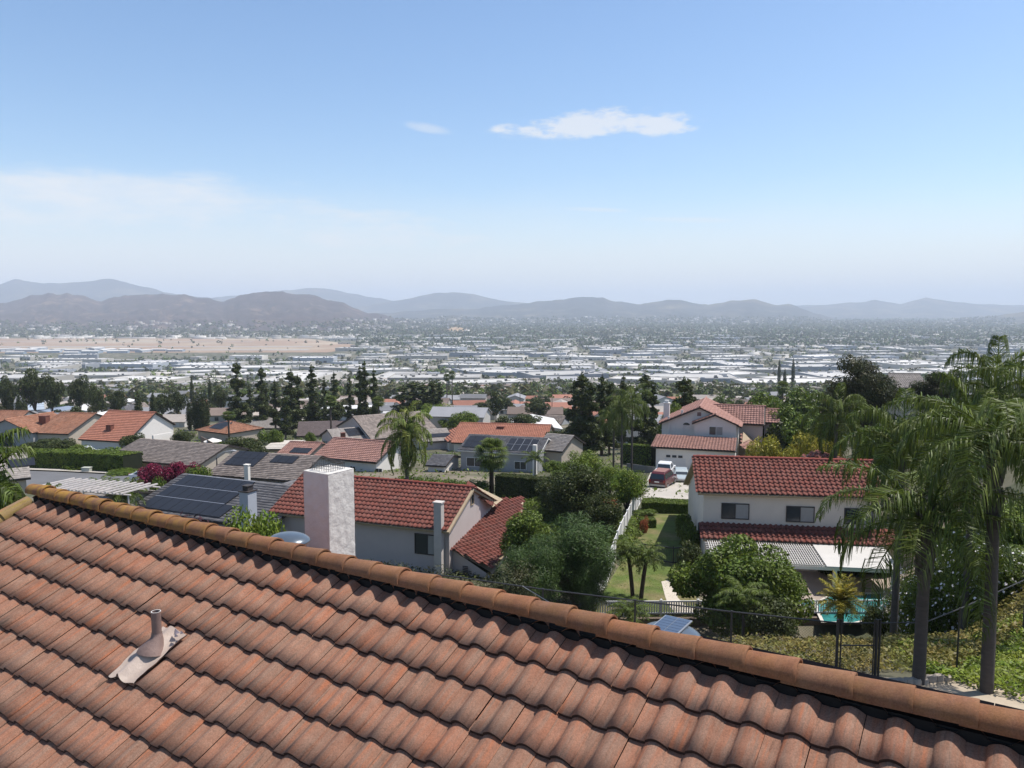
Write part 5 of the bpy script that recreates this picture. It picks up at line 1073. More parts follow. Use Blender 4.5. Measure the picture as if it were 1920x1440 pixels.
many(vd, 6.5, [(18, 255, 696, 1.0, 'big dark tree at the far left edge before the warehouses'), (68, 245, 682, 1.6, 'largest dark spreading tree at the far left'), (100, 240, 690, 1.2, 'dark tree merging with the largest one at the far left'), (152, 240, 694, 1.1, 'dark spreading tree right of the far-left pair'), (182, 232, 712, .8, 'smaller dark tree right of the far-left group'), (222, 245, 722, .9, 'dark tree above the little white-gabled house'), (306, 236, 728, 1.1, 'wide dark tree between the two lone cypresses'), (334, 240, 722, 1.0, 'dark tree left of the tight cypress row'), (415, 262, 718, .9, 'dark tree between the cypress row and the first pine'), (905, 250, 748, 1.3, 'dark round tree over the long orange roof'), (985, 190, 770, 1.3, 'dark round tree before the grey gabled house'), (1010, 230, 742, 1.2, 'dark tree left of the tallest pines')], 'tree', 'big dark trees of the far slope')
many(gs, 2.0, [(770, 76, 885, 1.4, 'low green shrub at the foot of the queen palm'), (815, 78, 892, 1.3, 'low green shrub in front of the white annex'), (850, 80, 896, 1.3, 'green shrub at the left end of the dark hedge'), (888, 81, 897, 1.2, 'green shrub left of the fan palm foot'), (1060, 92, 878, 1.2, 'green shrub behind the right end of the dark hedge')], 'shrub', 'green shrubs along the dark hedge')
# clipped hedges
def hedge(name, pts, h, wd, m, label, n=9000, s=.16, seed=1):
    """pts ground-line points; hedge of height h, width wd"""
    r0 = np.random.default_rng(seed); pts = [Vector(p) for p in pts]; o = empty(name, pts[0], 0, label, 'hedge'); org = np.array(pts[0]); V = []; tot = sum((b-a).length for a, b in zip(pts, pts[1:]))
    mb = MB()
    for a, b in zip(pts, pts[1:]):
        d = (b-a); Lh = d.length; d2 = Vector((d.x, d.y, 0)).normalized(); sd = Vector((-d2.y, d2.x, 0)); k = int(n*Lh/tot)
        u = r0.random(k); f = r0.random(k); q = r0.random(k)
        face = r0.choice(3, k, p=[.4, .2, .4]); off = np.where(face == 0, -wd/2, np.where(face == 1, wd/2, (q-.5)*wd)); zz = np.where(face == 2, h, f*h)
        nz_ = np.array([mn.noise(Vector((uu*Lh*.8+a.x, zz_*1.2, seed))) for uu, zz_ in zip(u, zz)])*.12
        c = np.array(a)[None]+np.array(d)[None]*u[:, None]+np.array(sd)[None]*(off+nz_)[:, None]+np.array([0, 0, 1.])*(zz+nz_*.6)[:, None]-org
        nn = unit(np.where(face[:, None] == 2, np.array([[0, 0, 1.]]), np.array(sd)[None]*np.sign(off)[:, None])+r0.normal(size=(k, 3))*.5); t = unit(np.cross(nn, r0.normal(size=(k, 3)))); bb = np.cross(nn, t); L_ = s*r0.uniform(.6, 1.3, k)[:, None]
        V.append(np.stack([c-t*L_*.5, c+bb*L_*.25, c+t*L_*.5, c-bb*L_*.25], 1).reshape(-1, 3))
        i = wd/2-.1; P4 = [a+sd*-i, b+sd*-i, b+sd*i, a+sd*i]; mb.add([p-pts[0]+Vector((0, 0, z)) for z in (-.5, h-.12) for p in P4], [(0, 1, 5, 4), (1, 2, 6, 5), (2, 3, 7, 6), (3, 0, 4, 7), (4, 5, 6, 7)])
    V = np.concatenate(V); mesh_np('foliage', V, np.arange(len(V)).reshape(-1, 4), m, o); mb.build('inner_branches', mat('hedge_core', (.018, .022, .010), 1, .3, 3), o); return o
hedge('hedge', [gp(935, 80), gp(1062, 76)], 2.3, 1.5, LD, 'dark clipped hedge between the red-roofed and grey panelled houses', 14000, .2, 2)
hedge('hedge', [gp(1204, 72.5), gp(1290, 71.5)], 1.0, 2.0, LM, 'clipped box hedge across the foot of the driveway', 9000, .14, 3)
hedge('hedge', [gp(1200, 66), gp(1228, 66)], .7, 1.2, LM, 'short clipped hedge in front of the driveway hedge', 3000, .14, 4)
hedge('hedge', [gp(-60, 112), gp(60, 109), gp(150, 106), gp(250, 101)], 2.6, 3.0, LM, 'long tall hedge along the far side of the road', 22000, .3, 5)
hedge('hedge', [gp(1228, 112), gp(1170, 118)], 3.0, 1.5, LM, 'green hedge behind the tall queen palms beside the garage', 5000, .3, 6)
# slope groundcover (nobody could count it)
def cover(name, poly, n, s, m, seed, h=.25, sc=.5, thr=-.2, w=.5):
    r0 = np.random.default_rng(seed); xs = [p[0] for p in poly]; ys = [p[1] for p in poly]; pts = []
    X = r0.uniform(min(xs), max(xs), n*3); Y = r0.uniform(min(ys), max(ys), n*3)
    inside = np.zeros(len(X), bool); j = len(poly)-1
    for i in range(len(poly)):
        xi, yi = poly[i]; xj, yj = poly[j]; cnd = ((yi > Y) != (yj > Y)) & (X < (xj-xi)*(Y-yi)/((yj-yi) or 1e-9)+xi); inside ^= cnd; j = i
    X, Y = X[inside][:n], Y[inside][:n]; nz = np.array([mn.fractal(Vector((x*sc, y*sc, seed)), 1, 2, 3) for x, y in zip(X, Y)]); k = nz > thr; X, Y, nz = X[k], Y[k], nz[k]
    Z = ground(X, Y)+h*r0.random(len(X))*(1+nz); c = np.stack([X, Y, Z], -1); k = len(X)
    nn = unit(r0.normal(size=(k, 3))*.6+np.array([0, 0, 1.])); t = unit(np.cross(nn, r0.normal(size=(k, 3)))); b = np.cross(nn, t); L_ = s*r0.uniform(.6, 1.4, k)[:, None]
    V = np.stack([c-t*L_*.5, c+b*L_*w*.5, c+t*L_*.5, c-b*L_*w*.5], 1).reshape(-1, 3); o = mesh_np(name, V, np.arange(4*k).reshape(-1, 4), m); return tag(o, kind='stuff')
dry = leafm('dry_groundcover', (0.208, 0.158, 0.040), (0.144, 0.150, 0.030)); ice = leafm('ivy_groundcover', (0.120, 0.180, 0.016), (0.208, 0.240, 0.027))
cover('groundcover', [(7, 21.2), (6, 38), (13, 39), (16, 26), (12.6, 21.5)], 26000, .13, dry, 1, .35, thr=-.35)
cover('groundcover', [(11.2, 20.5), (12.4, 24), (16, 32), (24, 30), (18, 17), (13.2, 18.2)], 34000, .13, ice, 2, .3, thr=-.4)
cover('groundcover', [(12, 21), (13, 30), (15, 38), (22, 40), (24, 32), (15, 24)], 26000, .15, dry, 4, .4, thr=-.3)
cover('groundcover', [(-1, 20.5), (-1, 38), (8, 38), (8.5, 20.5)], 20000, .13, leafm('weedy_groundcover', (0.070, 0.085, 0.025), (0.120, 0.100, 0.045)), 5, .3, thr=-.15)
cover('grass', [(6.5, 42), (6.5, 62), (12.5, 62), (12.5, 42)], 22000, .09, LB, 6, .06, thr=-.8, w=.2)
cover('groundcover', [(-30, 34), (-30, 58), (5, 58), (5, 34)], 26000, .22, LD, 7, .3, thr=-.1)

cover('groundcover', [(1, 58), (1, 77), (9.5, 74), (12, 66), (9.5, 60), (6.5, 57)], 16000, .28, LM, 8, .5, thr=-.3)
cover('groundcover', [(-70, 112), (-70, 128), (-30, 128), (-28, 112)], 16000, .4, LM, 9, .8, thr=-.3)
cover('groundcover', [(-28, 100), (-30, 200), (-110, 210), (-80, 110)], 16000, .5, LM, 10, .4, thr=.05)
cover('groundcover', [(-25, 60), (-22, 140), (60, 160), (60, 100), (12, 76), (0, 60)], 22000, .4, LM, 11, .3, thr=.1)
# ---------------- the valley: houses, warehouses, trees ----------------
roofs = [mat('roof_grey', (.20, .20, .21), .9, .12, .3, obj=.35), mat('roof_brown', (.17, .13, .11), .9, .15, .3, obj=.3), mat('roof_tan', (.34, .30, .27), .9, .12, .3, obj=.2), mat('roof_rust', (.30, .14, .10), .9, .12, .3, obj=.2), mat('roof_pale', (.55, .54, .53), .9, .08, .3, obj=.15)]
hw = mat('house_wall', (.50, .47, .43), .9, .05, .3, obj=.3)
def house_proto(Lh, Wh, He, tan, rm, wing=True):
    o = bpy.data.objects.new('slope_house', None); C.objects.link(o)
    mb = MB(); ov = .5; H = He+(Wh/2)*tan
    mb.add([(-Lh/2, -Wh/2, -4), (Lh/2, -Wh/2, -4), (Lh/2, Wh/2, -4), (-Lh/2, Wh/2, -4), (-Lh/2, -Wh/2, He), (Lh/2, -Wh/2, He), (Lh/2, Wh/2, He), (-Lh/2, Wh/2, He), (-Lh/2, 0, H-.05), (Lh/2, 0, H-.05)], [(0, 1, 5, 4), (2, 3, 7, 6), (1, 2, 6, 9, 5), (3, 0, 4, 8, 7)])
    if wing: mb.add([(Lh*.1, -Wh/2-3.5, -4), (Lh*.42, -Wh/2-3.5, -4), (Lh*.42, -Wh/2, -4), (Lh*.1, -Wh/2, -4), (Lh*.1, -Wh/2-3.5, He-.1), (Lh*.42, -Wh/2-3.5, He-.1), (Lh*.42, -Wh/2, He-.1), (Lh*.1, -Wh/2, He-.1), (Lh*.26, -Wh/2-3.5, He+1.1)], [(0, 1, 5, 8, 4), (1, 2, 6, 5), (3, 0, 4, 7)])
    mb.build('wall', hw, o)
    rb_ = MB(); e = He-ov*tan
    def pl(a): rb_.slab(a, .14)
    pl([(-Lh/2-.4, -Wh/2-ov, e), (Lh/2+.4, -Wh/2-ov, e), (Lh/2+.4, 0, H), (-Lh/2-.4, 0, H)]); pl([(Lh/2+.4, Wh/2+ov, e), (-Lh/2-.4, Wh/2+ov, e), (-Lh/2-.4, 0, H+.001), (Lh/2+.4, 0, H+.001)])
    if wing:
        m = Lh*.26; pl([(Lh*.1-.4, -Wh/2-3.9, He-.3), (m, -Wh/2-3.9, He+1.25), (m, 0, He+1.25), (Lh*.1-.4, 0, He-.3)][::-1] if False else [(m, -Wh/2-3.9, He+1.25), (m, 0, He+1.25), (Lh*.1-.4, 0, He-.3), (Lh*.1-.4, -Wh/2-3.9, He-.3)]); pl([(m, 0, He+1.251), (m, -Wh/2-3.9, He+1.251), (Lh*.42+.4, -Wh/2-3.9, He-.3), (Lh*.42+.4, 0, He-.3)])
    rb_.build('roof', rm, o)
    for (x, w_) in ((-Lh*.36, 1.6), (-Lh*.12, 1.2)):
        wb = MB(); wb.box(x, -Wh/2-.05, .9, x+w_, -Wh/2-.01, 2.1); wb.build('window', glass, o)
    wb = MB(); wb.box(Lh*.13, -Wh/2-(3.56 if wing else .05), .1, Lh*.39, -Wh/2-(3.51 if wing else .01), 2.2); wb.build('garage_door', gd, o)
    return o
HP = [house_proto(15, 9, 2.7, .36, roofs[0]), house_proto(18, 10, 2.8, .33, roofs[1]), house_proto(16, 9, 2.7, .38, roofs[2], False), house_proto(14, 9, 2.7, .4, roofs[3]), house_proto(17, 10, 2.7, .2, roofs[4], False), house_proto(13, 9, 5.2, .35, roofs[0], False)]
HL = ['grey-roofed', 'brown-roofed', 'tan-roofed', 'rust-red-roofed', 'pale-roofed', 'tall grey-roofed']
occ = []      # keep-out discs (x, y, r)
for o in list(C.objects):
    if o.parent is None and o.get('category') in ('house', 'outbuilding'): occ.append((o.location.x+6, o.location.y+5, 15))
def free(x, y, r):
    return all((x-a)**2+(y-b)**2 > (r+c)**2 for a, b, c in occ)
rr = random.Random(42); nh = 0
rowsD = [165, 195, 228, 262, 300, 342, 388, 438, 492, 550, 612, 680]
for ri, D in enumerate(rowsD):
    x = -D*.78+rr.uniform(0, 10)
    while x < D*.62:
        y = D+6*math.sin(x*.02)+rr.uniform(-3, 3)
        wdt = rr.uniform(17, 23)
        if nh < 285 and free(x, y, 7) and not (x > .34*D and D < 200):
            k = rr.choices(range(6), [4, 4, 3, 2, 2, 2])[0]; zone = 'near' if D < 290 else ('middle' if D < 450 else 'far')
            z = g(x, y); src = HP[k]
            o = src if src.name not in USED else None
            if o is None: o = copy_tree(src) if D < 460 else copy_tree(src)
            else: USED.add(src.name)
            o.location = (x, y, z-.3); o.rotation_euler = (0, 0, rr.choice([0, 0, math.pi, .12, -.1])+rr.uniform(-.12, .12)+(math.pi/2 if rr.random() < .28 else 0)); s = rr.uniform(.85, 1.08); o.scale = (s, s, s)
            tag(o, '%s house among trees in the %s part of the lower neighbourhood' % (HL[k], zone), 'house', '%s houses, %s part' % (HL[k], zone)); occ.append((x, y, 7)); nh += 1
        x += wdt
# warehouses
wm = [mat('warehouse_wall', (.48, .45, .40), .85, .05, .02, obj=.3), mat('warehouse_wall_grey', (.34, .36, .39), .85, .05, .02, obj=.2)]
wr = [mat('white_flat_roof', (.54, .525, .50), .8, .08, .05, obj=.25, col2=(.36, .345, .33), c2sc=.03), mat('grey_flat_roof', (.40, .40, .41), .85, .1, .05, obj=.25)]
dk = mat('warehouse_openings', (.06, .065, .07), .6, .1, 1)
def warehouse(Lw, Ww, H, wmat, rmat, seed, loc=True):
    r1 = random.Random(seed); mb = MB(); P_ = .7
    mb.add([(-Lw/2, -Ww/2, -6), (Lw/2, -Ww/2, -6), (Lw/2, Ww/2, -6), (-Lw/2, Ww/2, -6), (-Lw/2, -Ww/2, H), (Lw/2, -Ww/2, H), (Lw/2, Ww/2, H), (-Lw/2, Ww/2, H)], [(0, 1, 5, 4), (1, 2, 6, 5), (2, 3, 7, 6), (3, 0, 4, 7)], 0)
    i = .6; mb.add([(-Lw/2, -Ww/2, H), (Lw/2, -Ww/2, H), (Lw/2, Ww/2, H), (-Lw/2, Ww/2, H), (-Lw/2+i, -Ww/2+i, H), (Lw/2-i, -Ww/2+i, H), (Lw/2-i, Ww/2-i, H), (-Lw/2+i, Ww/2-i, H), (-Lw/2+i, -Ww/2+i, H-P_), (Lw/2-i, -Ww/2+i, H-P_), (Lw/2-i, Ww/2-i, H-P_), (-Lw/2+i, Ww/2-i, H-P_)], [(0, 1, 5, 4), (1, 2, 6, 5), (2, 3, 7, 6), (3, 0, 4, 7), (4, 5, 9, 8), (5, 6, 10, 9), (6, 7, 11, 10), (7, 4, 8, 11)], 0)
    mb.add([(-Lw/2+i, -Ww/2+i, H-P_), (Lw/2-i, -Ww/2+i, H-P_), (Lw/2-i, Ww/2-i, H-P_), (-Lw/2+i, Ww/2-i, H-P_)], [(0, 1, 2, 3)], 1)
    x = -Lw/2+3
    while x < Lw/2-6:
        w_ = r1.uniform(3, 7)
        if r1.random() < .7: mb.box(x, -Ww/2-.15, .2 if r1.random() < .5 else 2.5, x+w_, -Ww/2-.02, r1.uniform(3.4, 4.4), 2)
        x += w_+r1.uniform(2, 5)
    for k in range(int(Lw*Ww/260)):
        a, b = r1.uniform(-Lw*.45, Lw*.42), r1.uniform(-Ww*.42, Ww*.38); q = r1.uniform(1, 2.6); mb.box(a, b, H-P_+.01, a+q*1.4, b+q, H-P_+r1.uniform(.8, 1.8), 0 if r1.random() < .6 else 2)
    return mb.build('warehouse', [wmat, rmat, dk])
WP = [warehouse(60, 34, 8, wm[0], wr[0], 1), warehouse(95, 45, 9, wm[0], wr[0], 2), warehouse(38, 26, 7, wm[1], wr[1], 3), warehouse(120, 40, 8, wm[0], wr[0], 4), warehouse(70, 50, 10, wm[1], wr[0], 5), warehouse(45, 30, 7, wm[0], wr[1], 6), warehouse(28, 20, 6, wm[0], wr[0], 7)]
WS = [(60, 34), (95, 45), (38, 26), (120, 40), (70, 50), (45, 30), (28, 20)]
WGR = 0
WL = ['white flat-roofed warehouse', 'long white warehouse', 'small grey warehouse', 'very long white warehouse', 'grey-walled white-roofed warehouse', 'white warehouse with a grey roof', 'little white industrial shed']
wocc = []; nw = 0; y = 745.0; wrr = random.Random(9)
while y < 3300 and nw < 297:
    dmax = 0; x = -.72*y
    while x < .68*y:
        k = wrr.choices(range(7), [4, 3.5, 3, 2.6, 3, 3, 2.5])[0]; lw_, ww_ = WS[k]; airport = (x < -.24*y and 1780 < y < 3250) or (x < -.3*y and 1500 < y < 1800 and wrr.random() < .5)
        dens = .9 if y < 2300 else .55
        if y < 1000 and x > .12*y: dens = .7
        if y < 900 and x < -.15*y: dens = .45
        if not airport and wrr.random() < dens and nw < 297:
            yy = y+wrr.uniform(-8, 8); xx = x+lw_/2; z = g(xx, yy); src = WP[k]
            o = src if src.name not in USED else src.copy()
            if o is src: USED.add(src.name)
            else: C.objects.link(o)
            o.location = (xx, yy, z); o.rotation_euler = (0, 0, wrr.choice([0, 0, 0, .35, -.3, 1.57])+wrr.uniform(-.1, .1)); o.scale = (wrr.uniform(1.0, 1.4), wrr.uniform(1.0, 1.4), wrr.uniform(.8, 1.15))
            tag(o, '%s in the industrial district on the valley floor' % WL[k], 'warehouse', WL[k]+'s'); wocc.append((xx, yy, lw_*.65+4, ww_*.65+4)); nw += 1
        x += lw_*1.25+wrr.uniform(14, 80)*(1 if wrr.random() < .8 else 2)
    y += 66+y*.036
# hangars by the airfield
hgm = mat('hangar_blue_grey', (.30, .36, .42), .6, .08, .02, obj=.25)
def hangar():
    mb = MB(); Lw, Ww, H = 62, 24, 7
    mb.add([(-Lw/2, -Ww/2, -2), (Lw/2, -Ww/2, -2), (Lw/2, Ww/2, -2), (-Lw/2, Ww/2, -2), (-Lw/2, -Ww/2, H), (Lw/2, -Ww/2, H), (Lw/2, Ww/2, H), (-Lw/2, Ww/2, H), (-Lw/2, 0, H+2.5), (Lw/2, 0, H+2.5)], [(0, 1, 5, 4), (2, 3, 7, 6), (1, 2, 6, 9, 5), (3, 0, 4, 8, 7)], 0)
    mb.add([(-Lw/2-.5, -Ww/2-.5, H), (Lw/2+.5, -Ww/2-.5, H), (Lw/2+.5, 0, H+2.6), (-Lw/2-.5, 0, H+2.6), (Lw/2+.5, Ww/2+.5, H), (-Lw/2-.5, Ww/2+.5, H)], [(0, 1, 2, 3), (3, 2, 4, 5)], 1)
    for i in range(4): mb.box(-Lw/2+2+i*15, -Ww/2-.2, .2, -Lw/2+14+i*15, -Ww/2-.05, 5.6, 2)
    return mb.build('hangar', [hgm, wr[0], mat('hangar_door', (.42, .45, .48), .6, .05, 1)])
hg0 = hangar(); first = True
for i, (px, D, s) in enumerate([(15, 2080, 1), (52, 2060, .9), (95, 2010, .8), (110, 2110, .7), (145, 2050, .9), (172, 1990, .8), (200, 2060, .9), (222, 2000, .8), (245, 2080, .9), (270, 2040, .8), (300, 2100, .7), (135, 1960, .6), (180, 2140, .9), (330, 2070, .7), (30, 1950, .7), (70, 2160, .8)]):
    o = hg0 if i == 0 else hg0.copy()
    if i: C.objects.link(o)
    P = gp(px, D); o.location = P; o.scale = (s, s, s); o.rotation_euler = (0, 0, (i*37 % 5)*.08-.16+(.0 if i % 3 else 1.4)); tag(o, 'blue-grey hangar in the row beside the brown airfield', 'hangar', 'hangars beside the airfield')
# ---- trees of the valley: individuals for the 300 that show largest, the rest one mass ----
vtr = []
def small_tree(name, Rr, H, m, n, s, seed, th=.8, k=12):
    r0 = np.random.default_rng(seed); cl = clumps(Rr, H-th, k, Rr*.45, seed, th); V, Q = leaves(cl, n, s, .6, .45, seed=seed)
    o = bpy.data.objects.new(name, None); C.objects.link(o); MB().tube([(0, 0, -1), (0, 0, H*.5)], [.25, .15], 5).build('trunk', bark, o); mesh_np('crown', V, Q, m, o); return o
ST = [small_tree('valley_tree', 4.2, 7.5, LM, 900, .9, 1), small_tree('valley_tree', 4.6, 8.5, LD, 1000, .95, 2), small_tree('valley_tree', 3.6, 6.5, LO, 800, .85, 3), small_tree('valley_tree', 3.2, 10, LD, 900, .9, 4), small_tree('valley_tree', 4.0, 6.0, LG, 800, .9, 5), small_tree('valley_tree', 3.6, 5.5, LBR, 700, .85, 6)]
TL = ['leafy green tree', 'dark green tree', 'olive-green tree', 'tall dark tree', 'grey-green tree', 'brownish tree']
nt_ = 0; tr_ = random.Random(77); tries = 0
while nt_ < 292 and tries < 20000:
    tries += 1; D = 150*(520/150)**(tr_.random()**.8); x = tr_.uniform(-.74, .62)*D
    if not free(x, D, 1.5): continue
    if x > .3*D and D < 180: continue
    if -.12*D < x < -.05*D and D < 160: continue
    k = tr_.choices(range(6), [4, 5, 3, 2.5, 2, 1.2])[0]; src = ST[k]
    o = src if src.name not in USED else copy_tree(src)
    if o is src: USED.add(src.name)
    o.location = (x, D, g(x, D)); s = tr_.uniform(.45, .92)*(1 if D > 200 else .75); o.scale = (s, s, s*tr_.uniform(.8, 1.2)); o.rotation_euler = (0, 0, tr_.uniform(0, 6.3))
    zone = 'near' if D < 260 else 'far'
    tag(o, '%s between the houses in the %s part of the lower neighbourhood' % (TL[k], zone), 'tree', '%ss, %s part' % (TL[k], zone)); occ.append((x, D, 1.0)); nt_ += 1
def forest(name, n, dens, m, seed, q=9, smin=2.5, smax=5.5, Dlo=430, Dhi=9000, xr=(-.76, .74), leafr=.55):
    r0 = np.random.default_rng(seed); D = Dlo*(Dhi/Dlo)**(r0.random(n)); X = r0.uniform(*xr, n)*D
    keep = np.array([dens(x, d) for x, d in zip(X, D)]) > r0.random(n); X, D = X[keep], D[keep]
    ok = np.ones(len(X), bool)
    W = np.array(wocc)
    for i in range(0, len(X), 4000):
        sl_ = slice(i, i+4000); ok[sl_] = ~((np.abs(X[sl_, None]-W[None, :, 0]) < W[None, :, 2]) & (np.abs(D[sl_, None]-W[None, :, 1]) < W[None, :, 3])).any(1)
    X, D = X[ok], D[ok]; k = len(X); S_ = r0.uniform(smin, smax, k)*(1+np.clip(D-1500, 0, 6000)/6000); Hh = S_*r0.uniform(1.0, 2.2, k)
    Z = ground(X, D)
    d = unit(r0.normal(size=(k, q, 3))); d[..., 2] = np.abs(d[..., 2])*1.0
    c = np.stack([X, D, Z], -1)[:, None]+d*np.stack([S_*.75, S_*.75, Hh*.9], -1)[:, None]*r0.uniform(.6, 1, (k, q, 1))
    nn = unit(d+r0.normal(size=(k, q, 3))*.5); t = unit(np.cross(nn, r0.normal(size=(k, q, 3)))); b = np.cross(nn, t); L_ = (S_[:, None]*leafr*r0.uniform(.7, 1.3, (k, q)))[..., None]
    V = np.stack([c-t*L_, c+b*L_*.8, c+t*L_, c-b*L_*.8], 2).reshape(-1, 3); o = mesh_np(name, V, np.arange(len(V)).reshape(-1, 4), m); return tag(o, kind='stuff')
def dens1(x, d):
    f = .5+.8*mn.fractal(Vector((x*.004, d*.002, 3)), 1, 2, 4)
    if x < -.2*d and 1720 < d < 3300: return .03 if not (2600 < d < 2800) else .2
    if d > 2600: return min(1, .55+f*.5)
    if d < 760: return .8
    return max(.12, f*1.1)
forest('tree_cover', 3800, dens1, LD, 15, 44, 2.5, 5.5, 430, 900, leafr=.2); forest('tree_cover', 2600, dens1, LM, 16, 44, 2.5, 5, 430, 900, leafr=.2)
forest('tree_cover', 12000, dens1, LD, 5, 11, 3, 6.5, 900, 9000, leafr=.42); forest('tree_cover', 8000, dens1, LM, 6, 11, 3, 6.5, 900, 9000, leafr=.42); forest('tree_cover', 8000, dens1, LO, 7, 9)
forest('tree_cover', 14000, lambda x, d: 1.0 if not (x < -.2*d and d < 3400) else 0, LD, 8, 6, 4, 9, 2300, 9500); forest('tree_cover', 9000, lambda x, d: 1.0 if not (x < -.2*d and d < 3400) else 0, LG, 9, 6, 4, 8, 2300, 9500)
# far small buildings as one mass
def dens2(x, d): return dens1(x, d) if d > 900 else 0
def far_town(n, m, seed, Dlo, Dhi, smin, smax, hh, dens=lambda x, d: 1):
    r0 = np.random.default_rng(seed); D = Dlo*(Dhi/Dlo)**(r0.random(n)); X = r0.uniform(-.76, .74, n)*D; keep = np.array([dens(x, d) for x, d in zip(X, D)]) > r0.random(n); X, D = X[keep], D[keep]
    W = np.array(wocc); ok = ~((np.abs(X[:, None]-W[None, :, 0]) < W[None, :, 2]) & (np.abs(D[:, None]-W[None, :, 1]) < W[None, :, 3])).any(1); X, D = X[ok], D[ok]; k = len(X)
    a = r0.uniform(smin, smax, k)*(1+(r0.random(k) < .2)*1.5); b = r0.uniform(smin, smax, k)*.7; h = r0.uniform(*hh, k); Z = ground(X, D)-2
    V = np.stack([np.stack([X+sx*a/2, D+sy*b/2, Z+sz*(h+2)], -1) for sz in (0, 1) for sx, sy in ((-1, -1), (1, -1), (1, 1), (-1, 1))], 1)
    q = np.array([[4, 5, 6, 7], [0, 1, 5, 4], [1, 2, 6, 5], [2, 3, 7, 6], [3, 0, 4, 7]])[None]+(np.arange(k)*8)[:, None, None]
    o = mesh_np('distant_town', V.reshape(-1, 3), q.reshape(-1, 4), m); return tag(o, kind='stuff')
fw_ = mat('distant_wall', (.50, .47, .43), .9, .1, .01, isl=.4); fr_ = mat('distant_roof', (.30, .27, .25), .9, .1, .01, isl=.5)
nair = lambda x, d: 0 if (x < -.2*d and 1500 < d < 3300) else 1
far_town(1500, fw_, 1, 2200, 6500, 12, 40, (3, 7), nair); far_town(3800, fr_, 2, 2300, 8500, 9, 20, (3, 5), nair); far_town(900, fw_, 3, 760, 2400, 8, 24, (3, 5), nair); far_town(500, fr_, 4, 600, 1000, 10, 16, (3, 5), nair)
far_town(420, fw_, 5, 3000, 3400, 12, 45, (4, 8), lambda x, d: 1 if x < -.1*d else 0)
# town climbing the foot of the left hill
# distant palms / poles kept as single things
pole = MB(); pole.tube([(0, 0, -1), (0, 0, 11)], [.16, .1], 6); pole.box(-1.2, -.06, 9.8, 1.2, .06, 9.95); pole.box(-.9, -.06, 8.9, .9, .06, 9.05); pole = pole.build('utility_pole', mat('pole_wood', (.10, .075, .055), .9, .2, 2))
for i, (px, D) in enumerate([(1056, 520), (1075, 430), (1009, 380), (975, 340), (940, 420), (1035, 300), (990, 560), (902, 480), (410, 330), (530, 300), (300, 420)]):
    o = pole if i == 0 else pole.copy()
    if i: C.objects.link(o)
    o.location = gp(px, D); o.rotation_euler = (0, 0, i*.7); tag(o, 'dark wooden utility pole rising between the lower houses', 'utility pole', 'utility poles')

# trees and small houses scattered up the lower slopes of the hills
from mathutils.bvhtree import BVHTree
hv = []; hf = []
for o in C.objects:
    if o.name.startswith('hills'):
        b = len(hv); hv += [v.co.copy() for v in o.data.vertices]; hf += [tuple(b+i for i in p.vertices) for p in o.data.polygons]
bvh = BVHTree.FromPolygons(hv, hf)
def on_slopes(n, seed, boxes, zmax):
    r0 = np.random.default_rng(seed); out = []
    for (pa, pb, d0, d1, zm) in boxes:
        for _ in range(n):
            D = d0+(d1-d0)*r0.random()**.8; x = (r0.uniform(pa, pb)-960)/F*D; h = bvh.ray_cast(Vector((x, D, 2000)), Vector((0, 0, -1)))
            z = h[0].z if h[0] is not None else -110.0
            if z < zm and r0.random() < max(.0, 1-(z+110)/(zm+110))**.6 and mn.fractal(Vector((x*.003, D*.003, seed)), 1, 2, 3) > -.25: out.append((x, D, max(z, -110)))
    return np.array(out)
BX = [(-40, 760, 3150, 5200, -62), (620, 1300, 3300, 6800, -50), (1200, 1900, 4500, 7500, -55)]
def slope_trees(n, m, seed, q, s0, s1):
    P = on_slopes(n, seed, BX, 0); r0 = np.random.default_rng(seed+90); k = len(P); S_ = r0.uniform(s0, s1, k)
    d = unit(r0.normal(size=(k, q, 3))); d[..., 2] = np.abs(d[..., 2]); c = P[:, None]+d*S_[:, None, None]*np.array([.8, .8, 1.3])
    nn = unit(d+r0.normal(size=(k, q, 3))*.5); t = unit(np.cross(nn, r0.normal(size=(k, q, 3)))); b = np.cross(nn, t); L_ = (S_[:, None]*.6*r0.uniform(.7, 1.3, (k, q)))[..., None]
    V = np.stack([c-t*L_, c+b*L_*.8, c+t*L_, c-b*L_*.8], 2).reshape(-1, 3); tag(mesh_np('slope_trees', V, np.arange(len(V)).reshape(-1, 4), m), kind='stuff')
slope_trees(4200, LD, 31, 6, 6, 12); slope_trees(3000, LO, 32, 6, 6, 11)
for seed, m, nn_ in ((41, fw_, 420), (42, fr_, 900)):
    P = on_slopes(nn_, seed, BX, 0); r0 = np.random.default_rng(seed); k = len(P); a = r0.uniform(12, 26, k); b = r0.uniform(10, 16, k); h = r0.uniform(5, 8, k)
    V = np.stack([np.stack([P[:, 0]+sx*a/2, P[:, 1]+sy*b/2, P[:, 2]-6+sz*(h+8)], -1) for sz in (0, 1) for sx, sy in ((-1, -1), (1, -1), (1, 1), (-1, 1))], 1)
    q = np.array([[4, 5, 6, 7], [0, 1, 5, 4], [1, 2, 6, 5], [2, 3, 7, 6], [3, 0, 4, 7]])[None]+(np.arange(k)*8)[:, None, None]
    tag(mesh_np('distant_town', V.reshape(-1, 3), q.reshape(-1, 4), m), kind='stuff')
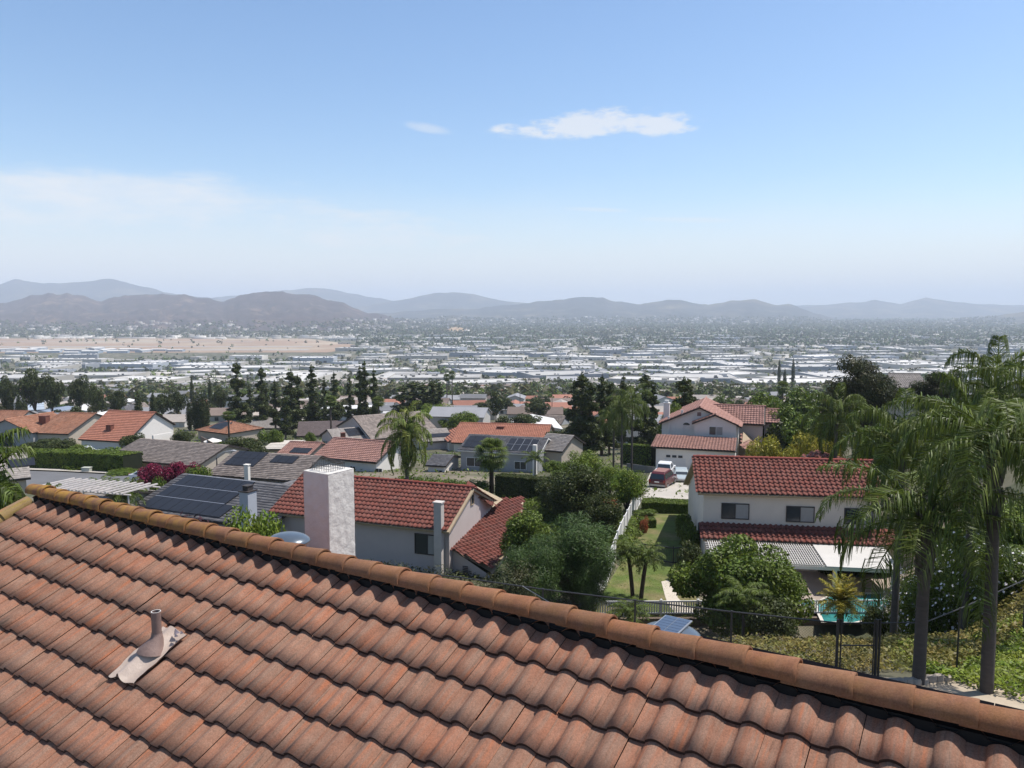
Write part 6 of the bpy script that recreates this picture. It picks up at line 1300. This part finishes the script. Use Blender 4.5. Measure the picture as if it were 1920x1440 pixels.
# ---------------- ground sheets: road, pavement, driveway, lawn, path, airfield ----------------
def sheet(name, poly, m, step=1.5, lift=.06, kind='structure', U=None):
    """flat-wise polygon (world x, y) draped on the terrain as one sheet"""
    P2 = [Vector((p[0], p[1], 0)) for p in poly]; xs = [p.x for p in P2]; ys = [p.y for p in P2]
    import bmesh
    bm = bmesh.new(); bm.faces.new([bm.verts.new(p) for p in P2])
    for ax, lo, hi in ((0, min(xs), max(xs)), (1, min(ys), max(ys))):
        k = math.ceil(lo/step)*step
        while k < hi:
            co = Vector((k, 0, 0)) if ax == 0 else Vector((0, k, 0)); no = Vector((1, 0, 0)) if ax == 0 else Vector((0, 1, 0))
            bmesh.ops.bisect_plane(bm, geom=bm.verts[:]+bm.edges[:]+bm.faces[:], plane_co=co, plane_no=no); k += step
    for v in bm.verts: v.co.z = g(v.co.x, v.co.y)+lift
    bmesh.ops.recalc_face_normals(bm, faces=bm.faces)
    me = bpy.data.meshes.new(name); bm.to_mesh(me); bm.free()
    if me.polygons and me.polygons[0].normal.z < 0: me.flip_normals()
    o = link(name, me, None, m); return tag(o, kind=kind)
G2 = lambda px, D: (gp(px, D).x, D)
asph = mat('asphalt', (.13, .13, .135), .9, .12, .3, bump=.3, bsc=30); conc = mat('concrete_paving', (.42, .385, .34), .9, .1, .4, bump=.2, bsc=20)
sheet('road', [G2(-200, 88), G2(345, 80), G2(345, 93), G2(210, 98), G2(110, 102), G2(40, 104), G2(-200, 107)], asph, 2, .10)
sheet('pavement', [G2(-200, 107.2), G2(40, 104.2), G2(110, 102.2), G2(210, 98.2), G2(345, 93.2), G2(345, 95.2), G2(210, 100.6), G2(110, 104.8), G2(40, 107), G2(-200, 110)], conc, 2, .24)
sheet('driveway', [G2(1196, 77.5), G2(1292, 77.5), G2(1330, 104), G2(1222, 104.5), G2(1212, 90)], conc, 2, .10)
sheet('driveway', [G2(-30, 132), G2(62, 127), G2(62, 134), G2(-30, 140)], conc, 2, .10); sheet('driveway', [G2(118, 116), G2(160, 114), G2(178, 138), G2(140, 140)], conc, 2, .10)
sheet('driveway', [G2(520, 150), G2(600, 147), G2(590, 158), G2(530, 160)], conc, 2, .10); sheet('driveway', [G2(1000, 82), G2(1085, 80), G2(1085, 84), G2(1000, 86)], conc, 2, .1)
lawn = mat('lawn_grass', (.085, .12, .025), .95, .3, 1.2, col2=(.17, .145, .065), c2sc=.28, c2lo=.45, c2hi=.62, bump=.6, bsc=30)
sheet('lawn', [G2(1108, 46.2), G2(1310, 46.2), G2(1290, 60), G2(1285, 70.5), G2(1203, 70.5), G2(1182, 63), G2(1160, 55)], lawn, 2, .03)
sheet('lawn', [G2(30, 128), G2(62, 127), G2(70, 120), G2(20, 120)], lawn, 2, .06)
sheet('path', [G2(1240, 51.8), G2(1262, 52.3), G2(1272, 50.5), G2(1270, 48.9), G2(1284, 47.6), G2(1312, 46.6), G2(1312, 46.1), G2(1268, 46.2), G2(1252, 47.6), G2(1246, 49.4)], mat('pale_concrete', (.52, .46, .38), .9, .08, .6), .8, .05)
sheet('pool_deck', [G2(1330, 46.2), G2(1760, 46.2), G2(1740, 54.5), G2(1330, 54.5)], mat('patio_paving', (.33, .27, .225), .9, .12, .8, bump=.3, bsc=8), 1.5, .04)
water = mat('pool_water', (.025, .17, .165), .08, .25, .5, spec=.6, bump=.6, bsc=2.2, col2=(.08, .34, .32), c2sc=.55, c2lo=.42, c2hi=.62)
z_ = -18.5+.055; A = [(1530, 1134), (1560, 1117), (1660, 1113), (1674, 1136), (1640, 1158), (1600, 1168), (1545, 1166)]
pw = [atz(x, y, z_) for x, y in A]; c_ = sum(pw, Vector())/len(pw); o = empty('swimming_pool', (c_.x, c_.y, -18.5), 0, 'turquoise swimming pool in front of the patio cover', 'swimming pool')
mb = MB(); mb.poly([p-o.location for p in pw]); mb.build('water', water, o)
mb = MB(); op = [c_+(p-c_)*1.09 for p in pw]; n_ = len(pw)
mb.add([p-o.location+Vector((0, 0, .05)) for p in pw+op]+[p-o.location for p in pw], [(i, (i+1) % n_, n_+(i+1) % n_, n_+i) for i in range(n_)]+[(i, (i+1) % n_, 2*n_+(i+1) % n_, 2*n_+i) for i in range(n_)]); mb.build('coping', mat('pale_coping', (.58, .54, .48), .8, .08, 1), o)
pw = [atz(x, y, z_) for x, y in ((1500, 1131), (1524, 1128), (1530, 1140), (1506, 1143))]; c_ = sum(pw, Vector())/4; o = empty('spa_pool', (c_.x, c_.y, -18.5), 0, 'small turquoise spa just left of the swimming pool', 'spa pool')
mb = MB(); mb.poly([p-o.location for p in pw]); mb.build('water', water, o)
mb = MB(); op = [c_+(p-c_)*1.3 for p in pw]; mb.add([p-o.location+Vector((0, 0, .08)) for p in pw+op], [(i, (i+1) % 4, 4+(i+1) % 4, 4+i) for i in range(4)]); mb.build('coping', MATS['pale_coping'], o)
sheet('dry_ground', [(8.3, 18.6), (14.5, 17.2), (13.2, 19.2), (11.6, 20.4), (9.2, 20.9)], mat('pale_dirt', (.40, .33, .25), .95, .2, 1.5, bump=.5, bsc=9), 1, .02)
air = mat('airfield_earth', (.30, .205, .14), .95, .18, .002, col2=(.36, .29, .21), c2sc=.003, c2lo=.45, c2hi=.6); rw = mat('runway_grey', (.34, .33, .32), .9, .06, .01)
sheet('airfield', [(-3400, 1950), (-480, 2020), (-430, 2350), (-800, 3050), (-3600, 3050)], air, 300, .4)
sheet('runway', [(-3400, 2330), (-600, 2330), (-600, 2365), (-3400, 2365)], rw, 300, .8); sheet('runway', [(-3400, 2110), (-560, 2130), (-560, 2170), (-3400, 2150)], rw, 300, .8); sheet('runway', [(-3300, 2700), (-900, 2700), (-900, 2725), (-3300, 2725)], rw, 300, .8)
for k, (x0, x1, y0, y1) in enumerate([(-500, 900, 1120, 1150), (-900, 1400, 1680, 1705), (120, 160, 700, 2400), (-260, -235, 760, 2200), (640, 665, 800, 2500), (-1200, 2000, 2460, 2490)]): sheet('road', [(x0, y0), (x1, y0), (x1, y1), (x0, y1)], rw, 60, .3)
tanb = mat('bare_tan_slope', (.34, .26, .19), .95, .2, .3, bump=.5, bsc=2)
sheet('bare_slope', [G2(312, 118), G2(372, 116), G2(430, 113), G2(425, 122), G2(392, 134), G2(365, 138), G2(340, 134), G2(318, 138), G2(300, 128)], tanb, 2, .25)
# ---------------- fences and walls ----------------
vinyl = mat('white_vinyl', (.74, .73, .72), .5, .03, 2); iron = mat('black_iron', (.022, .02, .022), .5, .1, 5, spec=.4); galv = mat('dark_coated_wire', (.028, .026, .026), .5, .1, 5, spec=.5)
def picket(name, pts, h, label, pick=.115, pw_=.038, post=2.4, m=vinyl, cat='fence', rails=(.12, .92), capk=True, solid=False):
    pts = [Vector(p) for p in pts]; o = empty(name, pts[0], 0, label, cat); up = Vector((0, 0, 1)); pk = MB(); rl = MB()
    for a, b in zip(pts, pts[1:]):
        d = b-a; Ln = d.length; dh = d.normalized(); s = Vector((-dh.y, dh.x, 0)).normalized(); q = lambda p, z: p-pts[0]+up*z
        for f in rails:
            z0, z1 = h*f-.045, h*f+.045; w_ = .028
            rl.add([q(a, z0)+s*w_, q(b, z0)+s*w_, q(b, z0)-s*w_, q(a, z0)-s*w_, q(a, z1)+s*w_, q(b, z1)+s*w_, q(b, z1)-s*w_, q(a, z1)-s*w_], [(0, 1, 5, 4), (2, 3, 7, 6), (4, 5, 6, 7), (3, 2, 1, 0)])
        n_ = int(Ln/pick)
        for i in range(n_):
            p = a+dh*(i+.5)*pick; w_ = pick*.495 if solid else pw_/2; t = .008
            pk.add([q(p, z)+dh*x+s*y for z in (h*rails[0]-.02, h*rails[-1]+(.0 if solid else .03)) for x, y in ((-w_, -t), (w_, -t), (w_, t), (-w_, t))], [(0, 1, 5, 4), (1, 2, 6, 5), (2, 3, 7, 6), (3, 0, 4, 7), (4, 5, 6, 7)])
        k = max(1, round(Ln/post))
        for i in range(k+1):
            if i == 0 and a is not pts[0]: continue
            p = a+dh*Ln*i/k; pb_ = MB(); e = .055 if m is vinyl else .03; c0 = q(p, 0)
            pb_.box(c0.x-e, c0.y-e, c0.z-.3, c0.x+e, c0.y+e, c0.z+h*1.04)
            if capk: pb_.add([c0+Vector((x, y, h*1.04)) for x, y in ((-e*1.4, -e*1.4), (e*1.4, -e*1.4), (e*1.4, e*1.4), (-e*1.4, e*1.4))]+[c0+up*(h*1.04+.09)], [(0, 1, 4), (1, 2, 4), (2, 3, 4), (3, 0, 4), (3, 2, 1, 0)])
            pb_.build('post', m, o)
    tag(pk.build('pickets' if not solid else 'boards', m, o), kind='stuff'); rl.build('rails', m, o); return o
zf = lambda px, D, z: Vector((gp(px, D).x, D, z))
picket('picket_fence', [zf(1100, 46, -18.5), zf(1655, 46.2, -18.5)], .92, 'low white picket fence with capped posts along the near edge of the garden', pick=.15, pw_=.085)
picket('tall_fence', [zf(1100, 46.6, -18.5), zf(1136, 51, -18.5), zf(1163, 60, -18.5), zf(1200, 76, -19.1)], 1.8, 'tall solid white fence running away from the picket fence towards the driveway', pick=.18, solid=True, rails=(.04, .97))
picket('iron_fence', [zf(1203, 56.5, -18.5), zf(1262, 55.5, -18.5), zf(1300, 55.8, -18.5)], 1.35, 'black iron bar fence across the side lawn behind the leaning palms', pick=.12, pw_=.016, m=iron, capk=False)
rwm = mat('brown_block_wall', (.15, .115, .09), .95, .2, 2, bump=.6, bsc=6)
def wall_thing(name, a, b, z0, z1, t, m, label, cap=None):
    a, b = Vector(a), Vector(b); o = empty(name, a, 0, label, 'wall'); d = (b-a); d.z = 0; d.normalize(); s = Vector((-d.y, d.x, 0))*t/2
    def slabx(x0, zz0, zz1, ss, nm, mm):
        mb = MB(); mb.add([p-a+Vector((0, 0, z))+q for z in (zz0, zz1) for p, q in ((a, -ss), (b, -ss), (b, ss), (a, ss))], [(3, 2, 1, 0), (4, 5, 6, 7), (0, 1, 5, 4), (1, 2, 6, 5), (2, 3, 7, 6), (3, 0, 4, 7)]); return mb.build(nm, mm, o)
    slabx(0, z0, z1, s, 'blocks', m)
    if cap: slabx(0, z1+.001, z1+.08, s*1.3, 'wall_cap', cap)
    return o
wall_thing('retaining_wall', zf(1090, 45.6, -18.5), zf(1665, 45.8, -18.5), -1.6, -.02, .25, rwm, 'low brown retaining wall under the white picket fence', None)
wall_thing('grey_wall', zf(1795, 62, -12.0), zf(1875, 60, -12.0), -1.5, 1.35, .25, mat('pale_grey_wall', (.40, .40, .42), .9, .06, 1), 'pale grey wall glimpsed between the thin palm trunks', None)
wall_thing('white_wall', Vector(at(287, 835, 146)), Vector(at(322, 828, 152)), -2, 1.9, .3, white, 'white garden wall stepping right from the salmon house gable')
wall_thing('board_fence', Vector(at(377, 834, 140)), Vector(at(401, 850, 118)), -2.5, 1.6, .12, mat('brown_boards', (.16, .115, .085), .9, .2, 2, stretch=(1, 1, .1)), 'brown board fence falling down the bare tan slope')
wall_thing('garage_side_fence', zf(1175, 103, -22.3), zf(1228, 101, -22.4), 0, 1.9, .1, mat('grey_boards', (.17, .17, .17), .9, .15, 2), 'dark grey fence left of the garage')
# white railing and pergola by the road at the left
picket('white_railing', [zf(56, 50, g(-30, 50)+3.6), zf(122, 48, g(-28, 48)+3.3)], 1.0, 'white railing beside the road above the ridge end', pick=.14, pw_=.02, capk=False)
pg0 = atz(62, 915, -13.2); o = empty('pergola', pg0, 0, 'pale slatted pergola roof just over the left end of the ridge', 'pergola')
mb = MB()
for i in range(13):
    p = Vector((i*.62, -i*.17, 0)); mb.add([p, p+Vector((.12, 0, 0)), p+Vector((1.35, 3.2, 0)), p+Vector((1.23, 3.2, 0)), p+Vector((0, 0, .1)), p+Vector((.12, 0, .1)), p+Vector((1.35, 3.2, .1)), p+Vector((1.23, 3.2, .1))], [(0, 1, 5, 4), (1, 2, 6, 5), (2, 3, 7, 6), (3, 0, 4, 7), (4, 5, 6, 7), (3, 2, 1, 0)])
mb.build('slats', mat('weathered_white_wood', (.55, .50, .47), .8, .15, 2), o)
mb = MB(); mb.tube([(-.2, .4, -.08), (8.2, -1.9, -.08)], .07, 4); mb.tube([(.9, 2.8, -.08), (9.2, .6, -.08)], .07, 4); mb.build('beams', MATS['weathered_white_wood'], o)
for (x, y) in ((.2, .3), (4.2, -.8), (8, -1.85)): mb = MB(); mb.tube([(x, y, -.1), (x, y, -4)], .06, 6); mb.build('post', MATS['weathered_white_wood'], o)
# chain-link fence with gate on the bank behind the house
fp_ = [(640, 1056, 25.0), (730, 1067.5, 24.4), (864, 1083, 23.6), (1018, 1105, 22.7), (1191, 1126, 21.8), (1372, 1147, 21.0), (1572, 1168, 20.2)]
tp = [at(*p) for p in fp_]; o = empty('chain_link_fence', tp[0]-Vector((0, 0, 1.6)), 0, 'black chain-link fence running just beyond the ridge to the gate', 'fence'); b0 = o.location
mb = MB(); mb.tube([p-b0 for p in tp], .021, 6); mb.build('top_rail', galv, o)
for p in tp[1:]: mb = MB(); mb.tube([p-b0-Vector((0, 0, 2.2)), p-b0+Vector((0, 0, .03))], .03, 8); mb.build('post', galv, o)
def mesh_wire(pts, h, par, sp=.075, r_=.0022):
    V = []; Q = []
    for a, b in zip(pts, pts[1:]):
        d = b-a; Ln = d.length; dh = d/Ln; n_ = int(Ln/sp)
        for i in range(-int(h/sp)+1, n_):
            for sg in (0, 1):
                u0, u1 = i*sp, i*sp+h; z0, z1 = (0, -h) if sg == 0 else (-h, 0)
                if u0 < 0: z0 = z0+(z1-z0)*(-u0/h); u0 = 0
                if u1 > Ln: f = (Ln-u0)/(u1-u0); z1 = z0+(z1-z0)*f; u1 = Ln
                if u1-u0 < .02: continue
                p, q = a+dh*u0+Vector((0, 0, z0)), a+dh*u1+Vector((0, 0, z1)); k = len(V); w_ = Vector((0, 0, r_)); V += [p-w_, q-w_, q+w_, p+w_]; Q.append((k, k+1, k+2, k+3))
    o_ = mesh_np('wire_mesh', [tuple(v) for v in V], Q, galv, par); return o_
mesh_wire([p-b0 for p in tp], 1.45, o)
mb = MB(); q = at(980, 1099, 22.9)-b0; r_ = at(1066, 1151, 22.3)-b0; mb.tube([q, r_], .012, 5); mb.build('brace_wire', mat('pale_wire', (.4, .4, .4), .4, 0, metal=.5), o)
# gate
ga, gb_ = at(1576, 1168, 20.1), at(1645, 1168, 20.0); o = empty('chain_link_gate', ga-Vector((0, 0, 1.7)), 0, 'black chain-link gate between two pairs of posts', 'gate'); b0 = o.location
for nm, P0, P1 in (('top_bar', ga, gb_), ('middle_bar', ga-Vector((0, 0, .62)), gb_-Vector((0, 0, .62)))): mb = MB(); mb.tube([P0-b0, P1-b0], .018, 6); mb.build(nm, galv, o)
for P0, r_ in ((ga-Vector((.07, 0, 0)), .038), (ga+Vector((.03, 0, 0)), .02), (gb_, .04), (gb_-Vector((.07, 0, 0)), .02), (gb_+Vector((.08, 0, 0)), .03)): mb = MB(); mb.tube([P0-b0-Vector((0, 0, 2.3)), P0-b0+Vector((0, 0, .1))], r_, 8); mb.build('post', galv, o)
mesh_wire([ga-b0, gb_-b0], 1.45, o)
tp = [at(1650, 1168, 20.0), at(1735, 1167, 20.4), at(1800, 1141, 21.0), at(1850, 1119, 22), at(1960, 1070, 24)]; o = empty('hill_fence', tp[0]-Vector((0, 0, 1.6)), 0, 'black chain-link fence climbing the bank to the right of the gate', 'fence'); b0 = o.location
mb = MB(); mb.tube([p-b0 for p in tp], .017, 6); mb.build('top_rail', galv, o)
for p in tp[1:]: mb = MB(); mb.tube([p-b0-Vector((0, 0, 2.2)), p-b0+Vector((0, 0, .03))], .025, 8); mb.build('post', galv, o)
# stone edging by the palm
stn = mat('pale_stone', (.36, .31, .26), .95, .2, 3, bump=.8, bsc=8); rk_ = random.Random(4)
EG = 'edging stones by the palm'
for i in range(9):
    P = atz(1662+i*14, 1284-i*1.5-(4 if i > 5 else 0), -9.78); o_ = MB(); a_, b_, c_ = rk_.uniform(.10, .15), rk_.uniform(.07, .1), rk_.uniform(.08, .12)
    V = [(a_*x*(1+rk_.uniform(-.2, .2)), b_*y*(1+rk_.uniform(-.2, .2)), c_*z*(1+rk_.uniform(-.2, .2))) for z in (-1, .1, 1) for x, y in ((-1, -.6), (-.5, -1), (.6, -1), (1, -.4), (1, .6), (.4, 1), (-.6, 1), (-1, .5))]
    o_.add(V, [(j*8+k, j*8+(k+1) % 8, (j+1)*8+(k+1) % 8, (j+1)*8+k) for j in range(2) for k in range(8)]+[tuple(range(16, 24))]); o_ = o_.build('edging_stone', stn); o_.location = (P.x, P.y, g(P.x, P.y)+.08); tag(o_, 'pale edging stone in the curved row left of the palm bases', 'stone', EG)
# street lamp
P = gp(407.5, 96); o = empty('street_lamp', P, 0, 'street lamp with a long thin arm in front of the brown solar-panel roof', 'street lamp'); H = hmeas(858, P, 96)-P.z
mb = MB(); mb.tube([(0, 0, -.5), (0, 0, H*.6), (0, 0, H)], [.12, .09, .06], 8); mb.build('pole', mat('lamp_pole_dark', (.06, .06, .065), .5, .1, 3), o)
mb = MB(); mb.tube([(0, 0, H), (.35, 0, H+.45), (1.1, -.1, H+.8), (2.0, -.2, H+.9)], .04, 6); mb.build('arm', mat('lamp_arm_grey', (.5, .5, .5), .4, 0), o)
mb = MB(); mb.tube([(1.9, -.2, H+.9), (2.2, -.2, H+.9), (2.55, -.2, H+.86)], [.06, .13, .08], 8); mb.build('lamp_head', MATS['lamp_arm_grey'], o)
# white patio umbrella and small kerbside box
def umbrella(px, py, D, lab):
    P = gp(px, D); o = empty('patio_umbrella', P, 0, lab, 'umbrella', None); H = hmeas(py, P, D)-P.z
    mb = MB(); mb.tube([(0, 0, 0), (0, 0, H)], .03, 6); mb.build('pole', frame_w, o)
    mb = MB(); mb.add([(0, 0, H)]+[(1.5*math.cos(k*math.pi/4), 1.5*math.sin(k*math.pi/4), H-.55) for k in range(8)], [(0, k+1, (k+1) % 8+1) for k in range(8)]); mb.build('canopy', white, o)
umbrella(400, 821, 128, 'open white patio umbrella beside the board fence'); umbrella(446, 903, 76, 'pale blue-white umbrella behind the charcoal solar roof')
P = gp(163, 101); mb = MB(); mb.box(-.5, -.35, 0, .5, .35, .5); mb.box(-.55, -.4, .5, .55, .4, .6); o = mb.build('utility_box', mat('pale_green_box', (.42, .43, .38), .7, .05, 1)); o.location = P+Vector((0, 0, .2)); tag(o, 'pale kerbside utility box in front of the long hedge', 'utility box')
# ---------------- vehicles ----------------
tyre = mat('tyre_rubber', (.02, .02, .02), .9, .1, 5); rim = mat('wheel_rim', (.45, .45, .46), .35, .0, metal=.7); lampr = mat('tail_lamp', (.30, .02, .02), .3, 0, spec=.6); lampw = mat('head_lamp', (.7, .7, .72), .15, 0, spec=.7); chrome = mat('bumper_grey', (.32, .32, .33), .35, 0, metal=.5)
def car(name, P, az, kind, bodym, label, roofm=None):
    """x forward"""
    L_, W_, H_ = {'van': (4.9, 1.95, 1.85), 'pickup': (5.4, 1.95, 1.85), 'sedan': (4.6, 1.8, 1.42)}[kind]; o = empty(name, P, math.pi/2-az, label, {'van': 'van', 'pickup': 'pickup truck', 'sedan': 'car'}[kind]); o['category'] = {'van': 'van', 'pickup': 'pickup truck', 'sedan': 'car'}[kind]
    def loft(prof, zs): pass
    h = L_/2; w_ = W_/2
    lower = {'van': [(-h, .45), (-h-.02, .9), (-h+.05, 1.08), (h-1.1, 1.08), (h-.25, .92), (h, .72), (h, .4)], 'pickup': [(-h, .5), (-h, 1.12), (h-1.3, 1.15), (h-.1, 1.05), (h, .8), (h, .45)], 'sedan': [(-h, .4), (-h+.03, .9), (-h+.7, .96), (h-1.2, .92), (h-.2, .74), (h, .55), (h, .35)]}[kind]
    cab = {'van': [(-h+.05, 1.08), (-h+.28, 1.74), (-h+.6, 1.85), (h-2.1, 1.85), (h-1.75, 1.74), (h-1.0, 1.08)], 'pickup': [(-.75, 1.14), (-.6, 1.72), (-.4, 1.84), (.75, 1.84), (.95, 1.74), (1.55, 1.14)], 'sedan': [(-h+.5, .95), (-h+1.15, 1.36), (-h+1.5, 1.42), (h-2.2, 1.42), (h-1.95, 1.36), (h-1.1, .93)]}[kind]
    def extr(prof, y0, y1, taper=0.0, ztop=1, zref=0):
        n_ = len(prof); V = []
        for s in (-1, 1):
            for (x, z) in prof: V.append((x, s*(y0-taper*max(0, (z-zref)/(ztop-zref)) if ztop > zref else s*y0), z))
        return V, [tuple(range(n_-1, -1, -1)), tuple(range(n_, 2*n_))]+[(i, (i+1) % n_, (i+1) % n_+n_, i+n_) for i in range(n_)]
    mb = MB(); V, Fc = extr(lower+[(h-.3, .28), (-h+.3, .28)], w_, w_); mb.add(V, Fc)
    V, Fc = extr(cab, w_-.05, 0, .2, H_, 1.0); mb.add(V, Fc)
    if kind == 'pickup':
        mb = MB(); low2 = [(-.9, .35), (-.9, 1.14), (h-1.3, 1.15), (h-.1, 1.05), (h, .8), (h, .45), (h-.3, .3)]; V, Fc = extr(low2, w_, w_); mb.add(V, Fc); V, Fc = extr(cab, w_-.05, 0, .2, H_, 1.0); mb.add(V, Fc)
        for s in (-1, 1): mb.box(-h, s*w_-(.12 if s > 0 else 0), .45, -.9, s*w_+(.12 if s < 0 else 0), 1.14)
        mb.box(-h, -w_+.121, .45, -h+.1, w_-.121, 1.13); mb.box(-h+.101, -w_+.121, .55, -.901, w_-.121, .62)
    b = mb.build('body', bodym, o); 
    try:
        md = b.modifiers.new('bevel', 'BEVEL'); md.width = .05; md.segments = 2; md.limit_method = 'ANGLE'
    except Exception: pass
    zt, zb_ = H_-.14, (1.14 if kind != 'sedan' else .97)
    xr0, xr1 = cab[0], cab[1]; xf0, xf1 = cab[-1], cab[-2]
    def win(nm, pts): m2 = MB(); m2.add(pts, [tuple(range(len(pts)))]); m2.build(nm, glass, o)
    e = .012; yy = w_-.2; yb = w_-.14
    win('rear_window', [(xr0[0]+.03-e-.02, -yb+.05, zb_), (xr0[0]+.03-e-.02, yb-.05, zb_), (xr1[0]-e-.02, yy-.06, xr1[1]-.05), (xr1[0]-e-.02, -yy+.06, xr1[1]-.05)])
    win('windscreen', [(xf0[0]-.06+e+.02, yb-.05, zb_), (xf0[0]-.06+e+.02, -yb+.05, zb_), (xf1[0]+e+.02, -yy+.06, xf1[1]-.04), (xf1[0]+e+.02, yy-.06, xf1[1]-.04)])
    nw_ = 3 if kind == 'van' else 2; x0, x1 = cab[0][0]+.25, cab[-1][0]-.3
    for s in (-1, 1):
        for i in range(nw_):
            a_ = x0+(x1-x0)*i/nw_+.05; b_ = x0+(x1-x0)*(i+1)/nw_-.05; ta = max(a_, xr1[0]+.08); tb = min(b_, xf1[0]-.1)
            yl = (w_-.05-.2*(zb_-1)/(H_-1) if kind != 'sedan' else w_-.05)+.012; yu = (w_-.05-.2*(zt-1)/(H_-1))+.012
            pts = [(a_, s*yl, zb_), (b_, s*yl, zb_), (tb, s*yu, zt-.03), (ta, s*yu, zt-.03)]; win('side_window', pts if s < 0 else pts[::-1])
    for sx_ in (-h+.95, h-.95):
        for s in (-1, 1):
            mb = MB(); mb.tube([(sx_, s*(w_-.2), .33), (sx_, s*(w_+.015), .33)], .33, 16); wo = mb.build('wheel', tyre, o); mb = MB(); mb.tube([(sx_, s*(w_+.0), .33), (sx_, s*(w_+.022), .33)], .2, 12); mb.build('rim', rim, wo)
    for s in (-1, 1):
        mb = MB(); mb.box(-h-.03, s*(w_-.16)-.1, .72 if kind != 'van' else .8, -h+.02, s*(w_-.16)+.1, .95 if kind != 'van' else 1.05); mb.build('tail_light', lampr, o)
        mb = MB(); mb.box(h-.06, s*(w_-.3)-.17, .62, h+.015, s*(w_-.3)+.17, .78); mb.build('headlight', lampw, o)
        mb = MB(); mb.box(xf0[0]-.35, s*(w_+.1)-.08, 1.0, xf0[0]-.2, s*(w_+.1)+.08, 1.18); mb.build('wing_mirror', bodym, o)
    for x in (-h-.07, h-.03): mb = MB(); mb.box(x, -w_+.05, .38, x+.12, w_-.05, .58); mb.build('bumper', chrome, o)
    if roofm: mb = MB(); mb.box(xr1[0]+.35, -w_+.3, H_+.005, xf1[0]-.3, w_-.3, H_+.05); mb.build('roof_panel', roofm, o)
    mb = MB(); mb.box(-h-.035, -.26, .78, -h-.022, .26, .92); mb.build('number_plate', frame_w, o)
    return o
def rest(P, up_=.1): return P+Vector((0, 0, up_))
maroon = mat('maroon_paint', (.085, .010, .013), .3, .04, 1, spec=.6); wpaint = mat('white_car_paint', (.72, .72, .72), .3, .02, 1, spec=.6); silver = mat('silver_paint', (.45, .50, .50), .3, .02, 1, metal=.3, spec=.6); pinkroof = mat('faded_roof_panel', (.26, .13, .11), .6, .05, 1)
car('van', rest(gp(1243, 87.5)), R(27), 'van', maroon, 'maroon van with a faded pink roof parked nearest on the driveway', pinkroof)
car('pickup_truck', rest(gp(1246, 95)), R(20), 'pickup', wpaint, 'white pickup truck parked in front of the maroon van by the garage')
car('silver_car', rest(gp(1277, 92)), R(190), 'sedan', silver, 'silver car facing the camera beside the pickup, partly behind the red roof')
car('white_pickup', rest(gp(158, 129)), R(75), 'pickup', wpaint, 'white pickup truck parked before the salmon-roofed house')
car('white_car', rest(gp(566, 152)), R(80), 'sedan', wpaint, 'small white car parked before the mauve-brown roof')
car('white_car', rest(gp(279, 90)), R(115), 'sedan', wpaint, 'white car at the kerb just behind the charcoal solar roof')
# ---------------- drop any prototype that was not placed ----------------
for o in [o for o in C.objects if o.parent is None and o.type in ('EMPTY', 'MESH') and 'label' not in o and 'kind' not in o]:
    for c in list(o.children_recursive): bpy.data.objects.remove(c)
    bpy.data.objects.remove(o)
# ---------------- look-alikes in short rows are told apart by their order from the left ----------------
ORD = ['first', 'second', 'third', 'fourth', 'fifth', 'sixth', 'seventh', 'eighth', 'ninth', 'tenth', 'eleventh', 'twelfth', 'thirteenth', 'fourteenth']
for grp, tail in (('dark pines left', 'tall dark pine from the left in the slope row behind the salmon roof side'), ('dark pines centre', 'tall dark pine from the left in the row above the yellow-green queen palm'), ('dark pines right', 'tall dark pine from the left in the clump beyond the driveway garden'), ('cypress row', 'slim dark cypress from the left in the tight row beside the pines'), ('cypresses over the salmon roof', 'lone cypress from the left above the salmon roof'), ('cypresses far left', 'slim cypress from the left at the far left of the slope'), ('distant cypresses', 'small far cypress from the left among the distant buildings'), ('edging stones by the palm', 'pale edging stone from the left in the curved row before the palm bases'), ('utility poles', 'dark wooden utility pole from the left among the lower houses'), ('hangars beside the airfield', None)):
    os_ = sorted([o for o in C.objects if o.get('group') == grp], key=lambda o: o.location.x/max(1, o.location.y))
    if tail:
        for i, o in enumerate(os_): o['label'] = ORD[min(i, 13)]+' '+tail
